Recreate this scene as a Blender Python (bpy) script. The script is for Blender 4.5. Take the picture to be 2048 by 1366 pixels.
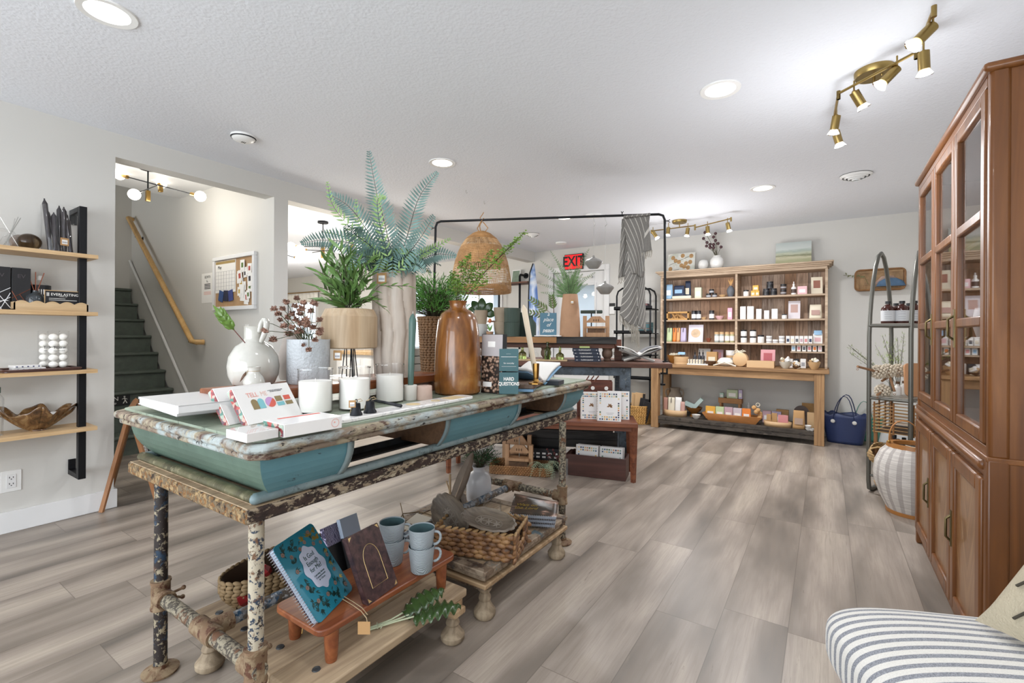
import bpy, math, random
from mathutils import Vector, Matrix, Euler
PI=math.pi
random.seed(7)
S=bpy.context.scene
for o in list(bpy.data.objects): bpy.data.objects.remove(o)
C=S.collection
# ---------- camera (level, standing in the shop, turned 33.75 degrees left of the long walls) ----------
FPX=940.0; YAW=math.radians(33.75); ROLL=math.radians(.3); CZ=1.146
Fw=Vector((-math.sin(YAW),math.cos(YAW),0)); Rw=Vector((math.cos(YAW),math.sin(YAW),0)); Zw=Vector((0,0,1))
Rc=Rw*math.cos(ROLL)+Zw*math.sin(ROLL); Uc=Zw*math.cos(ROLL)-Rw*math.sin(ROLL)
cam=bpy.data.objects.new('camera',bpy.data.cameras.new('camera')); C.objects.link(cam)
cam.data.sensor_width=36; cam.data.lens=FPX*36/2048; cam.data.shift_y=-16/2048; cam.data.clip_start=.02
mw=Matrix((Rc,Uc,-Fw)).transposed().to_4x4(); mw.translation=Vector((0,0,CZ)); cam.matrix_world=mw
S.camera=cam
def at(u,v,X=None,Y=None,z=None,d=None):
    "world point on a known surface (wall plane, table height) seen at pixel u,v of the 2048x1366 photograph"
    D=Fw+Rc*((u-1024)/FPX)+Uc*((667-v)/FPX); O=Vector((0,0,CZ))
    if X is not None: k=X/D.x
    elif Y is not None: k=Y/D.y
    elif z is not None: k=(z-CZ)/D.z
    else: k=d
    return O+D*k
# ---------- world, lights, exposure ----------
W=bpy.data.worlds.new('world'); S.world=W; W.use_nodes=True
nt=W.node_tree; bg=nt.nodes['Background']; bg.inputs[0].default_value=(.80,.90,1,1); bg.inputs[1].default_value=2.2
S.view_settings.view_transform='Standard'; S.view_settings.look='None'; S.view_settings.gamma=1; S.view_settings.use_curve_mapping=False
S.view_settings.exposure=0.0
def lamp(name,kind,loc,power,size=1,sy=None,col=(1,1,1),rot=(0,0,0),spread=None,spot=None):
    l=bpy.data.lights.new(name,kind); l.energy=power; l.color=col
    if kind=='AREA':
        l.size=size
        if sy: l.shape='RECTANGLE'; l.size_y=sy
        else: l.shape='DISK'
        if spread: l.spread=spread
    elif kind=='SPOT': l.shadow_soft_size=size; l.spot_size=spot or 1.2; l.spot_blend=.6
    else: l.shadow_soft_size=size
    o=bpy.data.objects.new(name,l); C.objects.link(o); o.location=loc; o.rotation_euler=rot; return o
# added area lamp at the unseen street windows, tilted up to brighten the ceiling
lamp('street_window_fill','AREA',(-1.5,-2.3,1.35),135,4.4,2.0,(.92,.96,1),(PI/2+.30,0,0))
lamp('stair_hall_fill','AREA',(-8.0,-.6,1.4),120,3.5,1.8,(.95,.98,1),(PI/2,0,0))  # added area lamp across the stair hall's end wall, where no window stands
REC=[(-.47,.67),(-2.43,.67),(-.47,2.67),(-2.43,2.67),(-.47,4.67),(-2.43,4.67)]
# ---------- materials ----------
MT={}
class NB:
    def __init__(s,name):
        s.m=bpy.data.materials.new(name); s.m.use_nodes=True; s.t=s.m.node_tree; s.b=s.t.nodes['Principled BSDF']; MT[name]=s.m
    def n(s,ty,**k):
        x=s.t.nodes.new(ty)
        for a,b in k.items():
            if a.startswith('i_'):
                key=a[2:]; key=int(key) if key.isdigit() else key.replace('_',' ')
                x.inputs[key].default_value=b
            else: setattr(x,a,b)
        return x
    def l(s,a,b): s.t.links.new(a,b)
    def set(s,**k):
        for a,b in k.items(): s.b.inputs[a.replace('_',' ')].default_value=b
    def coord(s,scale=(1,1,1),gen=False,rot=(0,0,0)):
        tc=s.n('ShaderNodeTexCoord'); mp=s.n('ShaderNodeMapping'); mp.inputs['Scale'].default_value=scale; mp.inputs['Rotation'].default_value=rot
        s.l(tc.outputs['Generated' if gen else 'Object'],mp.inputs[0])
        return mp.outputs[0]
    def ramp(s,fac,stops,interp='LINEAR'):
        r=s.n('ShaderNodeValToRGB'); r.color_ramp.interpolation=interp; e=r.color_ramp.elements
        while len(e)>1: e.remove(e[-1])
        e[0].position=stops[0][0]; e[0].color=(*stops[0][1],1)
        for p,c in stops[1:]:
            q=e.new(p); q.color=(*c,1)
        s.l(fac,r.inputs[0]); return r.outputs[0]
    def noise(s,vec,scale=5,detail=4,rough=.5,dist=0):
        x=s.n('ShaderNodeTexNoise'); x.inputs['Scale'].default_value=scale; x.inputs['Detail'].default_value=detail
        x.inputs['Roughness'].default_value=rough; x.inputs['Distortion'].default_value=dist
        s.l(vec,x.inputs['Vector']); return x.outputs['Fac']
    def mix(s,f,a,b):
        x=s.n('ShaderNodeMix',data_type='RGBA')
        for sock,val in ((x.inputs[0],f),(x.inputs[6],a),(x.inputs[7],b)):
            if hasattr(val,'is_linked') or hasattr(val,'links'): s.l(val,sock)
            else: sock.default_value=val if not isinstance(val,tuple) else (*val,1)[:4]
        return x.outputs[2]
    def math(s,op,a,b=0):
        x=s.n('ShaderNodeMath',operation=op)
        for i,val in ((0,a),(1,b)):
            if hasattr(val,'links'): s.l(val,x.inputs[i])
            else: x.inputs[i].default_value=val
        return x.outputs[0]
    def col(s,o): s.l(o,s.b.inputs['Base Color'])
    def bump(s,h,st=.3,dist=.01):
        x=s.n('ShaderNodeBump'); x.inputs['Strength'].default_value=st; x.inputs['Distance'].default_value=dist
        s.l(h,x.inputs['Height']); s.l(x.outputs[0],s.b.inputs['Normal'])
def lin(c):
    if isinstance(c,str): c=[int(c[i:i+2],16)/255 for i in (0,2,4)]
    return tuple(x/12.92 if x<=.04045 else ((x+.055)/1.055)**2.4 for x in c)
def plain(name,hexc,rough=.5,metal=0,var=0,bump=0,bscale=60,**k):
    if name in MT: return MT[name]
    b=NB(name); c=lin(hexc); b.set(Roughness=rough,Metallic=metal)
    b.b.inputs['Base Color'].default_value=(*c,1)
    vec=None
    if var or bump: vec=b.coord()
    if var:
        n=b.noise(vec,14,4,.6); b.col(b.ramp(n,[(.3,tuple(x*(1-var) for x in c)),(.7,tuple(min(1,x*(1+var)) for x in c))]))
    if bump: b.bump(b.noise(vec,bscale,3),bump,.004)
    for a,v in k.items(): b.b.inputs[a.replace('_',' ')].default_value=v
    return b.m
def wood(name,c1,c2,axis=0,scale=1.0,rough=.5,c3=None,bump=.15,coat=0):
    if name in MT: return MT[name]
    b=NB(name); sc=[22*scale]*3; sc[axis]=1.6*scale
    v=b.coord(tuple(sc)); n1=b.noise(v,1.0,6,.62,1.2)
    v2=b.coord(tuple(3*x for x in sc)); n2=b.noise(v2,1.4,3,.6)
    a,c=lin(c1),lin(c2)
    st=[(.28,a),(.62,c)]
    if c3: st=[(.22,lin(c3)),(.42,a),(.66,c)]
    r=b.ramp(n1,st); d=b.ramp(n2,[(.3,(.72,.72,.72)),(.6,(1,1,1))])
    x=b.n('ShaderNodeMix',data_type='RGBA',blend_type='MULTIPLY'); x.inputs[0].default_value=.5; b.l(r,x.inputs[6]); b.l(d,x.inputs[7])
    b.col(x.outputs[2]); b.set(Roughness=rough,Coat_Weight=coat)
    b.bump(n1,bump,.003); return b.m
def patchy(name,base,layers,rough=.6,bump=.3,metal=0,vscale=(1,1,1)):
    "layers: (noise scale, threshold, hex, softness)"
    if name in MT: return MT[name]
    b=NB(name); cur=lin(base)
    h=None
    for i,(sc,th,hx,so) in enumerate(layers):
        v=b.coord(vscale); mp=b.n('ShaderNodeVectorMath',operation='ADD'); mp.inputs[1].default_value=(i*7.3,i*3.1,i*5.7); b.l(v,mp.inputs[0])
        n=b.noise(mp.outputs[0],sc,6,.65,.3); f=b.ramp(n,[(th-so,(0,0,0)),(th+so,(1,1,1))]); cur=b.mix(f,cur,lin(hx)); h=f if h is None else b.math('ADD',h,f)
    b.col(cur); b.set(Roughness=rough,Metallic=metal)
    if h is not None: b.bump(h,bump,.003)
    return b.m
def glass(name,tint=(1,1,1),rough=0.0,ior=1.45):
    if name in MT: return MT[name]
    b=NB(name); b.b.inputs['Base Color'].default_value=(*tint,1); b.set(Roughness=rough,IOR=ior,Transmission_Weight=1.0); return b.m
def pane_glass(name,base=.045):
    b=NB(name); t=b.t; tr=b.n('ShaderNodeBsdfTransparent'); gl=b.n('ShaderNodeBsdfGlossy'); gl.inputs['Roughness'].default_value=.02
    fr=b.n('ShaderNodeLayerWeight'); fr.inputs[0].default_value=.5; mx=b.n('ShaderNodeMixShader'); k=b.math('ADD',b.math('MULTIPLY',b.math('POWER',fr.outputs[1],4),.8),base); b.l(k,mx.inputs[0]); b.l(tr.outputs[0],mx.inputs[1]); b.l(gl.outputs[0],mx.inputs[2])
    b.l(mx.outputs[0],t.nodes['Material Output'].inputs[0]); return b.m
def emit(name,hexc,st):
    if name in MT: return MT[name]
    b=NB(name); c=lin(hexc); b.b.inputs['Base Color'].default_value=(*c,1); b.b.inputs['Emission Color'].default_value=(*c,1); b.set(Emission_Strength=st); return b.m
# ---------- mesh helpers ----------
class M:
    def __init__(s): s.v=[]; s.f=[]; s.mi=[]; s.T=Matrix.Identity(4); s.uv={}; s.m=0
    def add(s,vs,fs,uv=None):
        k=len(s.v); s.v+=[tuple(s.T@Vector(p)) for p in vs]
        for i,f in enumerate(fs):
            if uv: s.uv[len(s.f)]=[uv[j] for j in f]
            s.f.append([k+j for j in f]); s.mi.append(s.m)
        return s
    def box(s,c,d,rz=0,tap=1.0,R=None):
        x,y,z=[q/2 for q in d]; vs=[]
        for k in (-1,1):
            t=tap if k>0 else 1
            for a,b in ((-1,-1),(1,-1),(1,1),(-1,1)): vs.append(Vector((a*x*t,b*y*t,k*z)))
        Q=R.to_3x3() if R else Matrix.Rotation(rz,3,'Z')
        vs=[Q@p+Vector(c) for p in vs]
        return s.add(vs,[(3,2,1,0),(4,5,6,7),(0,1,5,4),(1,2,6,5),(2,3,7,6),(3,0,4,7)])
    def b2(s,a,b): return s.box([(a[i]+b[i])/2 for i in range(3)],[abs(b[i]-a[i]) for i in range(3)])
    def lathe(s,prof,c=(0,0,0),seg=32,fl=None,closed=False,cap=True):
        vs=[];fs=[];n=len(prof)
        for j in range(seg):
            a=2*PI*j/seg
            for i,(r,z) in enumerate(prof):
                k=1+(fl(a,z) if fl else 0); vs.append((c[0]+r*k*math.cos(a),c[1]+r*k*math.sin(a),c[2]+z))
        for j in range(seg):
            q=(j+1)%seg
            for i in range(n-1): fs.append((j*n+i,q*n+i,q*n+i+1,j*n+i+1))
            if closed: fs.append((j*n+n-1,q*n+n-1,q*n,j*n))
        if not closed and cap:
            if prof[0][0]>1e-6: fs.append([j*n for j in range(seg)][::-1])
            if prof[-1][0]>1e-6: fs.append([j*n+n-1 for j in range(seg)])
        return s.add(vs,fs)
    def tube(s,pts,r,seg=8,closed=False,cap=True,flat=1.0):
        pts=[Vector(p) for p in pts]; n=len(pts); rr=r if isinstance(r,(list,tuple)) else [r]*n
        tg=[]
        for i in range(n):
            a=pts[i-1] if (i>0 or closed) else pts[i]; b=pts[(i+1)%n] if (i<n-1 or closed) else pts[i]
            t=(b-a); tg.append(t.normalized() if t.length>1e-9 else Vector((0,0,1)))
        up=Vector((0,0,1)) if abs(tg[0].z)<.9 else Vector((1,0,0)); nr=tg[0].cross(up).normalized(); vs=[];fs=[]
        for i in range(n):
            nr=(nr-tg[i]*nr.dot(tg[i])); nr=nr.normalized() if nr.length>1e-6 else tg[i].orthogonal().normalized(); bn=tg[i].cross(nr)
            for j in range(seg):
                a=2*PI*j/seg; vs.append(pts[i]+nr*math.cos(a)*rr[i]+bn*math.sin(a)*rr[i]*flat)
        m=n if closed else n-1
        for i in range(m):
            q=(i+1)%n
            for j in range(seg): fs.append((i*seg+j,i*seg+(j+1)%seg,q*seg+(j+1)%seg,q*seg+j))
        if cap and not closed: fs.append(list(range(seg))[::-1]); fs.append([(n-1)*seg+j for j in range(seg)])
        return s.add(vs,fs)
    def cyl(s,p0,p1,r0,r1=None,seg=16): return s.tube([p0,p1],[r0,r0 if r1 is None else r1],seg)
    def ball(s,c,r,seg=12,rings=8,sc=(1,1,1),R=None):
        vs=[];fs=[]; c=Vector(c)
        for i in range(rings+1):
            t=PI*i/rings
            for j in range(seg):
                a=2*PI*j/seg; p=Vector((r*sc[0]*math.sin(t)*math.cos(a),r*sc[1]*math.sin(t)*math.sin(a),r*sc[2]*math.cos(t)))
                if R: p=R@p
                vs.append(p+c)
        for i in range(rings):
            for j in range(seg):
                q=(j+1)%seg
                if i==0: fs.append((j,(i+1)*seg+j,(i+1)*seg+q))
                elif i==rings-1: fs.append((i*seg+j,(i+1)*seg+j,i*seg+q))
                else: fs.append((i*seg+j,(i+1)*seg+j,(i+1)*seg+q,i*seg+q))
        return s.add(vs,fs)
    def prism(s,poly,z0,z1):
        n=len(poly); vs=[(x,y,z0) for x,y in poly]+[(x,y,z1) for x,y in poly]
        fs=[list(range(n))[::-1],[n+i for i in range(n)]]+[(i,(i+1)%n,n+(i+1)%n,n+i) for i in range(n)]
        return s.add(vs,fs)
    def grid(s,fn,nu,nv,uv=True):
        vs=[];us=[];fs=[]
        for i in range(nu+1):
            for j in range(nv+1): vs.append(fn(i/nu,j/nv)); us.append((i/nu,j/nv))
        w=nv+1
        for i in range(nu):
            for j in range(nv): fs.append((i*w+j,(i+1)*w+j,(i+1)*w+j+1,i*w+j+1))
        return s.add(vs,fs,us if uv else None)
    def blade(s,p,d,w,L,n=Vector((0,0,1)),curl=0.0,k=3):
        "pointed leaf from p along d"
        d=Vector(d).normalized(); n=Vector(n); sd=d.cross(n)
        sd=sd.normalized() if sd.length>1e-5 else d.orthogonal().normalized(); up=sd.cross(d)
        p=Vector(p); prof=[(0,.12),(.3,1),(.65,.8),(1,0)] if k==3 else [(0,.2),(.5,1),(1,0)]
        vs=[]
        for t,ww in prof:
            c=p+d*L*t-up*curl*L*t*t; vs+= [c+sd*w*ww*.5,c-sd*w*ww*.5]
        m=len(prof); fs=[(2*i,2*i+1,2*i+3,2*i+2) for i in range(m-2)]+[(2*m-4,2*m-3,2*m-2)]
        return s.add(vs[:2*m-1],fs)
def obj(name,m,mat,parent=None,loc=(0,0,0),rot=(0,0,0),smooth=40,bev=0,sub=0,solid=0,sc=None):
    me=bpy.data.meshes.new(name); me.from_pydata(m.v,[],m.f)
    mats=mat if isinstance(mat,(list,tuple)) else [mat]
    for q in mats: me.materials.append(q)
    if len(mats)>1: me.polygons.foreach_set('material_index',m.mi)
    if m.uv:
        ul=me.uv_layers.new(name='UVMap')
        for pi,cs in m.uv.items():
            for li,uvc in zip(me.polygons[pi].loop_indices,cs): ul.data[li].uv=uvc
    me.update()
    if smooth:
        me.shade_smooth(); me.set_sharp_from_angle(angle=math.radians(smooth))
    o=bpy.data.objects.new(name,me); C.objects.link(o); o.location=loc; o.rotation_euler=rot
    if sc: o.scale=sc
    if parent: o.parent=parent
    if solid: x=o.modifiers.new('s','SOLIDIFY'); x.thickness=solid; x.offset=0
    if bev: x=o.modifiers.new('b','BEVEL'); x.width=bev; x.segments=2; x.limit_method='ANGLE'
    if sub: x=o.modifiers.new('u','SUBSURF'); x.levels=sub; x.render_levels=sub
    return o
def tag(o,label,cat,group=None,kind=None):
    o['label']=label; o['category']=cat
    if group: o['group']=group
    if kind: o['kind']=kind
    return o
def thing(name,label,cat,loc=(0,0,0),rz=0,group=None,rot=None):
    o=bpy.data.objects.new(name,None); C.objects.link(o); o.location=loc; o.rotation_euler=rot or (0,0,rz); o.empty_display_size=.05
    return tag(o,label,cat,group)
def struct(name,m,mat,parent=None,**k):
    o=obj(name,m,mat,parent,**k)
    if not parent: o['kind']='structure'
    return o
def dup(root,loc,rz=None,label=None,group=None,rot=None,sc=None):
    r=root.copy(); C.objects.link(r); r.location=loc
    if rz is not None: r.rotation_euler=(0,0,rz)
    if rot is not None: r.rotation_euler=rot
    if sc: r.scale=(sc,)*3 if not isinstance(sc,(tuple,list)) else sc
    if label: r['label']=label
    if group: r['group']=group
    for ch in list(root.children):
        c=ch.copy(); C.objects.link(c); c.parent=r
        for g in list(ch.children):
            q=g.copy(); C.objects.link(q); q.parent=c
    return r
def text(name,body,size,mat,parent,loc,rot=(0,0,0),ext=.0004,align='CENTER',font=None,sx=1.0,shear=0,bold=0):
    cu=bpy.data.curves.new(name,'FONT'); cu.body=body; cu.size=size; cu.extrude=ext; cu.align_x=align; cu.align_y='CENTER'; cu.shear=shear; cu.offset=bold; cu.resolution_u=3
    t=bpy.data.objects.new(name+'_t',cu); C.objects.link(t)
    dg=bpy.context.evaluated_depsgraph_get(); dg.update(); me=bpy.data.meshes.new_from_object(t.evaluated_get(dg)); me.materials.clear(); me.materials.append(mat)
    bpy.data.objects.remove(t); o=bpy.data.objects.new(name,me); C.objects.link(o); o.parent=parent; o.location=loc; o.rotation_euler=rot; o.scale=(sx,1,1); return o
def rnd(a,b): return random.uniform(a,b)
# ---------- surface materials ----------
plain('wall','d3d1cc',.75,bump=.04,bscale=160)
plain('wall_cream','dcd6c8',.75)
plain('trim','e6e6e6',.45)
b=NB('ceiling'); b.b.inputs['Base Color'].default_value=(*lin('e6e9ef'),1); b.set(Roughness=.85)
v=b.coord(); vo=b.n('ShaderNodeTexVoronoi',feature='SMOOTH_F1'); vo.inputs['Scale'].default_value=75; b.l(v,vo.inputs['Vector']); nn=b.noise(v,42,5,.65,.8); b.bump(b.math('ADD',b.math('MULTIPLY',vo.outputs[0],.5),nn),.28,.010)
# floor: 0.23 x 1.2 m vinyl planks running away from the street, each with its own tone
b=NB('floor_planks'); tc=b.n('ShaderNodeTexCoord'); sp=b.n('ShaderNodeSeparateXYZ'); b.l(tc.outputs['Object'],sp.inputs[0])
xr=b.math('DIVIDE',b.math('ADD',sp.outputs[0],20.07),.232); row=b.math('FLOOR',xr); fx=b.math('FRACT',xr)
wn=b.n('ShaderNodeTexWhiteNoise',noise_dimensions='1D'); b.l(row,wn.inputs['W'])
yr=b.math('ADD',b.math('DIVIDE',b.math('ADD',sp.outputs[1],20),1.21),wn.outputs['Value']); colm=b.math('FLOOR',yr); fy=b.math('FRACT',yr)
cb=b.n('ShaderNodeCombineXYZ'); b.l(row,cb.inputs[0]); b.l(colm,cb.inputs[1]); w2=b.n('ShaderNodeTexWhiteNoise',noise_dimensions='2D'); b.l(cb.outputs[0],w2.inputs['Vector'])
off=b.n('ShaderNodeVectorMath',operation='MULTIPLY_ADD'); b.l(w2.outputs['Color'],off.inputs[0]); off.inputs[1].default_value=(9,9,0); b.l(tc.outputs['Object'],off.inputs[2])
def nz(sc,s,det,r=.5,dist=0):
    mp=b.n('ShaderNodeMapping'); mp.inputs['Scale'].default_value=sc; b.l(off.outputs[0],mp.inputs[0]); return b.noise(mp.outputs[0],s,det,r,dist)
big=nz((5.0,.9,1),1.0,3,.5,.3); grain=nz((75,3.2,1),1.0,8,.7,.8); knot=nz((13,2.4,1),1.0,4,.55,1.4); crack=nz((34,2.2,1),1.0,6,.65,2.4)
edge=b.math('ABSOLUTE',b.math('SUBTRACT',fx,.5)); edm=b.math('MULTIPLY',edge,b.math('ADD',.08,b.math('MULTIPLY',w2.outputs['Value'],.45)))
tone=b.math('ADD',b.math('SUBTRACT',big,b.math('MULTIPLY',edm,.9)),b.math('MULTIPLY',b.math('SUBTRACT',w2.outputs['Value'],.5),.16))
c0=b.ramp(tone,[(.20,lin('665f58')),(.36,lin('857b71')),(.50,lin('a1958a')),(.66,lin('b5a99b'))])
c1=b.mix(b.math('MULTIPLY',b.ramp(grain,[(.36,(1,1,1)),(.58,(0,0,0))]),.42),c0,lin('7f7367'))
c2=b.mix(b.math('MULTIPLY',b.ramp(knot,[(.24,(1,1,1)),(.38,(0,0,0))]),.45),c1,lin('94887b'))
c2=b.mix(b.math('MULTIPLY',b.ramp(crack,[(.29,(1,1,1)),(.33,(0,0,0))]),.6),c2,lin('5d5148'))
sx=b.math('LESS_THAN',b.math('MINIMUM',fx,b.math('SUBTRACT',1,fx)),.006); sy=b.math('LESS_THAN',b.math('MINIMUM',fy,b.math('SUBTRACT',1,fy)),.0012); seam=b.math('MAXIMUM',sx,sy)
b.col(b.mix(b.math('MULTIPLY',seam,.55),c2,lin('584e45'))); b.set(Roughness=.36,Specular_IOR_Level=.4); b.bump(b.math('SUBTRACT',grain,seam),.08,.003)
plain('stair_paint','59625a',.5,var=.15,bump=.2); plain('black_metal','1d1e21',.45,.6); plain('black_paint','17181a',.4)
wood('rail_pine','c79a5c','dcb478',2,1.2,.35,bump=.05); wood('oak_laminate','b99568','d3b48a',1,1,.5,bump=.05)
plain('brass','b08d50',.28,1); plain('antique_brass','a08956',.32,1); plain('steel','b9b9b6',.3,1)
emit('bulb_glow','fff6e6',9); emit('led_glow','f7fbff',4); emit('disc_glow','fffaf0',5.5)
glass('clear_glass',(1,1,1)); tg=pane_glass('thin_glass',.012); plain('white_plastic','eeeeec',.35); pane_glass('window_pane'); plain('paper','f0eeea',.7); plain('ink','26262a',.7)
# ---------- room shell ----------
XL,XR,YB,YF,H=-3.86,.85,6.42,-2.4,2.44
m=M(); m.b2((-11.2,YF-.2,-.05),(XR+.1,YB+.15,0)); struct('floor',m,MT['floor_planks'])
m=M(); m.b2((-4.0,YF-.15,H),(XR+.15,YB+.15,H+.1)); struct('ceiling',m,MT['ceiling'])
m=M(); m.b2((-11.2,2.3,H),(-4.0,YB+.15,H+.1)); o=struct('ceiling_side_room',m,MT['ceiling'])
m=M(); m.b2((-5.65,-.7,2.545),(-4.0,2.3,2.64)); struct('ceiling_stair_hall',m,MT['trim'])
m=M()
J1,J2,J3,LZ=1.109,2.17,2.293,2.285
m.b2((-4.0,YF,0),(XL,J1,H)); m.b2((-4.0,J1,LZ),(XL,J2,2.6)); m.b2((-4.0,J2,0),(XL,J3,2.6)); m.b2((-4.0,J3,LZ),(XL,YB,H))
struct('wall_left',m,MT['wall'])
def wall_y(name,Y,x0,x1,z1,holes,mat,th=.14):
    m=M(); hs=sorted(holes); x=x0
    for a,b_,za,zb in hs:
        m.b2((x,Y,0),(a,Y+th,z1)); 
        if za>0: m.b2((a,Y,0),(b_,Y+th,za))
        m.b2((a,Y,zb),(b_,Y+th,z1)); x=b_
    m.b2((x,Y,0),(x1,Y+th,z1)); return struct(name,m,mat)
WIN=[(-10.8,-9.65,.75,2.0),(-7.2,-6.2,.75,2.0),(-5.5,-4.55,.75,1.95)]
wall_y('wall_back',YB,-11.1,XR,H,WIN+[(-3.52,-2.68,0,2.08)],MT['wall'])
m=M(); m.b2((XR,YF,0),(XR+.12,YB,H)); struct('wall_right',m,MT['wall'])
wall_y('wall_front',YF-.14,-4.0,XR,H,[(-3.6,-1.7,.3,2.2),(-1.5,.5,.3,2.2)],MT['wall'])
m=M(); m.b2((-11.2,2.3,0),(-11.05,YB,H)); struct('wall_side_room',m,MT['wall_cream'])
# wall between the stair hall and the side room carries the pin board
m=M(); m.b2((-7.0,J2,0),(-4.0,2.3,4.2)); m.b2((-11.1,J2,0),(-7.0,2.3,2.6)); struct('wall_stair_hall',m,MT['wall'])
m=M(); m.b2((-7.12,-.7,0),(-7.0,2.3,4.2)); struct('wall_stair_end',m,MT['wall'])
m=M(); m.b2((-7.0,-.8,0),(-4.0,-.68,4.2)); struct('wall_hall_side',m,MT['wall'])
m=M(); m.b2((-7.12,-.8,4.2),(-5.5,2.3,4.3)); m.b2((-5.65,-.7,2.64),(-5.55,2.3,4.2)); struct('ceiling_stairwell',m,MT['wall'])
for n_,(a,b_,za,zb) in enumerate(WIN):
    m=M()
    for p,q in (((a-.07,YB-.02,za-.07),(a,YB+.02,zb+.07)),((b_,YB-.02,za-.07),(b_+.07,YB+.02,zb+.07)),((a,YB-.02,zb),(b_,YB+.02,zb+.07)),((a,YB-.03,za-.07),(b_,YB+.02,za)),((a,YB+.05,(za+zb)/2-.02),(b_,YB+.08,(za+zb)/2+.02)),(((a+b_)/2-.015,YB+.05,za),((a+b_)/2+.015,YB+.08,zb))): m.b2(p,q)
    w=struct('window_%d'%(n_+1),m,MT['trim'])
    m=M(); m.b2((a,YB+.06,za),(b_,YB+.066,zb)); struct('pane',m,MT['window_pane'],w)
for n_,(a,b_) in enumerate(((-3.6,-1.7),(-1.5,.5))):
    m=M()
    for p,q in (((a,YF-.1,.3),(a+.05,YF-.03,2.2)),((b_-.05,YF-.1,.3),(b_,YF-.03,2.2)),((a,YF-.1,2.15),(b_,YF-.03,2.2)),((a,YF-.1,.3),(b_,YF-.03,.35)),(((a+b_)/2-.02,YF-.1,.3),((a+b_)/2+.02,YF-.03,2.2))): m.b2(p,q)
    struct('window_%d'%(n_+4),m,MT['trim'])
m=M(); m.b2((XL,YF,0),(XL+.015,J1+.012,.12)); m.b2((-4.0,J1,0),(XL+.015,J1+.015,.12)); struct('baseboard_left',m,MT['trim'],bev=.003)
m=M(); m.b2((-2.55,YB-.015,0),(XR,YB,.12)); m.b2((XL,YB-.015,0),(-3.62,YB,.12)); struct('baseboard_back',m,MT['trim'],bev=.003)
# entry door with casing, glazed upper half
m=M(); m.b2((-3.6,YB-.02,0),(-3.52,YB+.02,2.08)); m.b2((-2.68,YB-.02,0),(-2.6,YB+.02,2.08)); m.b2((-3.6,YB-.02,2.0801),(-2.6,YB+.02,2.16)); struct('trim_1',m,MT['trim'],bev=.004)
m=M(); gx0,gx1,gz0,gz1=-3.36,-2.84,.95,1.87
m.b2((-3.52,YB+.02,.01),(gx0,YB+.06,2.075)); m.b2((gx1,YB+.02,.01),(-2.68,YB+.06,2.075)); m.b2((gx0,YB+.02,gz1),(gx1,YB+.06,2.075)); m.b2((gx0,YB+.02,.01),(gx1,YB+.06,gz0))
for p,q in (((gx0-.03,YB+.005,gz0-.03),(gx0,YB+.03,gz1+.03)),((gx1,YB+.005,gz0-.03),(gx1+.03,YB+.03,gz1+.03)),((gx0,YB+.005,gz1),(gx1,YB+.03,gz1+.03)),((gx0,YB+.005,gz0-.03),(gx1,YB+.03,gz0))): m.b2(p,q)
door=struct('door_1',m,MT['trim'],bev=.003)
m=M(); m.b2((gx0,YB+.035,gz0),(gx1,YB+.041,gz1)); struct('pane',m,MT['window_pane'],door)
m=M(); m.b2((-3.45,YB-.005,1.985),(-2.88,YB+.02,2.0)); m.box((-2.88,YB-.01,1.99),(.03,.05,.03)); struct('door_closer',m,MT['steel'],door)
m=M(); m.cyl((-2.74,YB+.02,1.0),(-2.74,YB-.04,1.0),.012); m.ball((-2.74,YB-.05,1.0),.028); struct('door_handle',m,MT['steel'],door)
# ground and the house over the street, seen through the door glass
m=M(); m.b2((-30,YB+.2,-.1),(15,40,-.06)); o=struct('ground_outside',m,plain('asphalt','8a8b88',.9)); 
b=NB('shingles'); v=b.coord((6,6,9)); br=b.n('ShaderNodeTexBrick'); b.l(v,br.inputs[0]); br.inputs['Color1'].default_value=(*lin('8f9a95'),1); br.inputs['Color2'].default_value=(*lin('a7b0aa'),1); br.inputs['Mortar'].default_value=(*lin('6d7672'),1); b.col(br.outputs[0])
t=thing('neighbour_house','grey shingled house across the street, seen through the entry door glass','house',(-5.5,11,0))
m=M(); m.b2((-2.5,0,0),(3.5,4,2.6)); obj('house_wall',m,plain('siding','cfd6dc',.8),t)
m=M(); m.add([(-3,-.4,2.5),(4,-.4,2.5),(4,2,4.6),(-3,2,4.6),(-3,-.4,2.42),(4,-.4,2.42),(4,2,4.5),(-3,2,4.5)],[(0,1,2,3),(7,6,5,4),(0,4,5,1),(1,5,6,2),(2,6,7,3),(3,7,4,0)]); obj('house_roof',m,MT['shingles'],t)
# ---------- staircase ----------
t=thing('staircase','dark green painted wooden staircase rising beyond the left opening','staircase',(0,0,0))
for k in range(9):
    x=-5.37-.195*k; z=.184*(k+1)
    m=M(); m.b2((max(x-.225,-6.99),1.152,z-.03),(x+.028,2.148,z)); obj('tread',m,MT['stair_paint'],t,bev=.009)
    m=M(); m.b2((x-.02,1.152,z-.184),(x,2.145,z-.03)); obj('riser',m,MT['stair_paint'],t)
m=M(); m.b2((-7.0,1.15,1.63),(-7.13+.02,2.148,1.656)); 
m=M(); m.b2((-7.0,1.1,0),(-5.3,1.15,1.9)); struct('wall_under_stair',m,MT['wall'])
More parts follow.
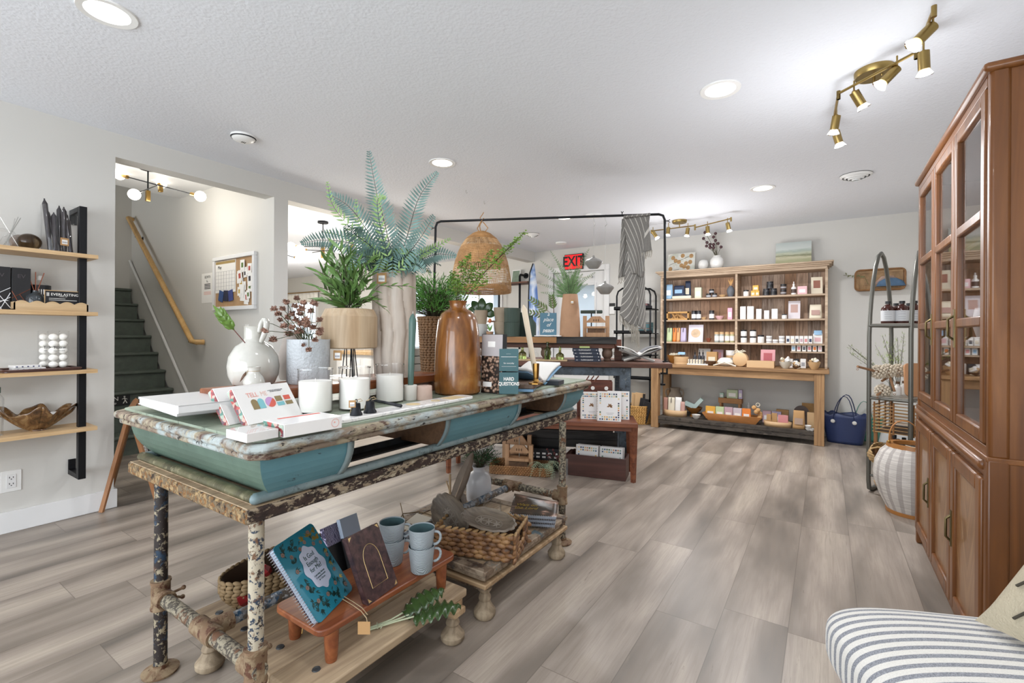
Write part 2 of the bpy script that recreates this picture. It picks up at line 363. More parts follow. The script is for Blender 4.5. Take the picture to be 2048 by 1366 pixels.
# skirt board on the stair wall
m=M(); pts=[(-5.18,0),(-5.05,0),(-5.05,.12),(-5.22,.12),(-7.0,1.80),(-7.0,1.2)]
vs=[(x,J2-.012,z) for x,z in pts]+[(x,J2,z) for x,z in pts]; n=len(pts); vs2=[(-5.2,0),(-5.05,0)]
sk=[(-5.0,0),(-5.0,.12),(-5.20,.30),(-7.0,1.99),(-7.0,1.6),(-5.3,0)]
n=len(sk); m.add([(x,J2-.018,z) for x,z in sk]+[(x,J2,z) for x,z in sk],[list(range(n)),[n+i for i in range(n)][::-1]]+[(i,n+i,n+(i+1)%n,(i+1)%n) for i in range(n)]); struct('trim_2',m,MT['wall'])
m=M(); m.tube([(-5.20,J2-.02,.315),(-6.99,J2-.02,2.0)],.013,6); m.b2((-5.2,J2-.02,.12),(-4.0,J2,.0)); struct('baseboard_hall',m,MT['trim'])
A=at(257,436,Y=2.10); B=at(384,683,Y=2.10)
t=thing('handrail','round pine handrail climbing the stair wall','handrail',(0,0,0))
m=M(); m.tube([A+Vector((-.05,.05,.0)),A,B,B+Vector((.10,.0,-.005)),B+Vector((.11,.06,-.005))],.026,12); obj('rail',m,MT['rail_pine'],t)
for f in (.13,.96):
    p=A.lerp(B,f); m=M(); m.tube([p,p+Vector((0,0,-.06)),p+Vector((0,.07,-.07))],.009,6); m.cyl(p+Vector((0,.068,-.07)),p+Vector((0,.072,-.07)),.025); obj('bracket',m,MT['black_metal'],t)
# no-entry label on a riser: white ON / Stop lettering
p=at(241,801,X=-5.755); t=thing('stair_sign','small black sign with white lettering and walking figure on stair riser','sign',p)
m=M(); m.b2((0,-.12,-.05),(.004,.075,.05)); obj('plate',m,MT['black_paint'],t)
text('lettering','ON',.055,MT['paper'],t,(.006,-.06,.018),(PI/2,0,PI/2)); text('lettering','Stop',.03,MT['paper'],t,(.006,-.06,-.022),(PI/2,0,PI/2))
m=M(); m.ball((.006,.03,.035),.008,8,6,(.3,1,1)); m.tube([(.006,.03,.024),(.006,.035,.0),(.006,.02,-.03)],.004,5); m.tube([(.006,.035,.0),(.006,.05,-.03)],.004,5); m.tube([(.006,.01,.012),(.006,.03,.02),(.006,.052,.008)],.003,5); obj('figure',m,MT['paper'],t)
# ---------- stair hall chandelier ----------
def globe_fixture(name,label,c,zc,arms,rb,hubs):
    t=thing(name,label,'chandelier',(c[0],c[1],zc))
    z0=c[2]-zc
    m=M(); m.cyl((0,0,z0),(0,0,-.0),.006,seg=8); obj('rod',m,MT['black_metal'],t)
    m=M(); m.lathe([(.0,-.022),(.06,-.022),(.06,0),(0,0)],seg=24); obj('canopy',m,MT['black_metal'],t)
    for (hx,hy,hz,hh) in hubs:
        m=M(); m.box((hx,hy,z0+hz),(.03,.03,hh)); obj('hub',m,MT['brass'],t,bev=.002)
    for (p,q,ends) in arms:
        p=Vector(p)+Vector((0,0,z0)); q=Vector(q)+Vector((0,0,z0)); d=(q-p).normalized()
        m=M(); m.cyl(p,q,.005,seg=8); obj('arm',m,MT['black_metal'],t)
        for e,s in ((p,-1),(q,1)):
            if (s<0 and 'a' in ends) or (s>0 and 'b' in ends):
                k=M(); k.cyl(e-d*s*.0,e+d*s*.06,.016,seg=12); so=obj('socket',k,MT['brass'],t)
                k=M(); c0=e+d*s*(.06+rb*.9); k.ball(c0,rb,16,12); obj('bulb',k,MT['bulb_glow'],so)
    return t
c=at(296,350,d=4.0); zc=2.545
def rel(u,v,d,c): p=at(u,v,d=d); return tuple(p-Vector((c.x,c.y,0))-Vector((0,0,0)))
cc=Vector((c.x,c.y,2.30))
def rl(u,v,d): return tuple(at(u,v,d=d)-cc)
globe_fixture('hall_chandelier','black and brass chandelier with round bulbs lit in the stair hall',cc,zc,
  [(rl(255,354,4.1),rl(383,388,3.9),'ab'),(rl(276,386,3.75),rl(318,369,4.3),'ab')],.042,[(0,0,.0,.09),(*rl(321,377,4.05),.06)])
lamp('hall_bulb_light','POINT',(-4.75,1.6,2.2),13,.12,col=(1,.95,.86))
c=at(646,443,z=2.44)
cc=Vector((c.x,c.y,at(648,510,d=5.48).z))
def rl2(u,v,d): return tuple(at(u,v,d=d)-cc)
t=globe_fixture('side_room_chandelier','brass and black chandelier with many round bulbs in the side room',cc,H,
  [(rl2(602,493,5.4),rl2(700,492,5.6),'ab'),(rl2(612,500,5.1),rl2(690,503,5.9),'a'),(rl2(590,515,5.5),rl2(575,511,5.6),'a'),(rl2(625,505,5.8),rl2(672,498,5.1),'b')],.05,[(0,0,.03,.13)])
lamp('side_room_bulb_light','POINT',(c.x,c.y+.1,1.7),60,.25,col=(1,.96,.88))
lamp('side_room_fill','POINT',(-7.8,4.2,1.7),95,.35,col=(1,.96,.90))  # added bare point lamp in mid-room, brightens the side room without a fixture
# ---------- recessed ceiling lights, detectors, vents ----------
lab=['near camera at the top left','','nearest the track light','between the fern and the throw','near the round vent in front of the shelf unit','above the clothes rail']
first=None
for i,(x,y) in enumerate(REC):
    if i==0: 
        pass
    lb='round recessed ceiling light glowing white, '+['behind the camera','in the upper left corner','left of the big brass track light','above the tall fern','in front of the far shelf unit','above the black pipe rail'][i]
    if first is None:
        first=t=thing('recessed_light',lb,'ceiling light',(x,y,H),group='recessed ceiling lights')
        m=M(); m.lathe([(.075,-.004),(.098,-.006),(.1,0)],seg=40,cap=False); obj('trim_ring',m,MT['white_plastic'],t)
        m=M(); m.lathe([(0,-.003),(.075,-.003)],seg=40); obj('diffuser',m,MT['disc_glow'],t)
    else: dup(first,(x,y,H),0,lb)
    lamp('recessed_beam','AREA',(x,y,H-.012),(6,7,10,9,26,20)[i],.15,col=(.97,.98,1),rot=(0,0,0),spread=2.9)
t=thing('smoke_detector','white round smoke detector on ceiling above the stair opening','smoke detector',tuple(at(487,272,z=H)))
m=M(); m.lathe([(.075,0),(.075,-.012),(.06,-.03),(.03,-.042),(0,-.042)],seg=32); obj('housing',m,MT['white_plastic'],t)
m=M(); m.lathe([(.0755,-.013),(.072,-.020)],seg=32,cap=False); obj('vent_slot',m,MT['ink'],t); m=M(); [m.box((.0,(k-1)*.01,-.0425),(.02,.004,.002)) for k in range(3)]; obj('grille',m,MT['ink'],t)
def vent(u,v,lb,r=.11):
    t=thing('ceiling_vent',lb,'vent',tuple(at(u,v,z=H)))
    m=M()
    for k in range(4): rr=r*(1-.24*k); m.lathe([(rr,-.008*k-.004),(rr*.86,-.020-.009*k),(rr*.84,-.017-.009*k),(rr*.97,-.004-.008*k)],seg=36,closed=True)
    obj('louver_rings',m,MT['white_plastic'],t); m=M(); m.lathe([(0,-.001),(r,-.001)],seg=32); obj('backing',m,plain('vent_dark','6a6a6c',.7),t); return t
vent(1712,350,'round white ceiling vent with louver rings above the wood cabinet side'); vent(1065,468,'small round ceiling vent beyond the wicker lampshade',.09)
t=thing('smoke_detector','flat white detector on ceiling behind the black rail','smoke detector',tuple(at(1187,430,z=H))); m=M(); m.lathe([(.09,0),(.088,-.02),(.05,-.028),(0,-.028)],seg=32); obj('housing',m,MT['white_plastic'],t)
t=thing('smoke_detector','faint flat detector on ceiling near the far corner left of exit sign','smoke detector',tuple(at(1122,485,z=H))); m=M(); m.lathe([(.08,0),(.078,-.02),(0,-.026)],seg=32); obj('housing',m,MT['white_plastic'],t)
# little ceiling hooks
for i,(u,v) in enumerate(((932,380),(968,402),(1157,392))):
    p=at(u,v,z=H); m=M(); m.tube([p,p+Vector((0,0,-.02)),p+Vector((.008,0,-.032)),p+Vector((.016,0,-.022))],.0016,6)
    tag(obj('ceiling_hook',m,MT['steel']),'tiny wire hook in the ceiling, %s of the three beyond the fern'%['leftmost','middle','rightmost'][i],'hook','ceiling hooks')
# ---------- track lights ----------
def head(parent,p,aim,len_=.075):
    p=Vector(p); a=Vector(aim).normalized()
    m=M(); m.cyl(p+Vector((0,0,.055)),p,.004,seg=6); m.ball(p,.010,8,6); m.cyl(p,p+a*len_,.021,seg=16); hd=obj('spot_head',m,MT['antique_brass'],parent)
    m=M(); q=p+a*len_; m.tube([q,q+a*.022],[.018,.031],16,cap=False); obj('bulb_glass',m,MT['clear_glass'],hd)
    m=M(); m.tube([q+a*.004,q+a*.019],[.018,.0285],16); obj('bulb',m,MT['led_glow'],hd)
def track(label,canopy,segs,heads,zb=2.37):
    t=thing('track_light',label,'track light',(canopy.x,canopy.y,H)); o=Vector((canopy.x,canopy.y,H))
    m=M(); m.lathe([(0,-.03),(.075,-.03),(.08,-.018),(.08,0),(0,0)],seg=36); m.ball((.03,0,-.03),.006,8,6); obj('canopy',m,MT['antique_brass'],t)
    m=M(); m.cyl((0,0,-.03),(0,0,zb-H),.006,seg=8); obj('stem',m,MT['antique_brass'],t)
    for s in segs:
        m=M(); m.tube([Vector(q)-o for q in s],.0065,8); obj('bar',m,MT['antique_brass'],t)
        for q in (s[0],s[-1]): m=M(); m.cyl(Vector(q)-o+Vector((0,0,.012)),Vector(q)-o-Vector((0,0,.03)),.009,seg=10); obj('joint',m,MT['antique_brass'],t)
    for (u,v,d,aim) in heads: head(t,at(u,v,d=d)-o,aim)
    return t
cp=at(1748,140,z=2.44)
a1=at(1868,18,z=2.37); b1=at(1833,104,z=2.37); c1_=at(1677,187,z=2.37); d1=at(1673,222,z=2.37)
track('brass track light with six lit spots on the ceiling by the wood cabinet',cp,[(a1,b1),(b1,c1_),(c1_,at(1666,248,z=2.37))],
 [(1866,52,1.82,(-.55,-.2,-.6)),(1847,104,2.0,(.05,.1,-1)),(1794,136,2.13,(-.55,-.1,-.6)),(1708,184,2.32,(.35,.2,-.7)),(1673,232,2.62,(-.15,.1,-1)),(1671,262,2.75,(.25,.1,-1))])
cp=at(1359,441,z=2.44); l2=at(1303,462,z=2.36); m2=at(1390,451,z=2.36); r2=at(1462,437,z=2.36)
track('brass track light on the far ceiling in front of shelf unit',cp,[(l2,m2),(at(1390,455,z=2.34),r2)],
 [(1306,464,5.4,(.5,0,-.8)),(1337,455,5.3,(-.1,0,-1)),(1376,456,5.25,(-.15,0,-1)),(1415,453,5.15,(.05,0,-1)),(1455,446,4.95,(.2,0,-1))],2.36)
lamp('track_spot_near','POINT',(.05,2.75,1.75),19,.25,col=(.95,.97,1)); lamp('track_spot_far','POINT',(-1.2,5.1,1.6),30,.25,col=(.98,.98,1))
# ---------- shared materials for the goods ----------
patchy('top_paint','8f9a88',[(6,.56,'828c79',.06),(16,.62,'5f6a5c',.05),(3.2,.6,'9aa796',.08),(30,.68,'453c30',.03)],.5,.2,vscale=(2.2,.8,1))
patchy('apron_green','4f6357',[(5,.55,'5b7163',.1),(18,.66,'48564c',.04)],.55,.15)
patchy('apron_blue_cast','598894',[(4,.5,'66949e',.12),(30,.67,'33464a',.02)],.5,.15,vscale=(1,.45,1))  # same apron paint, with the window light's blue cast put into the colour
patchy('worn_edge','a39780',[(22,.5,'857565',.04),(30,.58,'54392d',.03),(9,.56,'a9b2b1',.05),(40,.63,'2b2523',.02)],.65,.6,vscale=(1,.5,1))
patchy('molding_olive','6c6a4e',[(12,.5,'4d4a36',.1),(30,.6,'8a8468',.05)],.35,.2,.3)
patchy('molding_blue','708387',[(10,.52,'829192',.08),(26,.62,'4c5a5c',.04)],.45,.2)
patchy('rust_orange','70604a',[(55,.5,'a58a62',.05),(70,.55,'8b5f32',.04),(48,.6,'2c221c',.03)],.8,.7)
patchy('rust_cream','3b2b25',[(34,.52,'9c8b74',.02),(60,.56,'2a1d18',.04),(38,.6,'b4a78f',.02)],.75,.6,vscale=(1,.8,1.6))
patchy('pipe_dark','2f2826',[(60,.55,'a39880',.02),(30,.58,'2c4055',.03),(10,.6,'5b3a2c',.05)],.6,.5,.2)
patchy('pipe_white','b5ab97',[(62,.56,'2b3a4c',.015),(40,.60,'6f4f38',.03),(50,.61,'3a2d25',.02)],.6,.5)
patchy('pipe_mottled','4a433a',[(80,.5,'948b77',.02),(25,.58,'6b4a33',.03)],.65,.5)
patchy('fitting_rust','7a6048',[(20,.5,'8f7b60',.05),(40,.58,'5a3826',.04)],.75,.5)
patchy('dark_steel','3a3a3c',[(14,.5,'454a4e',.1)],.5,.1,.4)
wood('old_plank','a58765','c6ab88',0,.8,.7,'7d6a55',.4); wood('old_plank_y','9a846a','bda687',1,.8,.7,'6f5843',.4); wood('raw_brown','4f3826','6f5138',1,.8,.7)
wood('acacia','7f4529','a9683f',1,.7,.35,'5d2f1c',.05); wood('turned_grey','8f7e68','b3a188',2,1,.75,'75664f',.4)
def curve_w(t): return .055*(1-t)**2.2     # inset of the apron at height fraction t
ZT=.88; TX0,TX1,TY0,TY1=-2.08,-1.13,.585,2.56
tb=thing('display_table','long weathered green topped table with curved aprons on a rusty pipe bed frame','table',(-1.6,1.57,0))
o0=Vector((-1.6,1.57,0))
def shift(m):
    m.T=Matrix.Translation(-o0); return m
m=shift(M()); ch=.035
poly=[(TX0+ch,TY0),(TX1-ch,TY0),(TX1,TY0+ch),(TX1,TY1-ch),(TX1-ch,TY1),(TX0+ch,TY1),(TX0,TY1-ch),(TX0,TY0+ch)]
m.prism([(x*1.0,y) for x,y in poly],.847,.872); 
obj('tabletop_edge',m,MT['worn_edge'],tb,bev=.009)
def inset(p,k): cx,cy=(TX0+TX1)/2,(TY0+TY1)/2; return [(x-math.copysign(k,x-cx),y-math.copysign(k,y-cy)) for x,y in p]
m=shift(M()); q=inset(poly,.028)
for a,b_ in ((TX0+.028,-1.845),(-1.843,-1.605),(-1.603,-1.367),(-1.365,TX1-.028)): 
    yy0,yy1=TY0+.028,TY1-.028; c_=.02 if a<-2 else 0; d_=.02 if b_>-1.2 else 0
    m.prism([(a+c_,yy0),(b_-d_,yy0),(b_,yy0+d_),(b_,yy1-d_),(b_-d_,yy1),(a+c_,yy1),(a,yy1-c_),(a,yy0+c_)],.86,ZT)
obj('tabletop',m,MT['top_paint'],tb,bev=.0015)
m=shift(M()); m.prism(inset(poly,.012),.828,.848); obj('tabletop_molding',m,MT['worn_edge'],tb,bev=.008)
def block(name,y0,y1,cy0,cy1):
    m=shift(M()); N=7; vs=[]
    for i in range(N):
        t=i/(N-1); z=.715+.113*t; k=curve_w(t); vs+=[(TX0+.06+k,y0+(k if cy0 else 0),z),(TX1-.045-k,y0+(k if cy0 else 0),z),(TX1-.045-k,y1-(k if cy1 else 0),z),(TX0+.06+k,y1-(k if cy1 else 0),z)]
    for i in range(N-1):
        for j in range(4):
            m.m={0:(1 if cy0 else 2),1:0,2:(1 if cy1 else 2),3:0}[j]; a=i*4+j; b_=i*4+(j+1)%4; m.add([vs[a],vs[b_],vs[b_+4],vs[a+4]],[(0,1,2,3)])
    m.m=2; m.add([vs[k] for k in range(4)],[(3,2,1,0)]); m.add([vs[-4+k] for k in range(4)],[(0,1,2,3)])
    o=obj(name,m,[MT['apron_blue_cast'],MT['apron_green'],MT['raw_brown']],tb)
    for yy,c_ in ((y0,cy0),(y1,cy1)):
        if c_: continue
        for sx,xo in ((1,TX1-.045),(-1,TX0+.06)):
            m=shift(M()); P=[]
            m.grid(lambda a,b2:(xo-sx*(curve_w(a)-.004*1), yy+(-.013 if yy==y0 else -.008)+.021*b2, .715+.113*a),7,1,False)
            obj('edge_band',m,MT['molding_blue'],o,solid=.006)
    return o
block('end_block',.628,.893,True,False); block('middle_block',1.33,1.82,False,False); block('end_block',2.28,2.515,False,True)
def ring_rail(name,x0,x1,y0,y1,r,z,mat_long,mat_short):
    for nm,p,q,mt in (('x',(x1,y0),(x1,y1),mat_long),('x',(x0,y0),(x0,y1),mat_long),('x',(x0,y0),(x1,y0),mat_short),('x',(x0,y1),(x1,y1),mat_short)):
        m=shift(M()); m.tube([(p[0],p[1],z),(q[0],q[1],z)],r,12,flat=.8); m.ball((p[0],p[1],z),r*.97,12,8,(1,1,.85)); obj(name,m,mt,tb)
ring_rail('base_molding',-1.98,-1.236,.650,2.475,.018,.711,MT['molding_blue'],MT['molding_olive'])
for q0,q1 in (((-1.99,.64,.697),(-1.24,.9,.703)),((-1.99,2.28,.697),(-1.24,2.49,.703))): m=shift(M()); m.b2(q0,q1); obj('shelf_board',m,MT['old_plank_y'],tb)
for x in (-1.86,-1.40):
    m=shift(M()); m.b2((x-.03,.88,.696),(x+.03,2.3,.702)); m.b2((x-.03,.88,.702),(x-.026,2.3,.725)); obj('inner_rail',m,MT['dark_steel'],tb)
for p,q,mt in (((-2.01,.615,.655),(-1.215,.65,.693),'rust_orange'),((-2.01,2.475,.655),(-1.215,2.51,.693),'rust_orange'),((-1.25,.617,.655),(-1.213,2.508,.694),'rust_cream'),((-2.012,.617,.655),(-1.975,2.508,.694),'rust_cream')):
    m=shift(M()); m.b2(p,q); obj('frame_rail',m,MT[mt],tb,bev=.006)
for y,y2 in ((.62,.80),(2.3,2.5)):
    m=shift(M()); m.b2((-2.0,y,.6935),(-1.22,y2,.6965)); obj('end_plate',m,MT['old_plank_y'],tb)
for (x,y,mt) in ((-1.255,.662,'pipe_white'),(-1.86,.662,'pipe_dark'),(-1.2,2.30,'pipe_mottled'),(-1.86,2.30,'pipe_mottled')):
    m=shift(M()); m.cyl((x,y,.012),(x,y,.66),.0195,seg=20); lg=obj('leg',m,MT[mt],tb)
    m=M(); m.T=Matrix.Translation(Vector((x,y,0))-o0); m.lathe([(.0,.001),(.052,.001),(.054,.008),(.04,.014),(.024,.02),(.024,.03),(.0,.03)],seg=28); obj('foot_flange',m,MT['fitting_rust'],lg)
    m=M(); m.T=Matrix.Translation(Vector((x,y,0))-o0); m.lathe([(.0,.215),(.029,.215),(.030,.222),(.0275,.226),(.0275,.300),(.030,.304),(.0295,.311),(.0,.311)],seg=24); obj('collar',m,MT['fitting_rust'],lg)
    m=M(); m.T=Matrix.Translation(Vector((x,y,.255))-o0); s=1 if x<-1.5 else -1
    m.cyl((0,0,0),(.05*s,0,0),.029,seg=18); m.cyl((.012*s,0,.0),(.032*s,.052,.014),.0045,seg=8); m.ball((.032*s,.055,.015),.0075,8,6); m.cyl((.012*s,0,.0),(.042*s,.045,-.01),.0045,seg=8); m.ball((.043*s,.048,-.01),.0075,8,6); obj('socket_fitting',m,MT['fitting_rust'],lg)
for y in (.662,2.30):
    m=shift(M()); m.cyl((-1.86,y,.255),(-1.23,y,.255),.0205,seg=20); obj('crossbar',m,MT['pipe_mottled'],tb)
    m=shift(M()); m.cyl((-1.585,y,.255),(-1.475,y,.255),.0275,seg=20); m.cyl((-1.53,y,.255),(-1.53,y+(.07 if y<1 else -.07),.255),.026,seg=18); m.cyl((-1.53,y,.25),(-1.53,y+.01,.215),.005,seg=8); obj('tee_fitting',m,MT['fitting_rust'],tb)
m=shift(M()); m.cyl((-1.53,.70,.255),(-1.53,2.27,.255),.0185,seg=20); obj('stretcher',m,patchy('pipe_blue','8a9096',[(40,.5,'2c4a63',.02),(18,.52,'5d5145',.05),(50,.6,'c0c4c6',.02)],.5,.4),tb)
# ---------- two low antique tables standing under it ----------
turn=[(0,0),(.036,0),(.044,.012),(.045,.03),(.03,.055),(.022,.075),(.026,.085),(.024,.095),(.018,.11),(.028,.125),(.03,.135),(0,.135)]
def low_table(label,x0,x1,y0,y1,zt,planks,frame):
    c=Vector(((x0+x1)/2,(y0+y1)/2,0)); t=thing('low_wooden_table',label,'low table',c)
    mm=M(); mm.T=Matrix.Translation(-c); w=(y1-y0)/planks if not frame else 0
    if planks:
        for k in range(planks):
            a=x0+(x1-x0)*k/planks; b_=x0+(x1-x0)*(k+1)/planks
            mm=M(); mm.T=Matrix.Translation(-c); mm.b2((a+.0015,y0,zt-.03),(b_-.0015,y1+rnd(-.01,.012),zt)); obj('plank',mm,MT['old_plank_y' if k%2 else 'old_plank2'],t,bev=.006)
        for k in range(planks):
            for yy in (y0+.07,y1-.07): mm=M(); mm.T=Matrix.Translation(-c); mm.lathe([(0,.005),(.011,.003),(.0125,0)],(x0+(x1-x0)*(k+.5)/planks+rnd(-.01,.01),yy+rnd(-.02,.02),zt),12); obj('stud',mm,MT['dark_steel'],t)
        for q0,q1 in (((x0+.01,y0+.02,zt-.06),(x1-.012,y0+.07,zt-.03)),((x0+.01,y1-.07,zt-.06),(x1-.012,y1-.02,zt-.03)),((x0+.02,y0+.03,zt-.085),(x1-.005,y0+.06,zt-.06)),((x0+.02,y1-.08,zt-.085),(x1+.002,y1-.02,zt-.06))): mm=M(); mm.T=Matrix.Translation(-c); mm.b2(q0,q1); obj('batten',mm,MT['old_plank'],t,bev=.004)
    else:
        mm=M(); mm.T=Matrix.Translation(-c); mm.b2((x0+.05,y0+.05,zt-.02),(x1-.05,y1-.05,zt-.004)); obj('panel',mm,MT['old_plank2'],t)
        mm=M(); mm.T=Matrix.Translation(-c)
        for p,q in (((x0,y0,zt-.022),(x1,y0+.055,zt)),((x0,y1-.055,zt-.022),(x1,y1,zt)),((x0,y0+.055,zt-.022),(x0+.055,y1-.055,zt)),((x1-.055,y0+.055,zt-.022),(x1,y1-.055,zt))): mm.b2(p,q)
        obj('top_frame',mm,patchy('distressed_frame','7d6a58',[(20,.48,'9b8a76',.04),(12,.55,'4a3a30',.06),(9,.62,'5a6a70',.05)],.7,.4),t,bev=.004)
        for dz,e,mt in ((-.045,.0,'distressed_frame'),(-.07,.012,'old_plank'),(-.088,-.004,'distressed_frame')):
            mm=M(); mm.T=Matrix.Translation(-c); mm.b2((x0+.012-e,y0+.012-e,zt+dz),(x1-.012+e,y1-.012+e,zt+dz+.018)); obj('molding',mm,MT[mt],t,bev=.004)
    for sx in (x0+.055,x1-.04):
        for sy in (y0+.05,y1-.045):
            mm=M(); h=zt-.087; mm.lathe([(r,z*h/.135) for r,z in turn],seg=24); obj('leg',mm,MT['turned_grey'],t,loc=Vector((sx,sy,.001))-c)
    return t
wood('old_plank2','a28c72','c6ae8e',1,.7,.7,'7a6450',.4)
low_table('low plank table with iron studs, at the near end under the green table',-1.80,-1.115,.715,1.385,.19,4,False)
low_table('low framed table with turned feet at the far end under the green table',-1.80,-1.105,1.475,2.18,.207,0,True)
# ---------- generic pieces ----------
def frame_thing(name,label,cat,P,ex,ey,group=None):
    "thing whose local x runs along ex, y along ey (made square to ex), z out of its face"
    ex=Vector(ex).normalized(); ez=ex.cross(Vector(ey)).normalized(); ey=ez.cross(ex)
    R=Matrix((ex,ey,ez)).transposed(); return thing(name,label,cat,P,rot=R.to_euler(),group=group)
def knots(m,path,z0,rows,rh,pitch,th,closed=True,tilt=.45,squash=.62):
    path=[Vector((*p,0)) if len(p)==2 else Vector(p) for p in path]; n=len(path); seg=[]; L=0
    for i in range(n if closed else n-1):
        a,b_=path[i],path[(i+1)%n]; l=(b_-a).length; seg.append((L,l,a,b_)); L+=l
    cnt=max(4,int(L/pitch))
    for r in range(rows):
        for k in range(cnt):
            s=(k+.5*(r%2))*L/cnt%L
            for s0,l,a,b_ in seg:
                if s0<=s<=s0+l+1e-9: p=a.lerp(b_,(s-s0)/l); d=(b_-a).normalized(); break
            n_=Vector((d.y,-d.x,0)); R=Matrix((d,n_,Vector((0,0,1)))).transposed()@Matrix.Rotation(tilt*(1 if r%2 else -1),3,'Y')
            m.ball((p.x,p.y,z0+(r+.5)*rh),1,8,5,(pitch*.62,th,rh*squash),R)
    return m
def rrect(w,d,r,n=4):
    pts=[]
    for cx,cy,a0 in ((w/2-r,d/2-r,0),(-w/2+r,d/2-r,PI/2),(-w/2+r,-d/2+r,PI),(w/2-r,-d/2+r,1.5*PI)):
        for i in range(n+1): a=a0+PI/2*i/n; pts.append((cx+r*math.cos(a),cy+r*math.sin(a)))
    return pts
def ring(r,n=24,ry=None): return [(r*math.cos(2*PI*i/n),(ry or r)*math.sin(2*PI*i/n)) for i in range(n)]
def frond(m,pts,ll,n,wl,droop=.25,taper=(.35,1,.1),stem=None,rs=.0022,face=None,ang=1.15):
    "fern frond: leaflets on both sides of a curved midrib"
    P=[Vector(p) for p in pts]
    def ev(t):
        x=t*(len(P)-1); i=min(int(x),len(P)-2); f=x-i
        p0=P[max(i-1,0)];p1=P[i];p2=P[i+1];p3=P[min(i+2,len(P)-1)]
        return .5*((2*p1)+(p2-p0)*f+(2*p0-5*p1+4*p2-p3)*f*f+(3*p1-p0-3*p2+p3)*f**3)
    (stem or m).tube([ev(i/14) for i in range(15)],[rs*(1-.75*i/14) for i in range(15)],5)
    for k in range(n):
        t=.10+.89*k/(n-1); p=ev(t); d=(ev(min(t+.02,1))-ev(max(t-.02,0))).normalized()
        side=(Vector(face).cross(d) if face else d.cross(Vector((0,0,1))))
        side=side.normalized() if side.length>.05 else Vector((1,0,0)); up=side.cross(d).normalized()
        u=t*2; L=ll*((taper[0]+(taper[1]-taper[0])*min(1,u*1.6)) if t<.5 else (taper[1]+(taper[2]-taper[1])*((t-.5)*2)**1.4))
        for s in (-1,1):
            q=(side*s*math.sin(ang)+d*math.cos(ang)+up*rnd(-.12,.12)).normalized()
            m.blade(p,q,wl*(.55+.45*L/ll),L*rnd(.92,1.06),up,droop)
def bottle_prof(r,h,nr,nh,lip=.0): return [(0,0),(r*.96,0),(r,.004),(r,h-nh-r*.7),(r*.9,h-nh-r*.35),(nr*1.2,h-nh),(nr,h-nh+.006),(nr,h-.006),(nr+lip,h-.004),(nr+lip,h)]
def price_tag(parent,loc,rz,s=.032):
    q=M(); q.box((0,0,0),(s,.0015,s*1.1)); o=obj('price_tag',q,MT['kraft'],parent,loc=loc,rot=(0,0,rz))
    q=M(); q.box((0,-.001,-.001),(s*.66,.0008,s*.62)); obj('sticker',q,MT['paper'],o)
    q=M(); [q.box((-s*.26+s*.075*k,-.0016,-.003),(s*.03,.0004,s*.2)) for k in range(8)]; obj('barcode',q,plain('barcode_blue','44506e',.6),o)
plain('kraft','b18a5c',.8); plain('white_box','edebe9',.35,Coat_Weight=.4); plain('gloss_paper','dcdcdc',.25)
def book(name,label,cat,P,ex,ey,w,h,t,cover,pages='paper',group=None,spiral=False):
    "face up/out book: w along ex, h along ey, thickness below the face"
    k=frame_thing(name,label,cat,P,ex,ey,group)
    m=M(); m.b2((0,0,-.002),(w,h,0)); m.b2((0,0,-t),(w,h,-t+.002))
    if not spiral: m.b2((0,0,-t),(.002,h,0))
    obj('cover',m,cover,k); m=M(); m.b2((.003,.003,-t+.002),(w-.003,h-.003,-.002)); obj('pages',m,MT[pages],k)
    if spiral:
        m=M(); n=int(h/.0085)
        for i in range(n):
            y=.006+i*.0085; m.tube([(.004+(.0075+t/2)*math.cos(a)-.004,y+a*.0004,-t/2+(t/2+.004)*math.sin(a)) for a in [2*PI*j/10 for j in range(10)]],.0007,4,closed=True)
        obj('spiral_binding',m,plain('wire','c9ccd2',.3,.8),k)
    return k
# ================= things on the green table =================
Zt=.8805
plain('linen_print','a69b92',.6)
for i,(P,L_,Wd,T_,lb) in enumerate((((-1.7,.615,.8805),0.265,.33,.02,'lower of two large paperbacks lying flat at the left end of the green table'),((-1.66,.60,.9015),.285,.34,.022,'upper of two large paperbacks at the left end of the green table'))):
    z=P[2]+T_
    b1=at(357,828.7,z=z); b0=at(275,807.6,z=z); b2=at(387,794.6,z=z)
    if i==0: b1=at(354,834,z=z); 
    ex=(b0-b1); ey=Vector((-ex.y,ex.x,0))*-1
    if ey.y<0: ey=-ey
    k=book('paperback',lb,'book',b1+Vector((0,0,0)),(-ey if False else ex),ey,ex.length*.98,.215,T_,MT['gloss_paper'],'paper')
    if i:
        m=M(); m.b2((.05,.02,.0),(.22,.19,.0008)); obj('cover_photo',m,patchy('cover_photo_a','a8a09a',[(9,.5,'c9c2bb',.1),(14,.58,'8b7d74',.05),(8,.62,'c58a76',.05)],.25,0),k)
        text('title','hope',.05,MT['paper'],k,(.14,.10,.0012),(0,0,PI))
# acacia riser
t=thing('wooden_riser','long low reddish wood riser behind the candles on the green table','riser',(-1.585,1.17,Zt))
m=M(); m.b2((-.13,-.455,.045),(.115,.46,.08)); obj('board',m,MT['acacia'],t,bev=.004)
for y in (-.44,.40):
    m=M(); m.prism([(-.09,y),(.085,y),(.085,y+.05),(-.09,y+.05)],0,.045); obj('leg',m,MT['acacia'],t,bev=.006)
Zr=.961
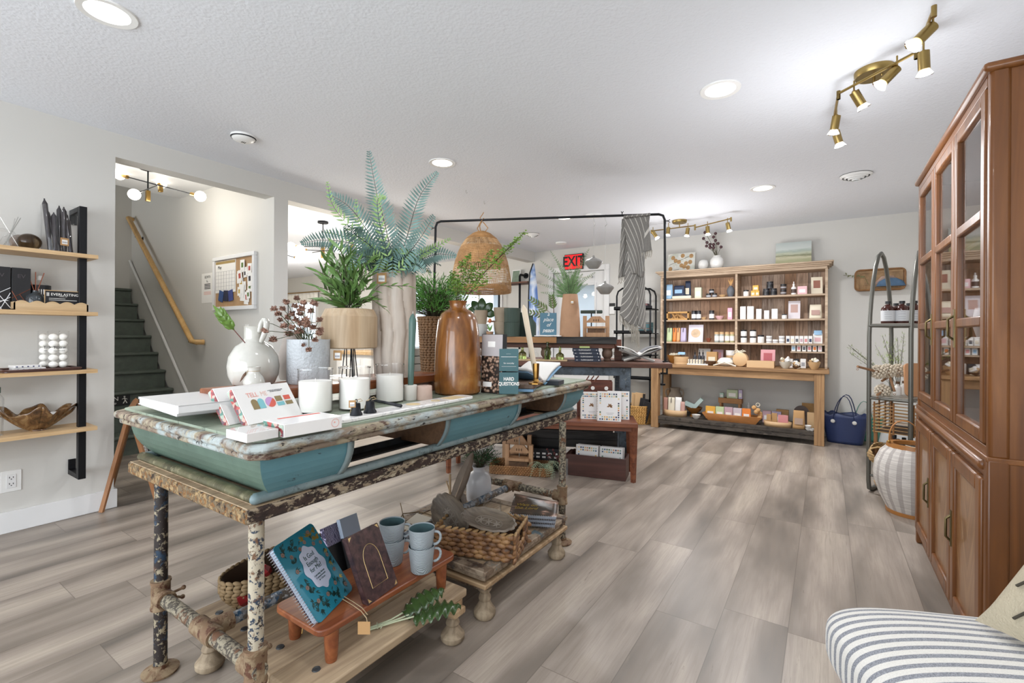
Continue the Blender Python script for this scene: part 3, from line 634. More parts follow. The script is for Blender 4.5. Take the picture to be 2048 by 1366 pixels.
# boxed card sets
plain('floral_side','b8877c',.4)
b=NB('floral_print'); v=b.coord((1,1,1)); vo=b.n('ShaderNodeTexVoronoi'); vo.inputs['Scale'].default_value=85; b.l(v,vo.inputs['Vector']); sp2=b.n('ShaderNodeSeparateColor'); b.l(vo.outputs['Color'],sp2.inputs[0])
b.col(b.ramp(sp2.outputs[0],[(0,lin('8b3b3f')),(.25,lin('b85a55')),(.4,lin('5f8c80')),(.55,lin('a9b7a8')),(.72,lin('caa79b')),(.86,lin('6a5560'))],'CONSTANT')); b.set(Roughness=.35)
cols={n:plain('ink_'+n,h,.5) for n,h in (('red','d9604f'),('teal','7fc0c9'),('lilac','c79bcf'),('khaki','8d7a52'),('pink','e9a79b'))}
P1=Vector((-1.362,.694,Zt+.001)); P2=Vector((-1.405,.889,Zt+.001)); up=Vector((-.066,-.006,.096))
def card_box(P,ex,ey,w,h,t,lb,grp=None,front=None):
    k=frame_thing('boxed_card_set',lb,'box',P,ex,ey,grp)
    m=M(); m.b2((.001,0,-t),(w-.001,h,0)); obj('box_body',m,MT['white_box'],k,bev=.001)
    m=M(); m.b2((-.0006,.002,-t+.002),(.001,h-.002,-.002)); obj('patterned_side',m,MT['floral_print'],k); return k
ex=(P2-P1); off=Vector((-.046,-.03,0))
for i in (1,0):
    k=card_box(P1+off*i,ex,up,.2,.122,.024,['white boxed card set reading TELL ME MORE, leaning in front of its twin','white boxed card set leaning behind the TELL ME MORE box'][i])
    if i==0:
        text('title','TELL',.022,cols['pink'],k,(.055,.092,.0006),sx=.85); text('title','ME',.022,plain('ink_pale','e9c9c0',.5),k,(.095,.092,.0006),sx=.85)
        text('subtitle','A GAME OF QUESTIONS AND\nSTORIES FOR FRIENDS',.0042,plain('ink_grey','8a8a8e',.6),k,(.14,.098,.0006))
        m=M(); m.T=Matrix.Translation((0,-.014,.0004)); 
        def arch(m,x,w,y0,h): m.prism([(x,y0),(x+w,y0)]+[(x+w/2+w/2*math.cos(a),y0+h-w/2+w/2*math.sin(a)) for a in [PI*j/10 for j in range(11)]],0,.0006)
        arch(m,.040,.021,.058,.034); m.prism([(.126,.074),(.150,.074),(.150,.092),(.126,.092)],0,.0006); m.prism([(.158,.058),(.184,.058),(.184,.071),(.158,.071)],0,.0006); obj('letter_shape',m,cols['khaki'],k)
        m=M(); m.T=Matrix.Translation((0,-.014,.0004)); arch(m,.062,.021,.058,.034); obj('letter_shape',m,cols['teal'],k); m=M(); m.T=Matrix.Translation((0,-.014,.0004)); m.prism([(.126,.058),(.152,.058),(.152,.071),(.126,.071)],0,.0006); obj('letter_shape',m,cols['teal'],k)
        for s_,c_ in ((0,'lilac'),(1,'red')):
            m=M(); m.T=Matrix.Translation((0,-.014,.0004)); m.prism([(.105+.0175*math.cos(a+PI*s_+.8),.075+.0175*math.sin(a+PI*s_+.8)) for a in [PI*j/10 for j in range(11)]],0,.0006); obj('letter_shape',m,cols[c_],k)
        m=M(); m.T=Matrix.Translation((0,-.014,.0004)); m.prism([(.158,.076),(.182,.076),(.182,.091),(.158,.091)],0,.0006); obj('letter_shape',m,cols['red'],k)
A0=at(568.7,851.5,z=Zt+.033); 
fl=Vector((-1.128,.663,Zt)); fr=Vector((-1.114,.824,Zt)); bl=Vector((-1.233,.669,Zt))
k=frame_thing('boxed_card_set','white boxed card set lying flat at the front edge of the green table','box',(-1.235,.668,Zt+.034),(fl-bl),(fr-fl))
m=M(); m.b2((0,0,-.033),(.108,.163,0)); obj('box_body',m,MT['white_box'],k,bev=.001)
m=M(); m.b2((.002,-.001,-.031),(.106,.0006,-.002)); obj('patterned_side',m,MT['floral_print'],k)
m=M(); m.b2((.012,.03,0),(.022,.15,.0006)); obj('red_band',m,cols['red'],k)
m=M(); m.T=Matrix.Translation((.1085,.142,-.016))@Matrix.Rotation(PI/2,4,'Y'); m.lathe([(.0105,0),(.0115,0),(.0115,.0004),(.0105,.0004)],seg=24,closed=True); m.prism([(-.004,-.004),(0,-.004),(0,0),(-.004,0)],0,.0005); obj('round_seal',m,cols['pink'],k)
k=frame_thing('small_white_box','small shrink-wrapped white box at the near corner of the green table','box',(-1.245,.58,Zt+.023),(.1,0,0),(0,.1,0))
m=M(); m.b2((0,0,-.022),(.1,.078,0)); obj('box_body',m,MT['white_box'],k,bev=.001)
m=M(); m.b2((-.001,-.001,-.0225),(.101,.079,.0008)); obj('shrink_wrap',m,MT['window_pane'],k)
# jar candles
b=NB('wax'); b.b.inputs['Base Color'].default_value=(*lin('faf8f2'),1); b.set(Roughness=.5)
def jar_candle(lb,u,d,r,h,wax,zb=Zt,grp=None):
    p=at(u,700,d=d); t=thing('jar_candle',lb,'candle',(p.x,p.y,zb),group=grp)
    m=M(); m.lathe([(0,0),(r*.97,0),(r,.004),(r,h-.003),(r+.001,h),(r-.002,h),(r-.0028,h-.004),(r-.0028,.006),(0,.006)],seg=40); g_=obj('glass_jar',m,MT['thin_glass'],t); m=M(); m.lathe([(r-.003,h-.003),(r+.0012,h-.003),(r+.0012,h+.0005),(r-.003,h+.0005)],seg=40,closed=True); obj('glass_rim',m,MT['clear_glass'],g_)
    m=M(); m.lathe([(0,.0065),(r-.0033,.0065),(r-.0033,wax),(r*.6,wax-.002),(0,wax-.002)],seg=36); obj('wax',m,MT['wax'],t)
    m=M(); m.cyl((0,0,wax-.004),(.001,0,wax+.008),.0012,seg=6); obj('wick',m,MT['paper'],t); return t
g='tall jar candles'
jar_candle('leftmost of three tall white jar candles on the green table',631,1.565,.055,.146,.105,grp=g)
jar_candle('middle of three tall white jar candles, behind the black bells',709.5,1.635,.053,.147,.107,grp=g)
jar_candle('rightmost of three tall white jar candles, beside the green taper',780,1.815,.0535,.146,.105,grp=g)
# candle holders and taper
p=at(821,790,d=1.865); t=thing('candle_holder','short white marble cylinder candle holder gripping the green taper','candle holder',(p.x,p.y,Zt))
m=M(); m.lathe([(0,0),(.025,0),(.026,.003),(.026,.058),(.024,.06),(.012,.06),(.012,.045),(0,.045)],seg=32); obj('body',m,plain('white_stone','dedad3',.45,var=.04),t)
t=thing('taper_candle','sage green ribbed taper candle leaning slightly in white holder','candle',(p.x,p.y,Zt+.046),rot=(0,math.radians(2.0),0))
m=M(); m.lathe([(0,0),(.0105,0),(.0120,.05),(.0135,.2),(.0150,.255),(.0135,.275),(.006,.292),(.002,.296),(0,.296)],seg=24,fl=lambda a,z:.05*math.cos(10*a)); obj('candle_body',m,plain('sage_wax','4f6c65',.35,Subsurface_Weight=.1),t)
m=M(); m.cyl((0,0,.294),(.001,0,.306),.001,seg=5); obj('wick',m,MT['paper'],t)
p=at(849,795,d=1.88); t=thing('candle_holder','short pinkish stone cylinder candle holder, empty, beside the brown wood vase','candle holder',(p.x,p.y,Zt))
m=M(); m.lathe([(0,0),(.031,0),(.0315,.003),(.0295,.054),(.027,.056),(.012,.056),(.012,.04),(0,.04)],seg=32); obj('body',m,plain('pink_stone','cfb4a6',.6,var=.04),t)
# marble board, bells, snuffer
b=NB('marble'); v=b.coord((1,1,1)); n=b.noise(v,5,5,.55,2.2); b.col(b.ramp(n,[(.47,lin('f1efed')),(.5,lin('cfcdcd')),(.52,lin('f0eeeb'))])); b.set(Roughness=.25,Coat_Weight=.3)
pl=at(700,845,z=Zt+.006); 
k=frame_thing('marble_board','long narrow white marble serving board along the front edge of the green table','board',(-1.247,.855,Zt),(0,.64,0),(-.06,0,0)) 
k.rotation_euler=(0,0,0); k.location=(-1.215,1.175,Zt)
m=M(); m.T=Matrix.Rotation(math.radians(1.5),4,'Z'); m.prism(rrect(.085,.66,.03),0,.012); obj('slab',m,MT['marble'],k,bev=.003)
m=M(); m.lathe([(.0,.0125),(.026,.0125),(.024,.0135),(0,.0135)],(-.005,.02,0),24); m.b2((-.03,.19,.0122),(.028,.27,.0132)); m.lathe([(.012,.0125),(.017,.0125),(.017,.014),(.012,.014)],(.0,.13,0),24,closed=True); obj('paper_label',m,plain('kraft_light','d6bf94',.7),k)
iron=plain('cast_iron','23252a',.45,.5)
def bell(u,v,s,lb):
    p=at(u,v,z=Zt+.0125); t=thing('iron_bell',lb,'bell',(p.x-.012,p.y+.012,Zt+.0130),group='small black bells')
    m=M(); m.lathe([(.0,0),(.019*s,0),(.0185*s,.004),(.0135*s,.012),(.0125*s,.03),(.0115*s,.036),(0,.037)],seg=24); m.tube([(.005*math.cos(a),0,.043+.005*math.sin(a)) for a in [2*PI*j/10 for j in range(10)]],.0013,6,closed=True); obj('bell_body',m,iron,t)
    m=M(); 
    for j in range(3): m.tube([(0,0,.043),(-.008-.003*j,-.004,.036),(-.015-.002*j,-.008+.003*j,.02),(-.017,-.01,.004)],.0009,5)
    m.tube([(.0,0,.045),(.014,.004,.05),(.02,.008,.044),(.01,.0,.041)],.0012,5); obj('twine',m,plain('twine','b09a78',.9),t)
    return t
t=bell(711,832,1.0,'nearer of two small black iron bells, with a price tag on twine'); price_tag(t,(.004,-.018,.036),.9,.02)
bell(739,827,1.08,'second small black iron bell, tied to the snuffer with a twine bow')
p=at(745,800,z=Zt+.03); q=at(803,812,z=Zt+.018)
m=M(); dd=(q-p); m.tube([p,p.lerp(q,.4),q],[.004,.005,.0062],4); 
t=thing('candle_snuffer','flat black iron snuffer handle lying across the marble board','candle snuffer',p); m.T=Matrix.Identity(4); m.v=[tuple(Vector(x)-p) for x in m.v]; obj('handle',m,iron,t)
m=M(); m.lathe([(0,-.0065),(.011,-.0065),(.006,.006),(0,.009)],seg=16); obj('snuffer_cup',m,iron,t,loc=(-.012,-.004,-.009))
# ---- vases on the riser ----
def glaze(name,hexc,rough=.2,var=.05,**k): return plain(name,hexc,rough,0,var,Coat_Weight=k.get('coat',.5))
p=at(507,760,d=1.66); t=thing('glazed_pitcher','pale grey glazed jug with looped handle holding a single green leaf stem','jug',(p.x,p.y,Zr))
R=.083
m=M(); m.lathe([(0,0),(.06,0),(.068,.006),(.080,.035),(R,.065),(.078,.10),(.058,.135),(.036,.15),(.031,.156),(.030,.165),(.0315,.20),(.033,.205),(.029,.206),(.0265,.2),(.0255,.16),(0,.15)],seg=48); obj('jug_body',m,glaze('jug_glaze','c3c1b9',.12,.08),t)
m=M(); m.tube([(.030,.0,.178),(.028,.01,.215),(.045,.015,.232),(.064,.012,.222),(.070,.006,.195),(.060,0,.165),(.045,-.0,.148)],[.009,.010,.011,.011,.010,.009,.008],12); obj('handle',m,MT['jug_glaze'],t,sub=1)
t=thing('lobed_leaf_cutting','single glossy green lobed leaf on a red stem in the glazed jug','plant stem',(p.x,p.y,Zr+.155))
B0=Vector((p.x,p.y,Zr+.16)); A1=at(498,692,d=1.63)-B0; A2=at(468,657,d=1.60)-B0; A3=at(430,612,d=1.58)-B0
m=M(); m.tube([(0,0,0),A1*.8,A1,A2],.0017,6); obj('stem',m,plain('red_stem','6b3f38',.6),t)
m=M(); dirn=(A3-A2); 
for f,s,ln in ((0,0,1.0),(.05,1,.36),(.05,-1,.36),(.22,1,.42),(.22,-1,.40),(.42,1,.36),(.42,-1,.44),(.6,1,.3),(.6,-1,.34)):
    sd=dirn.cross(Fw).normalized(); a=.52*s; d_=(dirn.normalized()*math.cos(a)+sd*math.sin(a)); m.blade(A2+dirn*f,d_,.018 if s else .030,dirn.length*ln*(1.1 if s else 1.12),-Fw,.05*s)
obj('leaf',m,plain('leaf_olive','56742c',.3,var=.25),t,solid=.0008)
pp=at(508,775,d=1.555); t=thing('small_bottle_vase','small grey glazed bottle vase with twine round its neck, before the jug','vase',(pp.x,pp.y,Zr))
m=M(); m.lathe([(0,0),(.028,0),(.032,.01),(.0335,.022),(.026,.04),(.019,.048),(.018,.052),(.018,.066),(.020,.070),(.0165,.070),(.0145,.06),(0,.05)],seg=32); obj('vase_body',m,MT['jug_glaze'],t)
m=M(); m.tube([(.0188*math.cos(a),.0188*math.sin(a),.057) for a in [2*PI*j/16 for j in range(16)]],.0008,5,closed=True); m.tube([(-.016,-.012,.057),(-.020,-.016,.046),(-.022,-.02,.03),(-.026,-.022,.02)],.0012,5); obj('twine',m,MT['twine'],t)
m=M(); m.blade((-.018,-.016,.055),(-.25,-.35,-.8),.008,.04,Fw,0); obj('wood_tag',m,plain('dark_tag','5b3f2b',.6),t,solid=.001)
pp=at(585,760,d=1.86); t=thing('tall_clay_vase','tall tapering taupe clay vase standing behind the blue-grey cylinder','vase',(pp.x,pp.y,Zr))
m=M(); m.lathe([(0,0),(.045,0),(.055,.03),(.058,.06),(.05,.10),(.038,.145),(.034,.17),(.037,.19),(.033,.19),(.03,.17),(0,.16)],seg=36); m.tube([(.0365*math.cos(a),.0365*math.sin(a),.152) for a in [2*PI*j/20 for j in range(20)]],.0012,5,closed=True); obj('vase_body',m,plain('taupe_clay','a49a92',.75,var=.05),t)
pp=at(617,760,d=1.73); t=thing('textured_vase','blue-grey crackled cylinder vase holding dried brown seed heads','vase',(pp.x,pp.y,Zr)); VP=Vector((pp.x,pp.y,Zr))
m=M(); m.lathe([(0,0),(.071,0),(.074,.004),(.0735,.153),(.0745,.160),(.0705,.160),(.069,.15),(.068,.02),(0,.02)],seg=48); o=obj('vase_body',m,None or plain('crackle_blue','bcc1c5',.5,var=.12,bump=1.0,bscale=110),t)
# dried seed heads
t=thing('dried_flower_bunch','bunch of dried brown pompom seed heads in the crackled grey vase','dried flowers',VP+Vector((0,0,.12)))
heads=[(548,618),(572,605),(590,612),(607,606),(560,640),(575,635),(600,628),(622,622),(640,640),(585,655),(600,648),(614,650),(532,645),(530,662),(546,680),(640,660),(638,668),(592,640),(568,652),(612,640),(627,655),(598,663),(585,628),(608,690),(618,700),(594,597),(628,607),(556,628),(577,668),(630,680),(565,618),(603,618)]
sm=M(); B0=VP+Vector((0,0,.12))
for i,(u,v) in enumerate(heads):
    p=at(u,v,d=1.63+rnd(-.06,.07))-B0
    sm.tube([(rnd(-.02,.02),rnd(-.02,.02),0),Vector((p.x*.35,p.y*.35,.06)),p*.85+Vector((0,0,.01)),p],.0011,4)
    r=rnd(.011,.0155); hm=M()
    for j in range(30):
        a=rnd(0,2*PI); z=rnd(-.6,1); q=Vector((math.cos(a)*math.sqrt(1-z*z),math.sin(a)*math.sqrt(1-z*z),z)); hm.blade(p,q,.008,r*1.2,Vector((rnd(-1,1),rnd(-1,1),rnd(-1,1))),.2,2)
    hm.ball(p,r*.6,6,4); obj('seed_head',hm,plain('dried_brown','8b6a5b',.85,var=.25),t,smooth=0)
obj('stem',sm,plain('dark_green_stem','4a5233',.7),t)
# wooden topped glass vase with olive plant
pp=at(699,760,d=1.86); VO=Vector((pp.x,pp.y,Zr)); t=thing('wood_glass_vase','clear glass vase with a wide chamfered pale wood collar, price tag hanging','vase',VO)
m=M(); m.lathe([(0,0),(.080,0),(.088,.01),(.092,.06),(.090,.128),(.086,.128),(.088,.06),(.084,.014),(0,.008)],seg=40); obj('glass_bowl',m,MT['thin_glass'],t)
m=M(); m.lathe([(.10,.124),(.1055,.128),(.1055,.248),(.092,.277),(.075,.279),(.070,.26),(.070,.14),(.088,.124)],seg=40,closed=True); obj('wood_collar',m,wood('pale_wood','b39878','cbb598',2,.55,.5,'9d8161',.05),t,smooth=18)
price_tag(t,(.055,-.095,.10),.35,.034)
m=M()
for j in range(7): m.cyl((rnd(-.03,.03),rnd(-.03,.03),.01),(rnd(-.015,.015),rnd(-.015,.015),.27),.0024,seg=5)
obj('bare_stem',m,iron,t)
t=thing('willow_plant','leafy green willow-like branches rising from the wood-collared vase','plant',VO+Vector((0,0,.27)))
m=M(); sm=M(); B0=VO+Vector((0,0,.27))
tips=[(640,545),(652,520),(665,505),(680,498),(700,512),(718,505),(735,520),(655,565),(690,530),(710,545),(648,548),(668,525),(690,515),(712,530),(725,545),(655,600),(640,600),(735,600),(728,560),(640,575),(672,540),(745,540),(700,565),(738,575),(660,590)]
for i,(u,v) in enumerate(tips):
    e=at(u,v,d=1.86+rnd(-.1,.08))-B0; mid=Vector((e.x*.35,e.y*.35,e.z*.6)); base=Vector((rnd(-.03,.03),rnd(-.03,.03),0)); pts=[base,mid,e]
    sm.tube([base,(base+mid)/2,mid,(mid+e)/2+Vector((0,0,.01)),e],.0016,4)
    for j in range(15):
        f=.12+.88*j/14; p=base.lerp(mid,f*2) if f<.5 else mid.lerp(e,f*2-1); d=(e-base).normalized()
        a=rnd(0,2*PI); q=(d*rnd(.55,1.0)+Vector((math.cos(a),math.sin(a),rnd(-.2,.3)))*.6); m.blade(p,q,rnd(.010,.014),rnd(.05,.08),Vector((rnd(-1,1),rnd(-1,1),.6)),.12)
for (us,vs,uu,vv) in ((728,612,815,572),(728,612,770,618)):
    a0=Vector((.02,0,.0)); e=at(uu,vv,d=1.75)-B0; mid=(a0+e)/2+Vector((0,0,.05)); sm.tube([a0,mid,e],.0015,4)
    for j in range(9):
        f=.2+.8*j/8; p=a0.lerp(mid,f*2) if f<.5 else mid.lerp(e,f*2-1); m.blade(p,(e-a0).normalized()+Vector((0,0,rnd(-.8,.4))),.007,rnd(.04,.055),Vector((0,1,1)),.25)
obj('leaf',m,plain('willow_green','5f8044',.45,var=.3),t); obj('stem',sm,plain('twig','4b4632',.7),t)
# fluted tall vase with fern
pp=at(787,750,d=1.99); VF=Vector((pp.x,pp.y,Zr)); t=thing('fluted_wood_vase','tall pale wood vase carved with wavy vertical flutes, price tag at its rim','vase',VF)
def fl(a,z): 
    ph=.35*math.sin(z*22)+(.28 if z>.20 else 0); s_=abs(math.sin(4.5*a+ph+2.0*z))**.6; return .20*s_-.13+(.018*math.sin(min(1,max(0,(z-.15)/.1))*PI) if z<.25 else 0)
pr=[(0,0)]+[(.074+.006*math.sin(z/.44*PI)+.010*(z/.44),z) for z in [i*.44/46 for i in range(47)]]+[(.074,.438),(.07,.40),(0,.39)]
m=M(); m.lathe(pr,seg=112,fl=lambda a,z: fl(a,z) if z>.0 else 0); obj('vase_body',m,wood('fluted_wood','bfb0a2','d3c8bd',2,.5,.6,'ab957f',.05),t,smooth=30); price_tag(t,(.030,-.092,.405),.45,.04)
t=thing('tall_fern','tall blue-green fern with long arching fronds in the fluted vase','plant',VF+Vector((0,0,.42)))
fm=M(); gm=M(); sm=M(); B0=VF+Vector((0,0,.42))
big=[[(738,303),(752,380),(770,450),(785,520)],[(875,345),(838,395),(815,470),(795,530)],[(868,432),(838,480),(805,520),(780,545)],[(912,512),(875,508),(840,520),(800,545)],[(657,388),(700,415),(740,470),(775,530)],[(603,487),(650,480),(710,490),(770,530)],[(690,452),(712,470),(750,500),(775,540)],[(700,540),(725,515),(750,520),(775,545)],[(850,545),(835,530),(815,528),(790,545)]]
DD=[2.0,2.06,1.75,1.95,1.95,1.80,1.75,1.8,1.8]
for k,pts in enumerate(big):
    w=[at(u,v,d=1.97+(DD[k]-1.97)*(1-i/3))-B0 for i,(u,v) in enumerate(pts)][::-1]; w=[Vector((0,0,-.02))]+w
    L=(w[-1]-w[1]).length; frond(fm,w,(.066 if L>.25 else .055),int(20+52*L),.0098,.3,(.45,1,.15),sm,.0026,face=-Fw)
for k,pts in enumerate(([(655,365),(665,410),(700,455),(760,530)],[(650,463),(690,470),(730,500),(770,540)],[(900,478),(865,497),(830,515),(790,545)],[(770,395),(755,400),(760,450),(780,530)],[(712,400),(718,450),(745,500),(775,540)])):
    w=[Vector((0,0,-.02))]+[at(u,v,d=1.9)-B0 for u,v in pts][::-1]; frond(gm,w,.035,22,.008,.2,(.2,1,.2),sm,.0018,face=-Fw,ang=.8)
for j in range(16):
    a=2*PI*j/16; r=rnd(.10,.17); w=[Vector((0,0,-.02)),Vector((.4*r*math.cos(a),.4*r*math.sin(a),.05)),Vector((.8*r*math.cos(a),.8*r*math.sin(a),.06+rnd(-.02,.05))),Vector((r*1.2*math.cos(a),r*1.2*math.sin(a),rnd(-.03,.09)))]; frond(fm if j%3 else gm,w,.045,20,.009,.25,(.5,1,.3),sm,.002)
obj('frond',fm,plain('fern_blue','64807a',.6,var=.42),t); obj('young_frond',gm,plain('fern_green','7d9a5c',.6,var=.2),t); obj('midrib',sm,plain('midrib_dark','222c27',.6),t)
# brown mango wood vase
pp=at(915,770,d=2.085); t=thing('brown_wood_vase','large glossy brown carved wood bottle vase at the centre of the green table','vase',(pp.x,pp.y,Zt))
m=M(); m.lathe([(0,0),(.092,0),(.101,.008),(.104,.05),(.103,.13),(.100,.20),(.094,.27),(.086,.325),(.074,.352),(.056,.366),(.040,.373),(.036,.380),(.0375,.400),(.042,.408),(.036,.409),(.030,.40),(.028,.37),(0,.36)],seg=64)
b=NB('mango_wood'); v=b.coord((3,3,1.1)); n=b.noise(v,1.9,5,.55,2.6); n2=b.noise(b.coord((40,40,3)),1,4,.6,.4); c_=b.ramp(n,[(.25,lin('4f2c12')),(.42,lin('7d4d22')),(.55,lin('95602e')),(.72,lin('b07f45'))]); b.col(b.mix(b.math('MULTIPLY',b.ramp(n2,[(.35,(1,1,1)),(.55,(0,0,0))]),.3),c_,lin('4f2c14'))); b.set(Roughness=.22,Coat_Weight=.4)
obj('vase_body',m,MT['mango_wood'],t)
# sprays in brown vase: two thin maidenhair stems
t=thing('maidenhair_spray','airy stems of small round green leaves rising from the brown wood vase','plant',(pp.x,pp.y,Zt+.40)); B0=Vector((pp.x,pp.y,Zt+.40)); m=M(); sm=M()
for k,(u,v,n) in enumerate(((1050,464,48),(1032,480,40),(925,520,34),(905,545,34),(950,530,36),(985,500,34),(915,560,28),(965,545,30),(940,505,30),(975,560,26))):
    e=at(u,v,d=2.05+rnd(-.06,.1))-B0; mid=Vector((e.x*.42,e.y*.42,e.z*.45)); sm.tube([(0,0,-.03),mid,e],.0012,4)
    for j in range(n*4):
        f=rnd(.3,1); p=mid.lerp(e,(f-.3)/.7) if f>.3 else mid*f; sp_=.042*(1.15-f)
        p=p+Vector((rnd(-1,1),rnd(-1,1),rnd(-1,1)))*sp_; a=rnd(0,6.28); m.blade(p,(math.cos(a),math.sin(a),rnd(-.3,.6)),.010,.012,(rnd(-1,1),rnd(-1,1),1),.1,2)
obj('leaf',m,plain('maiden_green','7c9f45',.55,var=.25),t); obj('stem',sm,plain('maiden_stem','4a3a28',.7),t)
# asparagus-like plant in tall wicker basket behind (on the second small stand)
def woven_round(name,lb,cat,loc,r0,r1,h,rows,mat,rim=True,pitch=None,grp=None,th=None):
    t=thing(name,lb,cat,loc,group=grp); m=M(); rh=h/rows
    for k in range(rows):
        r=r0+(r1-r0)*(k+.5)/rows; knots(m,ring(r,28),k*rh,1,rh,pitch or rh*2.2,th or rh*.45,tilt=.35 if k%2 else -.35)
    obj('basket_wall',m,mat,t); m=M(); m.lathe([(0,.002),(r0*.97,.002),(r1*.95,h*.93),(r1*.92,h*.93),(r0*.93,.008),(0,.008)],seg=28); obj('basket_lining',m,MT['basket_dark'],t)
    if rim:
        m=M(); N=int(2*PI*r1/.012); [m.ball((r1*math.cos(2*PI*j/N),r1*math.sin(2*PI*j/N),h),1,6,4,(.009,.006,.006),Matrix.Rotation(2*PI*j/N+PI/2+.5,3,'Z')) for j in range(N)]; obj('rim',m,mat,t)
    return t
plain('basket_dark','4a3726',.8); plain('wicker_brown','7f5e3f',.6,var=.3); plain('wicker_tan','a98a5d',.6,var=.25); plain('seagrass','7c6647',.75,var=.25)
pp=at(868,745,d=2.42)
t=woven_round('wicker_planter','tall dark wicker planter basket half hidden behind the brown wood vase','planter',(pp.x,pp.y,.945),.062,.082,.28,22,MT['wicker_brown'],pitch=.02,th=.005)
t=thing('asparagus_fern','bushy bright green fine-leaved plant in the wicker planter','plant',(pp.x,pp.y,1.21)); m=M()
def bush(m,c,rx,rz,n,l,w,sm=None,rnd_=.5):
    for j in range(n):
        a=rnd(0,2*PI); f=rnd(.1,1)**.6; el=rnd(-.25,1.35); p=Vector((rx*f*math.cos(a)*math.cos(el*.8),rx*f*math.sin(a)*math.cos(el*.8),rz*f*math.sin(el)))+Vector(c)
        d=Vector((math.cos(a)*.7+rnd(-.5,.5),math.sin(a)*.7+rnd(-.5,.5),rnd(-.2,1.0))); m.blade(p,d,w,l*rnd(.7,1.2),(rnd(-1,1),rnd(-1,1),rnd(-1,1)),.15,2)
        if sm and j%6==0: sm.tube([(0,0,-.02),Vector(c)*.6+(p-Vector(c))*.4,p],.001,3)
sm=M(); bush(m,(0,0,.07),.165,.16,2600,.034,.0046,sm); obj('leaf',m,plain('asparagus_green','5a9440',.55,var=.3),t); obj('stem',sm,MT['twig'],t)
t=thing('stand_box','weathered wooden crate stand behind the green taper','box',(pp.x-.02,pp.y,.88)); m=M(); m.b2((-.11,-.10,0),(.11,.10,.062)); obj('crate_body',m,MT['old_plank'],t,bev=.003)
t=thing('book_stack','stack of slim grey boxes beside the wicker planter','boxes',(pp.x-.24,pp.y+.02,.88))
for k in range(4): m=M(); m.box((0,0,.037+.042*k),(.2,.16,.038)); obj('box_layer',m,plain('grey_box','a9a6a0',.6),t,bev=.002)
m=M(); m.box((0,0,.008),(.2,.16,.016)); obj('base',m,MT['old_plank'],t)
# books right of the vase
k=frame_thing('softcover_book','standing book with pale dried flower photo cover behind the brown vase','book',(-1.29,1.68,Zt),(.118,.0,0),(0,.03,1))
m=M(); m.b2((0,0,-.03),(.116,.262,0)); obj('book_block',m,plain('dark_cover','1c1f24',.4),k)
b=NB('flower_photo'); v=b.coord(); vo=b.n('ShaderNodeTexVoronoi'); vo.inputs['Scale'].default_value=80; b.l(v,vo.inputs['Vector']); sx_=b.n('ShaderNodeSeparateXYZ'); b.l(v,sx_.inputs[0]); g1=b.math('LESS_THAN',sx_.outputs[1],.165)
fl_=b.ramp(vo.outputs['Distance'],[(.12,lin('c9b2a0')),(.38,lin('9a7a66')),(.62,lin('2a2421'))]); b.col(b.mix(g1,lin('b9b3b4'),fl_)); b.set(Roughness=.3)
m=M(); m.b2((.002,.002,.0),(.114,.26,.0008)); obj('cover_photo',m,MT['flower_photo'],k)
m=M(); m.b2((.012,.028,.0008),(.06,.05,.0014)); m.b2((.035,.205,.0008),(.075,.23,.0014)); obj('sticker',m,MT['paper'],k)
qm=plain('teal_box','41666c',.45)
for i,(h0,h1) in enumerate(((0,.098),(.1,.2))):
    k=frame_thing('question_card_box','%s of two stacked dark teal card boxes beside the flower cover book'%['lower','upper'][i],'box',(-1.183,1.672,Zt+h0+.001),(.075,.055,0),(0,0,1),'teal card boxes')
    m=M(); m.b2((0,0,-.06),(.084,h1-h0-.003,0)); obj('box_body',m,qm,k,bev=.001)
    if i==0: text('title','HARD\nQUESTIONS',.021,MT['paper'],k,(.042,.055,.0006),sx=.8,bold=.0006)
    else:
        text('title','for everyday',.009,MT['paper'],k,(.042,.035,.0006)); m=M(); m.b2((.008,.062,0),(.076,.0635,.0006)); m.b2((.03,.075,0),(.05,.0755,.0006)); m.b2((.01,.02,0),(.074,.0208,.0006)); obj('print_lines',m,MT['paper'],k)
# open book, wood slab, brass holder with cream taper
pp=Vector((-1.17,1.98,Zt)); k=thing('flat_book','pale blue covered book lying under the dark wood slab','book',(-1.215,1.885,Zt),.45); m=M(); m.b2((-.075,-.10,0),(.075,.10,.012)); obj('cover',m,plain('pale_blue','6f97b8',.5),k,bev=.001)
k=thing('wood_slab','dark live-edge wood slab lying on the pale blue book','serving board',(-1.215,1.93,Zt+.0125),.35); m=M(); m.prism(rrect(.145,.26,.012),0,.02); obj('slab',m,wood('slab_wood','4d3b33','7a6250',1,.8,.5),k,bev=.003)
k=thing('dark_box','dark flat box lying at the far end of green table','box',(-1.20,2.17,Zt),.2); m=M(); m.b2((-.05,-.05,0),(.055,.05,.022)); obj('box_body',m,plain('navy_dark','2b303a',.5),k,bev=.001)
c_=at(1075,755,z=Zt+.033); c_=Vector((-1.205,1.955,Zt+.033))
c_=at(1072,768,z=Zt+.033)
t=thing('brass_candlestick','brass fluted candlestick on the wood slab holding a leaning cream taper','candlestick',(c_.x,c_.y,Zt+.034))
m=M(); m.lathe([(0,0),(.036,0),(.035,.005),(.016,.012),(.011,.022),(.0125,.03),(.0145,.06),(.0155,.094),(.013,.094),(.012,.03),(0,.028)],seg=8); obj('holder_body',m,plain('dull_brass','94713c',.3,1),t,smooth=0)
t=thing('taper_candle','cream taper candle leaning left in brass candlestick','candle',(c_.x,c_.y,Zt+.068)); tip=at(1047,610,d=2.25)-Vector((c_.x,c_.y,Zt+.068))
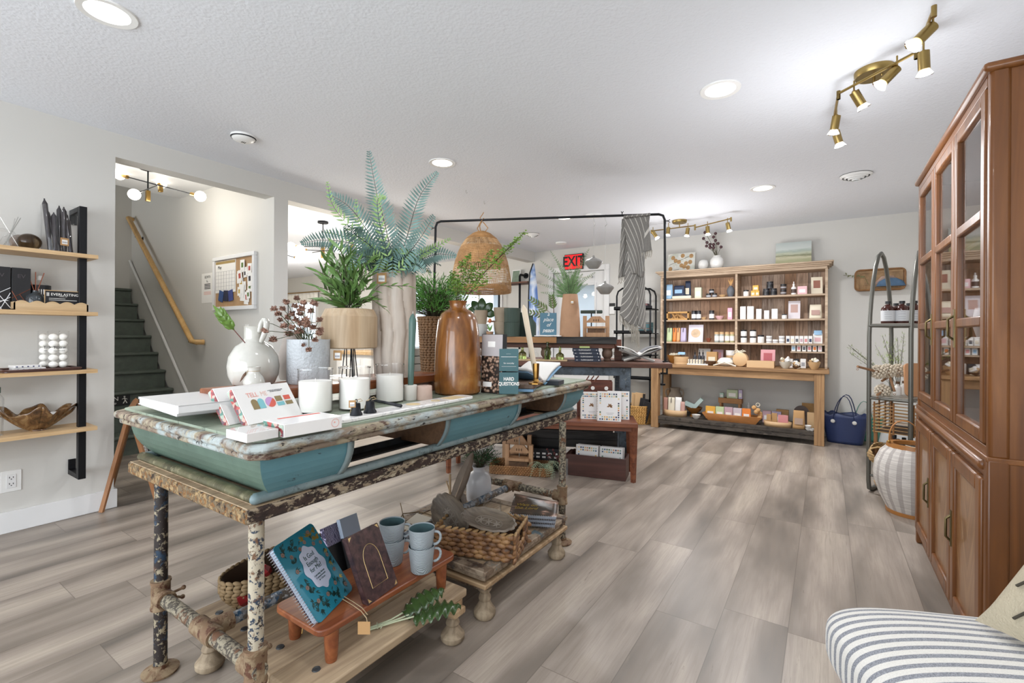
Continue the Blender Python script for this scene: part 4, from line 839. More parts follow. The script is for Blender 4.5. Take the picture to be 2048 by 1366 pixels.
m=M(); m.tube([(0,0,0),tip*.5,tip*.93,tip],[.0115,.013,.014,.003],16); obj('candle_body',m,plain('cream_wax','d3c3ab',.4),t)
t=thing('open_book','open white-paged book with pale blue cover lying beside the brass candlestick','book',(-1.30,2.10,Zt))
for s in (-1,1):
    m=M(); m.grid(lambda a,b2,s=s:(-.10+.2*b2, s*a*.17, .018+.085*(a if s>0 else .9*a)+.012*math.sin(a*PI)),8,2,False); obj('pages',m,MT['paper'],t,solid=.014)
    m=M(); m.grid(lambda a,b2,s=s:(-.105+.21*b2, s*a*.175, .003+.085*(a if s>0 else .9*a)+.006*math.sin(a*PI)),8,2,False); obj('cover',m,MT['pale_blue'],t,solid=.003)
m=M(); m.b2((-.10,-.10,0),(.10,.10,.004)); m.b2((-.09,-.07,.004),(-.06,-.05,.04)); m.b2((-.09,.08,.004),(-.06,.09,.045)); obj('book_rest',m,MT['raw_brown'],t)
# ================= under the green table =================
Z1=.1905; Z2=.2085
t=thing('wood_bench_riser','small reddish wood bench riser with tapered legs on the near low table','riser',(-1.288,1.085,Z1)); RT=Z1+.118
m=M(); m.prism(rrect(.245,.58,.03),.098,.117); obj('board',m,MT['acacia'],t,bev=.004)
for sx in (-.092,.092):
    for sy in (-.235,.235): m=M(); m.lathe([(0,0),(.016,0),(.018,.01),(.022,.098),(0,.098)],seg=20); obj('leg',m,MT['acacia'],t,loc=(sx,sy,0))
# teal spiral planner
P=at(633,1254,z=RT+.001); Pr=at(704,1180,z=RT+.001); TL=at(540,1114,z=.50)
k=frame_thing('spiral_planner','teal floral spiral planner reading Is God Enough for Me, propped on the bench riser','planner',P,(Pr-P),(TL-P)); w_=.205; h_=.255
b=NB('planner_teal'); b.b.inputs['Base Color'].default_value=(*lin('207e95'),1); b.set(Roughness=.3)
m=M(); m.T=Matrix.Translation((.012+w_/2-.006,h_/2,0)); m.prism(rrect(w_-.012,h_,.014),-.002,0); obj('cover',m,MT['planner_teal'],k)
m=M(); m.T=Matrix.Translation((.012+w_/2-.006,h_/2,0)); m.prism(rrect(w_-.016,h_-.006,.01),-.018,-.003); obj('pages',m,plain('page_edge','a9b4c4',.7),k)
m=M(); m.T=Matrix.Translation((.012+w_/2-.006,h_/2,0)); m.prism(rrect(w_-.012,h_,.014),-.0205,-.0185); obj('back_cover',m,plain('plum','54404a',.5),k)
m=M()
for i in range(30):
    y=.008+i*.0083; m.tube([(.008+.009*math.cos(a),y+.0008*math.sin(a),-.01+.013*math.sin(a)) for a in [2*PI*j/10 for j in range(10)]],.0009,4,closed=True)
obj('spiral_binding',m,plain('wire','c9ccd2',.3,.8),k)
gold=plain('gold_print','b39a45',.35,.6); dk=plain('leaf_print','123f3c',.5); fl_m=plain('flower_print','b99a8c',.5)
lm=M(); gm=M(); fm=M(); random.seed(11)
def inoval(x,y,s=1): return ((x-.115)/.052/s)**2+((y-.135)/.075/s)**2<1
for j in range(150):
    x=rnd(.03,w_-.012); y=rnd(.012,h_-.012)
    if inoval(x,y,1.12): continue
    a=rnd(0,6.28); tgt=gm if (x>.10 and y>.18 and j%3) or (x>.17 and j%3==0) else lm
    for q in range(3): 
        aa=a+(q-1)*.55; L=rnd(.012,.022)
        if not inoval(x+L*math.cos(aa),y+L*math.sin(aa),1.05) and .02<x+L*math.cos(aa)<w_-.004 and .004<y+L*math.sin(aa)<h_-.004: tgt.blade((x,y,.0006),(math.cos(aa),math.sin(aa),0),.0045,L,(0,0,1),0)
for x,y in ((.165,.235),(.13,.215),(.10,.205),(.055,.20),(.045,.155),(.045,.10),(.16,.195),(.185,.14),(.178,.09),(.15,.055),(.10,.045),(.055,.05),(.185,.03),(.03,.22),(.19,.185)):
    for q in range(6): a=q*PI/3; fm.lathe([(0,.0012),(.0032,.0012)],(x+.0042*math.cos(a),y+.0042*math.sin(a),0),8)
obj('leaf_print',lm,dk,k,smooth=0); obj('gold_leaf_print',gm,gold,k,smooth=0); obj('flower_print',fm,fl_m,k,smooth=0)
m=M(); m.prism([(.115+(.047+.004*math.cos(8*a))*math.cos(a),.135+(.070+.004*math.cos(8*a))*math.sin(a)) for a in [2*PI*j/48 for j in range(48)]],.0013,.0018); obj('title_oval',m,plain('pale_lilac','c3cbe0',.5),k)
text('title','Is God\nEnough\nfor Me?',.021,dk,k,(.115,.152,.002),sx=.85); text('subtitle','Learning about\nContentment\nin Christ',.0085,dk,k,(.115,.103,.002))
m=M(); m.tube([(.09,0,-.022),(.09,.1,-.03),(.05,-.0,-.10)],.0013,5); m.tube([(.13,0,-.022),(.13,.1,-.03),(.15,0,-.10)],.0013,5); obj('wire_stand',m,MT['brass'],k)
# brown journal
P=at(737,1211,z=RT+.001); Pr=at(800,1165,z=RT+.001); TL=at(693,1087,z=.485)
k=frame_thing('brown_journal','dark brown leather-look journal with gold arch outline, propped on the bench riser','journal',P,(Pr-P),(TL-P))
b=NB('journal_brown'); n=b.noise(b.coord(),40,5,.65,.6); b.col(b.ramp(n,[(.35,lin('2a1c22')),(.52,lin('45302f')),(.68,lin('5a4140'))])); b.set(Roughness=.35); b.bump(n,.2,.002)
m=M(); m.T=Matrix.Translation((.07,.105,0)); m.prism(rrect(.14,.21,.006),-.003,0); m.prism(rrect(.14,.21,.006),-.022,-.019); m.b2((-.07,-.105,-.021),(-.066,.105,-.001)); obj('cover',m,MT['journal_brown'],k)
m=M(); m.b2((.004,.004,-.0188),(.136,.206,-.0032)); obj('pages',m,MT['paper'],k)
arc=[(.035,.035)]+[(.035,.11)]+[(.035+.035*(1-math.cos(a)) ,.11+.052*math.sin(a)**.9) for a in [PI*j/16 for j in range(1,16)]]+[(.105,.11),(.105,.035)]
m=M(); m.tube([(x,y,.0006) for x,y in arc],.0009,4,closed=True); obj('gold_arch',m,plain('gold_line','e0c48a',.3,.7),k)
for x,y,a in ((.004,.206,0),(.136,.206,1),(.136,.004,2),(.004,.004,3)):
    m=M(); sx_=-1 if x>.07 else 1; sy_=-1 if y>.1 else 1; m.add([(x,y,.0006),(x+sx_*.013,y,.0006),(x,y+sy_*.013,.0006)],[(0,1,2)]); obj('gold_corner',m,MT['gold_line'],k)
m=M(); m.tube([(.05,0,-.024),(.05,.08,-.03),(.03,0,-.085)],.0013,5); m.tube([(.09,0,-.024),(.09,.08,-.03),(.11,0,-.085)],.0013,5); obj('wire_stand',m,MT['brass'],k)
# mugs
b=NB('mug_glaze'); v=b.coord((1,1,1)); wv=b.n('ShaderNodeTexWave',wave_type='RINGS'); wv.inputs['Scale'].default_value=75; wv.inputs['Distortion'].default_value=3; wv.inputs['Detail'].default_value=1; b.l(v,wv.inputs[0]); b.b.inputs['Base Color'].default_value=(*lin('9aa3a8'),1); b.set(Roughness=.35); b.bump(wv.outputs['Fac'],.5,.003)
def mug(lb,p,rz):
    t=thing('mug',lb,'mug',p,rz,'stacked grey blue mugs'); m=M(); m.lathe([(0,0),(.034,0),(.037,.004),(.046,.088),(.0455,.09),(.0435,.088),(.034,.010),(0,.008)],seg=40); obj('cup',m,MT['mug_glaze'],t)
    m=M(); m.lathe([(.0430,.0865),(.0345,.0115),(0,.0095)],seg=40,cap=False); obj('inside_glaze',m,plain('mug_inside','4d6468',.15),t)
    m=M(); m.tube([(.042,0,.074),(.058,0,.077),(.068,0,.064),(.066,0,.043),(.052,0,.030),(.039,0,.030)],.0052,10); obj('handle',m,MT['mug_glaze'],t,sub=1); return t
a=at(843,1141,z=RT); mug('lower right mug of four grey-blue mugs on the bench riser',(a.x,a.y,RT+.0005),.75); mug('upper right mug of four, nested on a second mug, handle to the right',(a.x,a.y,RT+.0625),.62)
a=at(784,1126,z=RT); mug('lower left mug of four grey-blue mugs, partly behind the brown journal',(a.x,a.y,RT+.0005),.9); mug('upper left mug of four, rim beside the brown journal',(a.x,a.y,RT+.0625),.8)
# twine with tag on the riser
t=thing('kraft_tag','kraft paper tag hanging on twine from the bench riser front','tag',at(727,1250,z=RT)); P0=Vector(t.location)
m=M(); pts=[at(685,1198,z=RT+.004),at(705,1210,z=RT+.004),at(722,1222,z=RT+.003),at(733,1236,z=RT-.004),at(735,1246,z=RT-.012)]; m.tube([p-P0 for p in pts],.0014,5); m.tube([p-P0+Vector((-.01,.012,0)) for p in pts[:4]],.0014,5); obj('twine',m,MT['twine'],t)
c_=at(728,1256,d=1.335)-P0; m=M(); m.box(c_,(.035,.0015,.036),rz=YAW); obj('tag_card',m,MT['kraft'],t)
# magnolia leaves lying on the planks
t=thing('leaf_spray','two glossy dark green lobed leaves with tied stems lying on near low table','leaves',at(800,1240,z=Z1+.004)); P0=Vector(t.location)
lm=M()
def lobed(m,base,tip,w,lift):
    d=tip-base; sd=d.cross(Vector((0,0,1))).normalized(); L=d.length
    m.grid(lambda a,b2:(base+d*a+sd*(b2-.5)*w*math.sin(PI*min(1,a*.96+.06))**.6*(1+.10*abs(math.sin(a*20))-.05)+Vector((0,0,lift*math.sin(a*2.6)+.008*abs(b2-.5)*2*math.cos(a*40)-.012*(abs(b2-.5)*2)**2))),80,6,False)
for (b0,b1,w) in (((806,1226),(888,1182),.09),((828,1234),(922,1216),.095)):
    A=at(*b0,z=Z1+.02)-P0; B=at(*b1,z=Z1+.045)-P0; m=M(); lobed(m,A,B,w,.02); obj('leaf',m,plain('magnolia','364a27',.25,var=.35),t,solid=.001)
m=M()
for (u,v) in ((812,1222),(832,1232),(822,1228)): e=at(u,v,z=Z1+.018)-P0; m.tube([e,e.lerp(at(760,1252,z=Z1+.006)-P0,.6),at(738,1256+(u-812)*.2,z=Z1+.006)-P0],.0026,6)
q=at(756,1252,z=Z1+.008)-P0; m.tube([q+Vector((-.012,-.01,.0)),q+Vector((.012,.01,.004)),q+Vector((.02,-.006,.002))],.0018,5); m.tube([q+Vector((-.014,.008,.002)),q+Vector((.012,-.012,.003))],.0018,5); obj('stem',m,plain('pale_stem','b7bfa0',.6),t)
# long oval seagrass basket
t=thing('oval_basket','long oval seagrass basket with red glass ornaments, behind the bench riser','basket',(-1.695,1.01,Z1+.001)); m=M()
for kk in range(9):
    f=.80+.20*math.sin(min(1,kk/6)*PI/2); knots(m,[(x*f,y*f) for x,y in [(.105*math.cos(a),.235*math.sin(a)) for a in [2*PI*i/36 for i in range(36)]]],kk*.0125,1,.0125,.024,.006,tilt=.3 if kk%2 else -.3)
obj('basket_wall',m,MT['seagrass'],t); m=M(); m.v=[];pp=[(.10*math.cos(2*PI*i/32),.228*math.sin(2*PI*i/32)) for i in range(32)]; m.prism([(x*.78,y*.78) for x,y in pp],.002,.006); m.add([(x*.8,y*.8,.004) for x,y in pp]+[(x,y,.108) for x,y in pp],[(i,(i+1)%32,32+(i+1)%32,32+i) for i in range(32)]); obj('basket_lining',m,MT['basket_dark'],t)
rg=plain('red_glass','8c2226',.12,Transmission_Weight=.3); 
p=at(492,1150,z=.27)
t=thing('red_glass_ornament','red faceted glass ornaments lying in near end of the oval basket','ornament',(-1.655,.835,Z1+.012))
for (x,y,z,s) in ((0,0,.035,.032),(.025,.02,.085,.024),(.045,.045,.12,.02)):
    m=M(); m.ball((x,y,z),s,6,4,(1,1,1.25),Matrix.Rotation(.6,3,'X')); obj('glass_prism',m,rg,t,smooth=0)
for i,(u0,v0,u1,v1,z,hx,lb) in enumerate(((656,1068,690,1052,.40,'patterned_card','small box with purple leaf pattern standing behind the teal planner'),(688,1050,722,1036,.42,'plain_card','small silver-blue box standing behind the brown journal'))):
    A=at(u0,v0,z=z); B=at(u1,v1,z=z); k=frame_thing('small_patterned_box',lb,'box',A-Vector((0,0,.05)),(B-A),(-.02,0,.05)); L=(B-A).length
    if i==0:
        bb=NB('purple_pattern'); v=bb.coord(); w=bb.n('ShaderNodeTexWave'); w.inputs['Scale'].default_value=60; w.inputs['Distortion'].default_value=9; w.inputs['Detail'].default_value=2; bb.l(v,w.inputs[0]); bb.col(bb.ramp(w.outputs['Fac'],[(.4,lin('3b3550')),(.55,lin('a9a3bd'))]))
    m=M(); m.b2((0,0,-.02),(L,.07,0)); obj('box_body',m,MT['purple_pattern'] if i==0 else plain('silver_blue','97a3b3',.3),k); m=M(); m.b2((0,-.14,-.02),(L,-.001,0)); obj('black_base',m,MT['black_paint'],k)
m=M(); t=thing('dark_box','dark glossy box lying in the oval basket behind white pipe leg','box',(-1.69,1.07,Z1+.02)); m.box((0,0,.06),(.12,.16,.10),rz=.3); obj('box_body',m,plain('near_black','2b2725',.35),t,bev=.003)
# rectangular braided basket with carved trays
ang=math.atan2(.306,.952); BC=Vector((-1.247,1.64,Z2))
t=thing('braided_basket','rectangular brown braided basket with hand holes on the far low table','basket',BC,ang); b=NB('braid'); oi=b.noise(b.coord(),26,3); b.col(b.ramp(oi,[(.33,lin('4d3220')),(.5,lin('7b5636')),(.68,lin('a07a50'))])); b.set(Roughness=.5)
W_,D_,H_=.352,.205,.115
P4=[(-W_/2,-D_/2),(W_/2,-D_/2),(W_/2,D_/2),(-W_/2,D_/2)]
for i in range(4):
    a_=P4[i]; c_=P4[(i+1)%4]; m=M(); side=i in (1,3)
    if not side: knots(m,[a_,c_],.002,6,.0185,.036,.008,closed=False,tilt=.12)
    else:
        A_=Vector((*a_,0)); B_=Vector((*c_,0)); knots(m,[a_,c_],.002,3,.0185,.036,.008,closed=False,tilt=.12); knots(m,[tuple(A_)[:2],tuple(A_.lerp(B_,.3))[:2]],.0575,3,.0185,.024,.0085,closed=False); knots(m,[tuple(A_.lerp(B_,.7))[:2],tuple(B_)[:2]],.0575,3,.0185,.024,.0085,closed=False)
    obj('basket_side',m,MT['braid'],t)
m=M(); knots(m,P4,.108,1,.011,.03,.007); obj('rim',m,plain('wicker_rim','9a7a50',.6,var=.2),t); m=M(); m.b2((-W_/2+.005,-D_/2+.005,.001),(W_/2-.005,D_/2-.005,.006)); 
for p,q in (((-W_/2+.004,-D_/2+.004,0),(W_/2-.004,-D_/2+.006,.1)),((-W_/2+.004,D_/2-.006,0),(W_/2-.004,D_/2-.004,.1))): m.b2(p,q)
obj('lining',m,MT['basket_dark'],t)
wood('carved_wood','5a4f44','7a6d5e',0,1.1,.55,'40382f',.25)
def tray(lb,c,R,a,b2):
    t=thing('carved_tray',lb,'tray',c,rot=R.to_euler(),group='carved oval wooden trays'); m=M()
    def sc(aa,z): return .045*abs(math.cos(6*aa)) 
    pr=[(0,0),(.55,0),(.84,.010),(.97,.022),(1.0,.020),(.93,.026),(.80,.014),(.55,.006),(0,.005)]
    vs=[];seg=72
    for j in range(seg):
        an=2*PI*j/seg
        for r,z in pr:
            k=1+(.06*abs(math.sin(7*an)) if r>.9 else 0); vs.append((a*r*k*math.cos(an),b2*r*k*math.sin(an),z))
    n=len(pr); m.add(vs,[(j*n+i,((j+1)%seg)*n+i,((j+1)%seg)*n+i+1,j*n+i+1) for j in range(seg) for i in range(n-1)]); obj('tray_body',m,MT['carved_wood'],t)
    m=M()
    for rr in (.34,.5): m.tube([(a*rr*math.cos(2*PI*j/28),b2*rr*math.sin(2*PI*j/28),.0062) for j in range(28)],.0011,4,closed=True)
    for cx in (-.3,0,.3):
        for q in range(6): an=q*PI/3; m.blade((a*cx,0,.0065),(math.cos(an),math.sin(an),0),.006,.022,(0,0,1),0)
    obj('carving',m,plain('carving_grey','7d7469',.6),t)
Rt=Matrix.Rotation(ang-.25,3,'Z')@Matrix.Rotation(math.radians(58),3,'X')@Matrix.Rotation(math.radians(-32),3,'Z')
tray('carved scalloped oval tray standing upright at the left in the braided basket',at(903,1035,d=2.12),Rt,.125,.075)
Rt=Matrix.Rotation(ang-.05,3,'Z')@Matrix.Rotation(math.radians(20),3,'X')@Matrix.Rotation(math.radians(-10),3,'Z')
tray('carved scalloped oval tray leaning low across the right of the braided basket',at(978,1046,d=1.98),Rt,.125,.062)
# spiral notebooks
A=at(1015,1027,z=.272); B=at(1110,1033,z=.272); ex=(B-A); L=ex.length; ey=Vector((-ex.y,ex.x,0)).normalized()
b=NB('cloud_cover'); v=b.coord((5,9,1)); n=b.noise(v,1.4,5,.6,1.0); b.col(b.ramp(n,[(.38,lin('33302c')),(.5,lin('4a3c33')),(.58,lin('9a7867')),(.68,lin('d9cbc3'))])); b.set(Roughness=.3)
for kk in range(3):
    z=Z2+.0215*(kk+1)
    k=frame_thing('spiral_notebook',['bottom of three stacked spiral notebooks on the far low table','middle of three stacked spiral notebooks on the far low table','top spiral notebook with gold script on dark cloud cover, its far edge curling up'][kk],'notebook',(A.x+.006*kk,A.y-.004*kk,z),ex,ey,'spiral notebooks')
    curl=(.028 if kk==2 else .004)
    f=lambda a,b2,zz:(L*a,.006+.185*b2,zz+curl*b2*b2*(1.3-1.1*a))
    m=M(); m.grid(lambda a,b2:f(a,b2,0),8,10); obj('cover',m,MT['cloud_cover'] if kk==2 else plain('plum_cover','4f4148',.5),k,solid=.0014)
    m=M(); m.grid(lambda a,b2:(.002+(L-.004)*a,.01+.162*b2,-.0085+.6*curl*b2*b2*(1.3-1.1*a)),6,8,False); obj('pages',m,MT['page_edge'],k,solid=.014)
    m=M()
    for i in range(int(L/.0085)): x=.006+i*.0085; m.tube([(x,.004+.010*math.cos(a),-.008+.0105*math.sin(a)) for a in [2*PI*j/10 for j in range(10)]],.0010,4,closed=True)
    obj('spiral_binding',m,MT['wire'],k)
    if kk==2: text('title','Wait on\nthe Lord',.032,gold,k,(.075,.085,.012),(.12,0,.0),shear=.3)
# white bottle vase with bush
a=Vector((-1.622,2.10,0)); t=thing('white_bottle_vase','matte grey-white bottle vase with narrow neck on the far low table','vase',(a.x,a.y,Z2)); t.scale=(1,1,.86); VB=Vector((a.x,a.y,Z2))
m=M(); m.lathe([(0,0),(.062,0),(.068,.005),(.070,.03),(.070,.11),(.066,.145),(.052,.175),(.036,.188),(.031,.195),(.031,.205),(.037,.216),(.039,.222),(.035,.222),(.028,.20),(0,.19)],seg=48); obj('vase_body',m,plain('matte_white','c2c3c8',.35,Coat_Weight=.2),t)
t=thing('green_bush_plant','bushy dark green fine-leaved plant in the white bottle vase','plant',VB+Vector((0,0,.182))); m=M(); sm=M(); bush(m,(.015,0,.045),.10,.085,900,.024,.0032,sm); obj('leaf',m,plain('deep_green','2f5a33',.55,var=.3),t); obj('stem',sm,MT['twig'],t)
a=at(984,1052,z=Z2); t=thing('jar_candle','small clear three-wick jar candle beside the spiral notebooks','candle',(a.x,a.y,Z2)); m=M(); r=.045
m.lathe([(0,0),(r,0),(r,.100),(r*.93,.108),(r*.93,.118),(r*.9,.118),(r*.95,.1),(r*.95,.005),(0,.005)],seg=36); obj('glass_jar',m,MT['thin_glass'],t); m=M(); m.lathe([(0,.006),(r*.94,.006),(r*.94,.068),(0,.068)],seg=32); obj('wax',m,MT['wax'],t)
for i in range(3): m=M(); m.cyl((.015*math.cos(i*2.1),.015*math.sin(i*2.1),.068),(.015*math.cos(i*2.1),.015*math.sin(i*2.1),.08),.001,seg=5); obj('wick',m,MT['ink'],t)
# wooden feather on driftwood stand, wire stand with stone
a=at(908,1022,z=Z2); t=thing('wooden_feather','tall grey carved wooden feather leaning on driftwood behind the carved trays','ornament',(a.x,a.y,Z2)); P0=Vector(t.location)
A=at(904,1012,d=2.45)-P0; B=at(945,906,d=2.5)-P0; d=B-A; sd=d.cross(Fw).normalized()
m=M(); m.grid(lambda p,q:A+d*p+sd*(q-.5)*.062*(math.sin(PI*min(1,.12+p*.88))**.6+.02*math.sin(p*25)*(1 if q>.5 else 0))*1.0+Fw*(.012*abs(q-.5)*2),24,4,False); obj('feather_blade',m,plain('weathered_grey','7a6d61',.8,var=.2,bump=.6),t,solid=.006)
m=M(); m.tube([A-d*.04,B],[.005,.0015],6); obj('quill',m,plain('quill_brown','a08d78',.7),t)
m=M(); m.tube([(0,0,0),at(900,985,d=2.47)-P0,at(900,948,d=2.5)-P0],[.008,.007,.006],7); m.tube([at(893,962,d=2.5)-P0,at(900,985,d=2.47)-P0],.004,6); m.ball((0,0,.012),.03,8,6,(1,1,.45)); obj('driftwood',m,plain('driftwood','a58c6c',.8,var=.1),t)
a=at(922,1016,z=Z2); t=thing('wire_stand_stone','rounded grey stone behind a black wire triangle stand by the white bottle vase','ornament',(a.x,a.y,Z2)); m=M(); m.ball((0,0,.042),.036,14,10,(.9,.8,1.15)); obj('stone',m,plain('stone_grey','8f857c',.8,var=.1),t)
m=M(); m.tube([(-.05,-.05,.002),(-.005,-.04,.125),(.0,-.04,.125),(.045,-.03,.002)],.002,6); obj('wire',m,MT['black_metal'],t)
# brass and glass box with cards
a=at(822,1078,z=Z2); a=Vector((-1.60,1.60,Z2)); t=thing('glass_trinket_box','hexagonal brass edged glass box holding cards, behind the mugs','box',a); hx=[(.10*math.cos(x),.075*math.sin(x)) for x in [PI/3*i for i in range(6)]]
m=M(); hb=[(x*.75,y*.75,.004) for x,y in hx]; ht=[(x,y,.062) for x,y in hx]
for i in range(6): m.tube([hb[i],hb[(i+1)%6]],.0022,5); m.tube([ht[i],ht[(i+1)%6]],.0022,5); m.tube([hb[i],ht[i]],.0022,5)
m.tube([(-.10,0,.062),(-.17,.05,.085)],.0022,5); obj('brass_frame',m,plain('aged_brass','6b5738',.35,.9),t); m=M(); [m.add([hb[i],hb[(i+1)%6],ht[(i+1)%6],ht[i]],[(0,1,2,3)]) for i in range(6)]; obj('glass_side',m,MT['thin_glass'],t)
m=M(); m.box((.01,0,.055),(.10,.075,.006),R=Matrix.Rotation(.25,4,'X')); m.box((.0,.0,.02),(.11,.07,.018)); obj('card_stack',m,plain('cream_card','cfc6b6',.7),t)
t=thing('silver_box','silver edged glass box under the hexagonal brass box','box',(-1.50,1.545,Z2),.4); m=M(); m.box((0,0,.028),(.12,.08,.05)); obj('box_body',m,plain('silver_side','9ea2a6',.25,.6),t,bev=.002)
# ================= wall shelf on the left wall =================
t=thing('wall_shelf','four-board oak wall shelf on black steel posts on the left wall','shelf',(XL,.4,0)); P0=Vector((XL,.4,0))
SZ=(1.60,1.26,.92,.58)
for y in (.905,-.35):
    m=M()
    for p,q in (((-3.70,y-.02,.27),(-3.66,y+.015,1.885)),((XL,y-.02,1.855),(-3.70,y+.015,1.885)),((XL,y-.02,.27),(-3.70,y+.015,.30)),((XL+.0005,y-.02,1.80),(XL+.012,y+.015,1.855)),((XL+.0005,y-.02,.30),(XL+.012,y+.015,.36))): m.b2(Vector(p)-P0,Vector(q)-P0)
    obj('steel_post',m,MT['black_metal'],t,bev=.002)
for z in SZ:
    m=M(); m.b2((.002,-.95,z-.022),(.16,.56,z)); m.b2((.2,-.95,z-.022),(.245,.56,z)); m.b2((.16,-.95,z-.022),(.2,.484,z)); m.b2((.16,.521,z-.022),(.2,.56,z)); m.T=Matrix.Identity(4); m.v=[(x,y,zz-0) for x,y,zz in m.v]; obj('shelf_board',m,MT['oak_laminate'],t)
def lx(u,z=None,X=-3.74): 
    p=at(u,600,X=X); return p.y
sh=lambda u,k,X=-3.74:Vector((X,lx(u,X=X),SZ[k]+.0005))
t=thing('cylinder_vase','large clear glass cylinder with black taper candles on the top left wall shelf','vase',sh(120,0,-3.735)); 
m=M(); r=.083; m.lathe([(0,0),(r,0),(r,.27),(r-.003,.27),(r-.003,.006),(0,.006)],seg=40); obj('glass_cylinder',m,MT['thin_glass'],t)
VP=Vector(t.location)
for i,(x0,y0,x1,y1,h) in enumerate(((.0,-.05,.0,-.082,.29),(.03,-.03,.01,-.035,.22),(-.02,.0,-.03,.0,.268),(.01,.02,.02,.012,.258),(.03,.05,.01,.02,.235),(-.02,.06,.0,.035,.20),(.03,-.01,-.02,-.07,.24))):
    tt=thing('black_candle',['black taper candle, leftmost and tallest in the glass cylinder','black taper candle leaning between the left and middle ones','black taper candle in the middle of the glass cylinder','black taper candle right of the middle in the glass cylinder','black taper candle slanting down to the right in the cylinder','short black taper candle at right in the cylinder','black taper candle crossing behind at left in the cylinder'][i],'candle',VP+Vector((x0*.8,y0*.85,.008)),group='black tapers')
    m=M(); d=Vector((x1-x0,(y1-y0)*.8,h)); m.tube([(0,0,0),d*.93,d],[.0105,.0125,.004],12); m.cyl(d,d*1.03,.0035,seg=6); obj('candle_body',m,plain('black_wax','2c2629',.3,Coat_Weight=.4),tt)
price_tag(t,(.085,.0,.06),PI/2+.3,.04)
t=thing('glass_float','brown bubbled glass float ball on the top left wall shelf','ornament',sh(58,0)); m=M(); m.ball((0,0,.05),.05,24,16,(1,1.05,.95)); obj('ball',m,glass('amber_glass',(.32,.22,.12),.05),t,loc=(0,0,-.003))
t=thing('glass_float','mottled clear glass float ball left of the brown one','ornament',sh(40,0,-3.79)); m=M(); m.ball((0,0,.045),.045,24,16); obj('ball',m,plain('mottled_glass','8a7b70',.1,var=.3),t)
t=thing('reed_diffuser','clear reed diffuser with steel reeds on the top left wall shelf','diffuser',sh(20,0)); m=M(); m.lathe([(0,0),(.035,0),(.045,.02),(.03,.06),(.012,.07),(.012,.08),(0,.08)],seg=24); obj('bottle',m,MT['thin_glass'],t)
for d_ in ((-.02,-.045,.185),(0,.03,.18),(.01,.038,.175),(-.01,.02,.17)): m=M(); m.cyl((-d_[0]*.4,-d_[1]*.7,.01),d_,.0018,seg=6); obj('reed',m,MT['steel'],t)
t=thing('glass_dome','clear glass dome cut by the left edge on the top shelf','ornament',sh(4,0,-3.72)); m=M(); m.lathe([(.06,0),(.062,.05),(.045,.09),(0,.105)],seg=28,cap=False); obj('dome',m,MT['thin_glass'],t)
cop=plain('copper_foil','b0705c',.3,.8); wht=plain('white_line','e4e6ea',.5)
def lined(lb,u,w,h,lm_,dd=.06,X=-3.75):
    t=thing('diffuser_box',lb,'box',sh(u,1,X)); m=M(); m.b2((-dd/2,-w/2,0),(dd/2,w/2,h)); obj('box_body',m,plain('matte_black','17171b',.45),t,bev=.001)
    m=M(); x=dd/2+.0008
    for (y0,z0,y1,z1) in ((-.5,.28,.5,.52),(-.5,.05,.5,.30),(-.5,.45,.1,.0),(-.1,.38,.5,.05),(-.5,.18,.4,.22),(.0,.0,.5,.4)): m.tube([(x,y0*w,z0*h),(x,y1*w,z1*h)],.0016,4)
    obj('line_pattern',m,lm_,t); text('lettering','EV',.03,plain('dim_print','4a4348',.4),t,(x+.0005,0,h*.8),(PI/2,0,PI/2)); return t
lined('black box with white crossing lines at the left edge, second shelf',-3,.08,.235,wht); lined('black box with copper crossing lines on the second wall shelf',40,.074,.235,cop)
t=thing('diffuser_bottle','clear bottle with black label and white stopper behind the copper reeds','bottle',sh(79,1,-3.79)); m=M(); m.lathe(bottle_prof(.048,.185,.016,.02),seg=32); obj('bottle',m,MT['thin_glass'],t); m=M(); m.lathe([(.0485,.02),(.0485,.15)],seg=32,cap=False); obj('label',m,MT['matte_black'],t); m=M(); m.cyl((0,0,.18),(0,0,.205),.012); obj('stopper',m,MT['white_plastic'],t); m=M(); [m.box((.049,-.012+.01*i,.11),(.001,.004,.03)) for i in range(3)]; obj('label_mark',m,MT['paper'],t)
t=thing('reed_bottle','small dark reed diffuser bottle with copper reeds behind the scalloped tray','diffuser',sh(71,1,-3.73)); m=M(); m.lathe(bottle_prof(.042,.115,.014,.014),seg=28); obj('bottle',m,plain('smoke_glass','4a5054',.1,Transmission_Weight=.4),t)
for d_ in ((0,-.035,.225),(0,.0,.22),(0,.035,.218)): m=M(); m.cyl((0,-d_[1]*.5,.02),d_,.0024,seg=6); obj('reed',m,cop,t)
t=thing('scalloped_tray','pale wood tray with scalloped front holding the everlasting sign','tray',sh(101,1,-3.70)); m=M(); w=.31; N=60
top=[(-w/2+w*i/N,.040+.014*abs(math.sin(PI*5*i/N))) for i in range(N+1)]; m.add([(.045,y,0) for y,_ in top]+[(.045,y,z) for y,z in top]+[(.038,y,0) for y,_ in top]+[(.038,y,z) for y,z in top],[(i,i+1,N+2+i,N+1+i) for i in range(N)]+[(2*N+3+i,2*N+2+i,3*N+3+i,3*N+4+i) for i in range(N)]+[(N+1+i,N+2+i,3*N+4+i,3*N+3+i) for i in range(N)])
m.b2((-.05,-w/2,0),(.044,w/2,.006)); m.b2((-.05,w/2-.007,0),(.045,w/2,.045)); m.b2((-.05,-w/2,0),(.045,-w/2+.007,.045)); m.b2((-.05,-w/2,0),(-.043,w/2,.045)); obj('tray_body',m,wood('pale_tray','b89a72','cdb28c',1,1,.6,bump=.1),t)
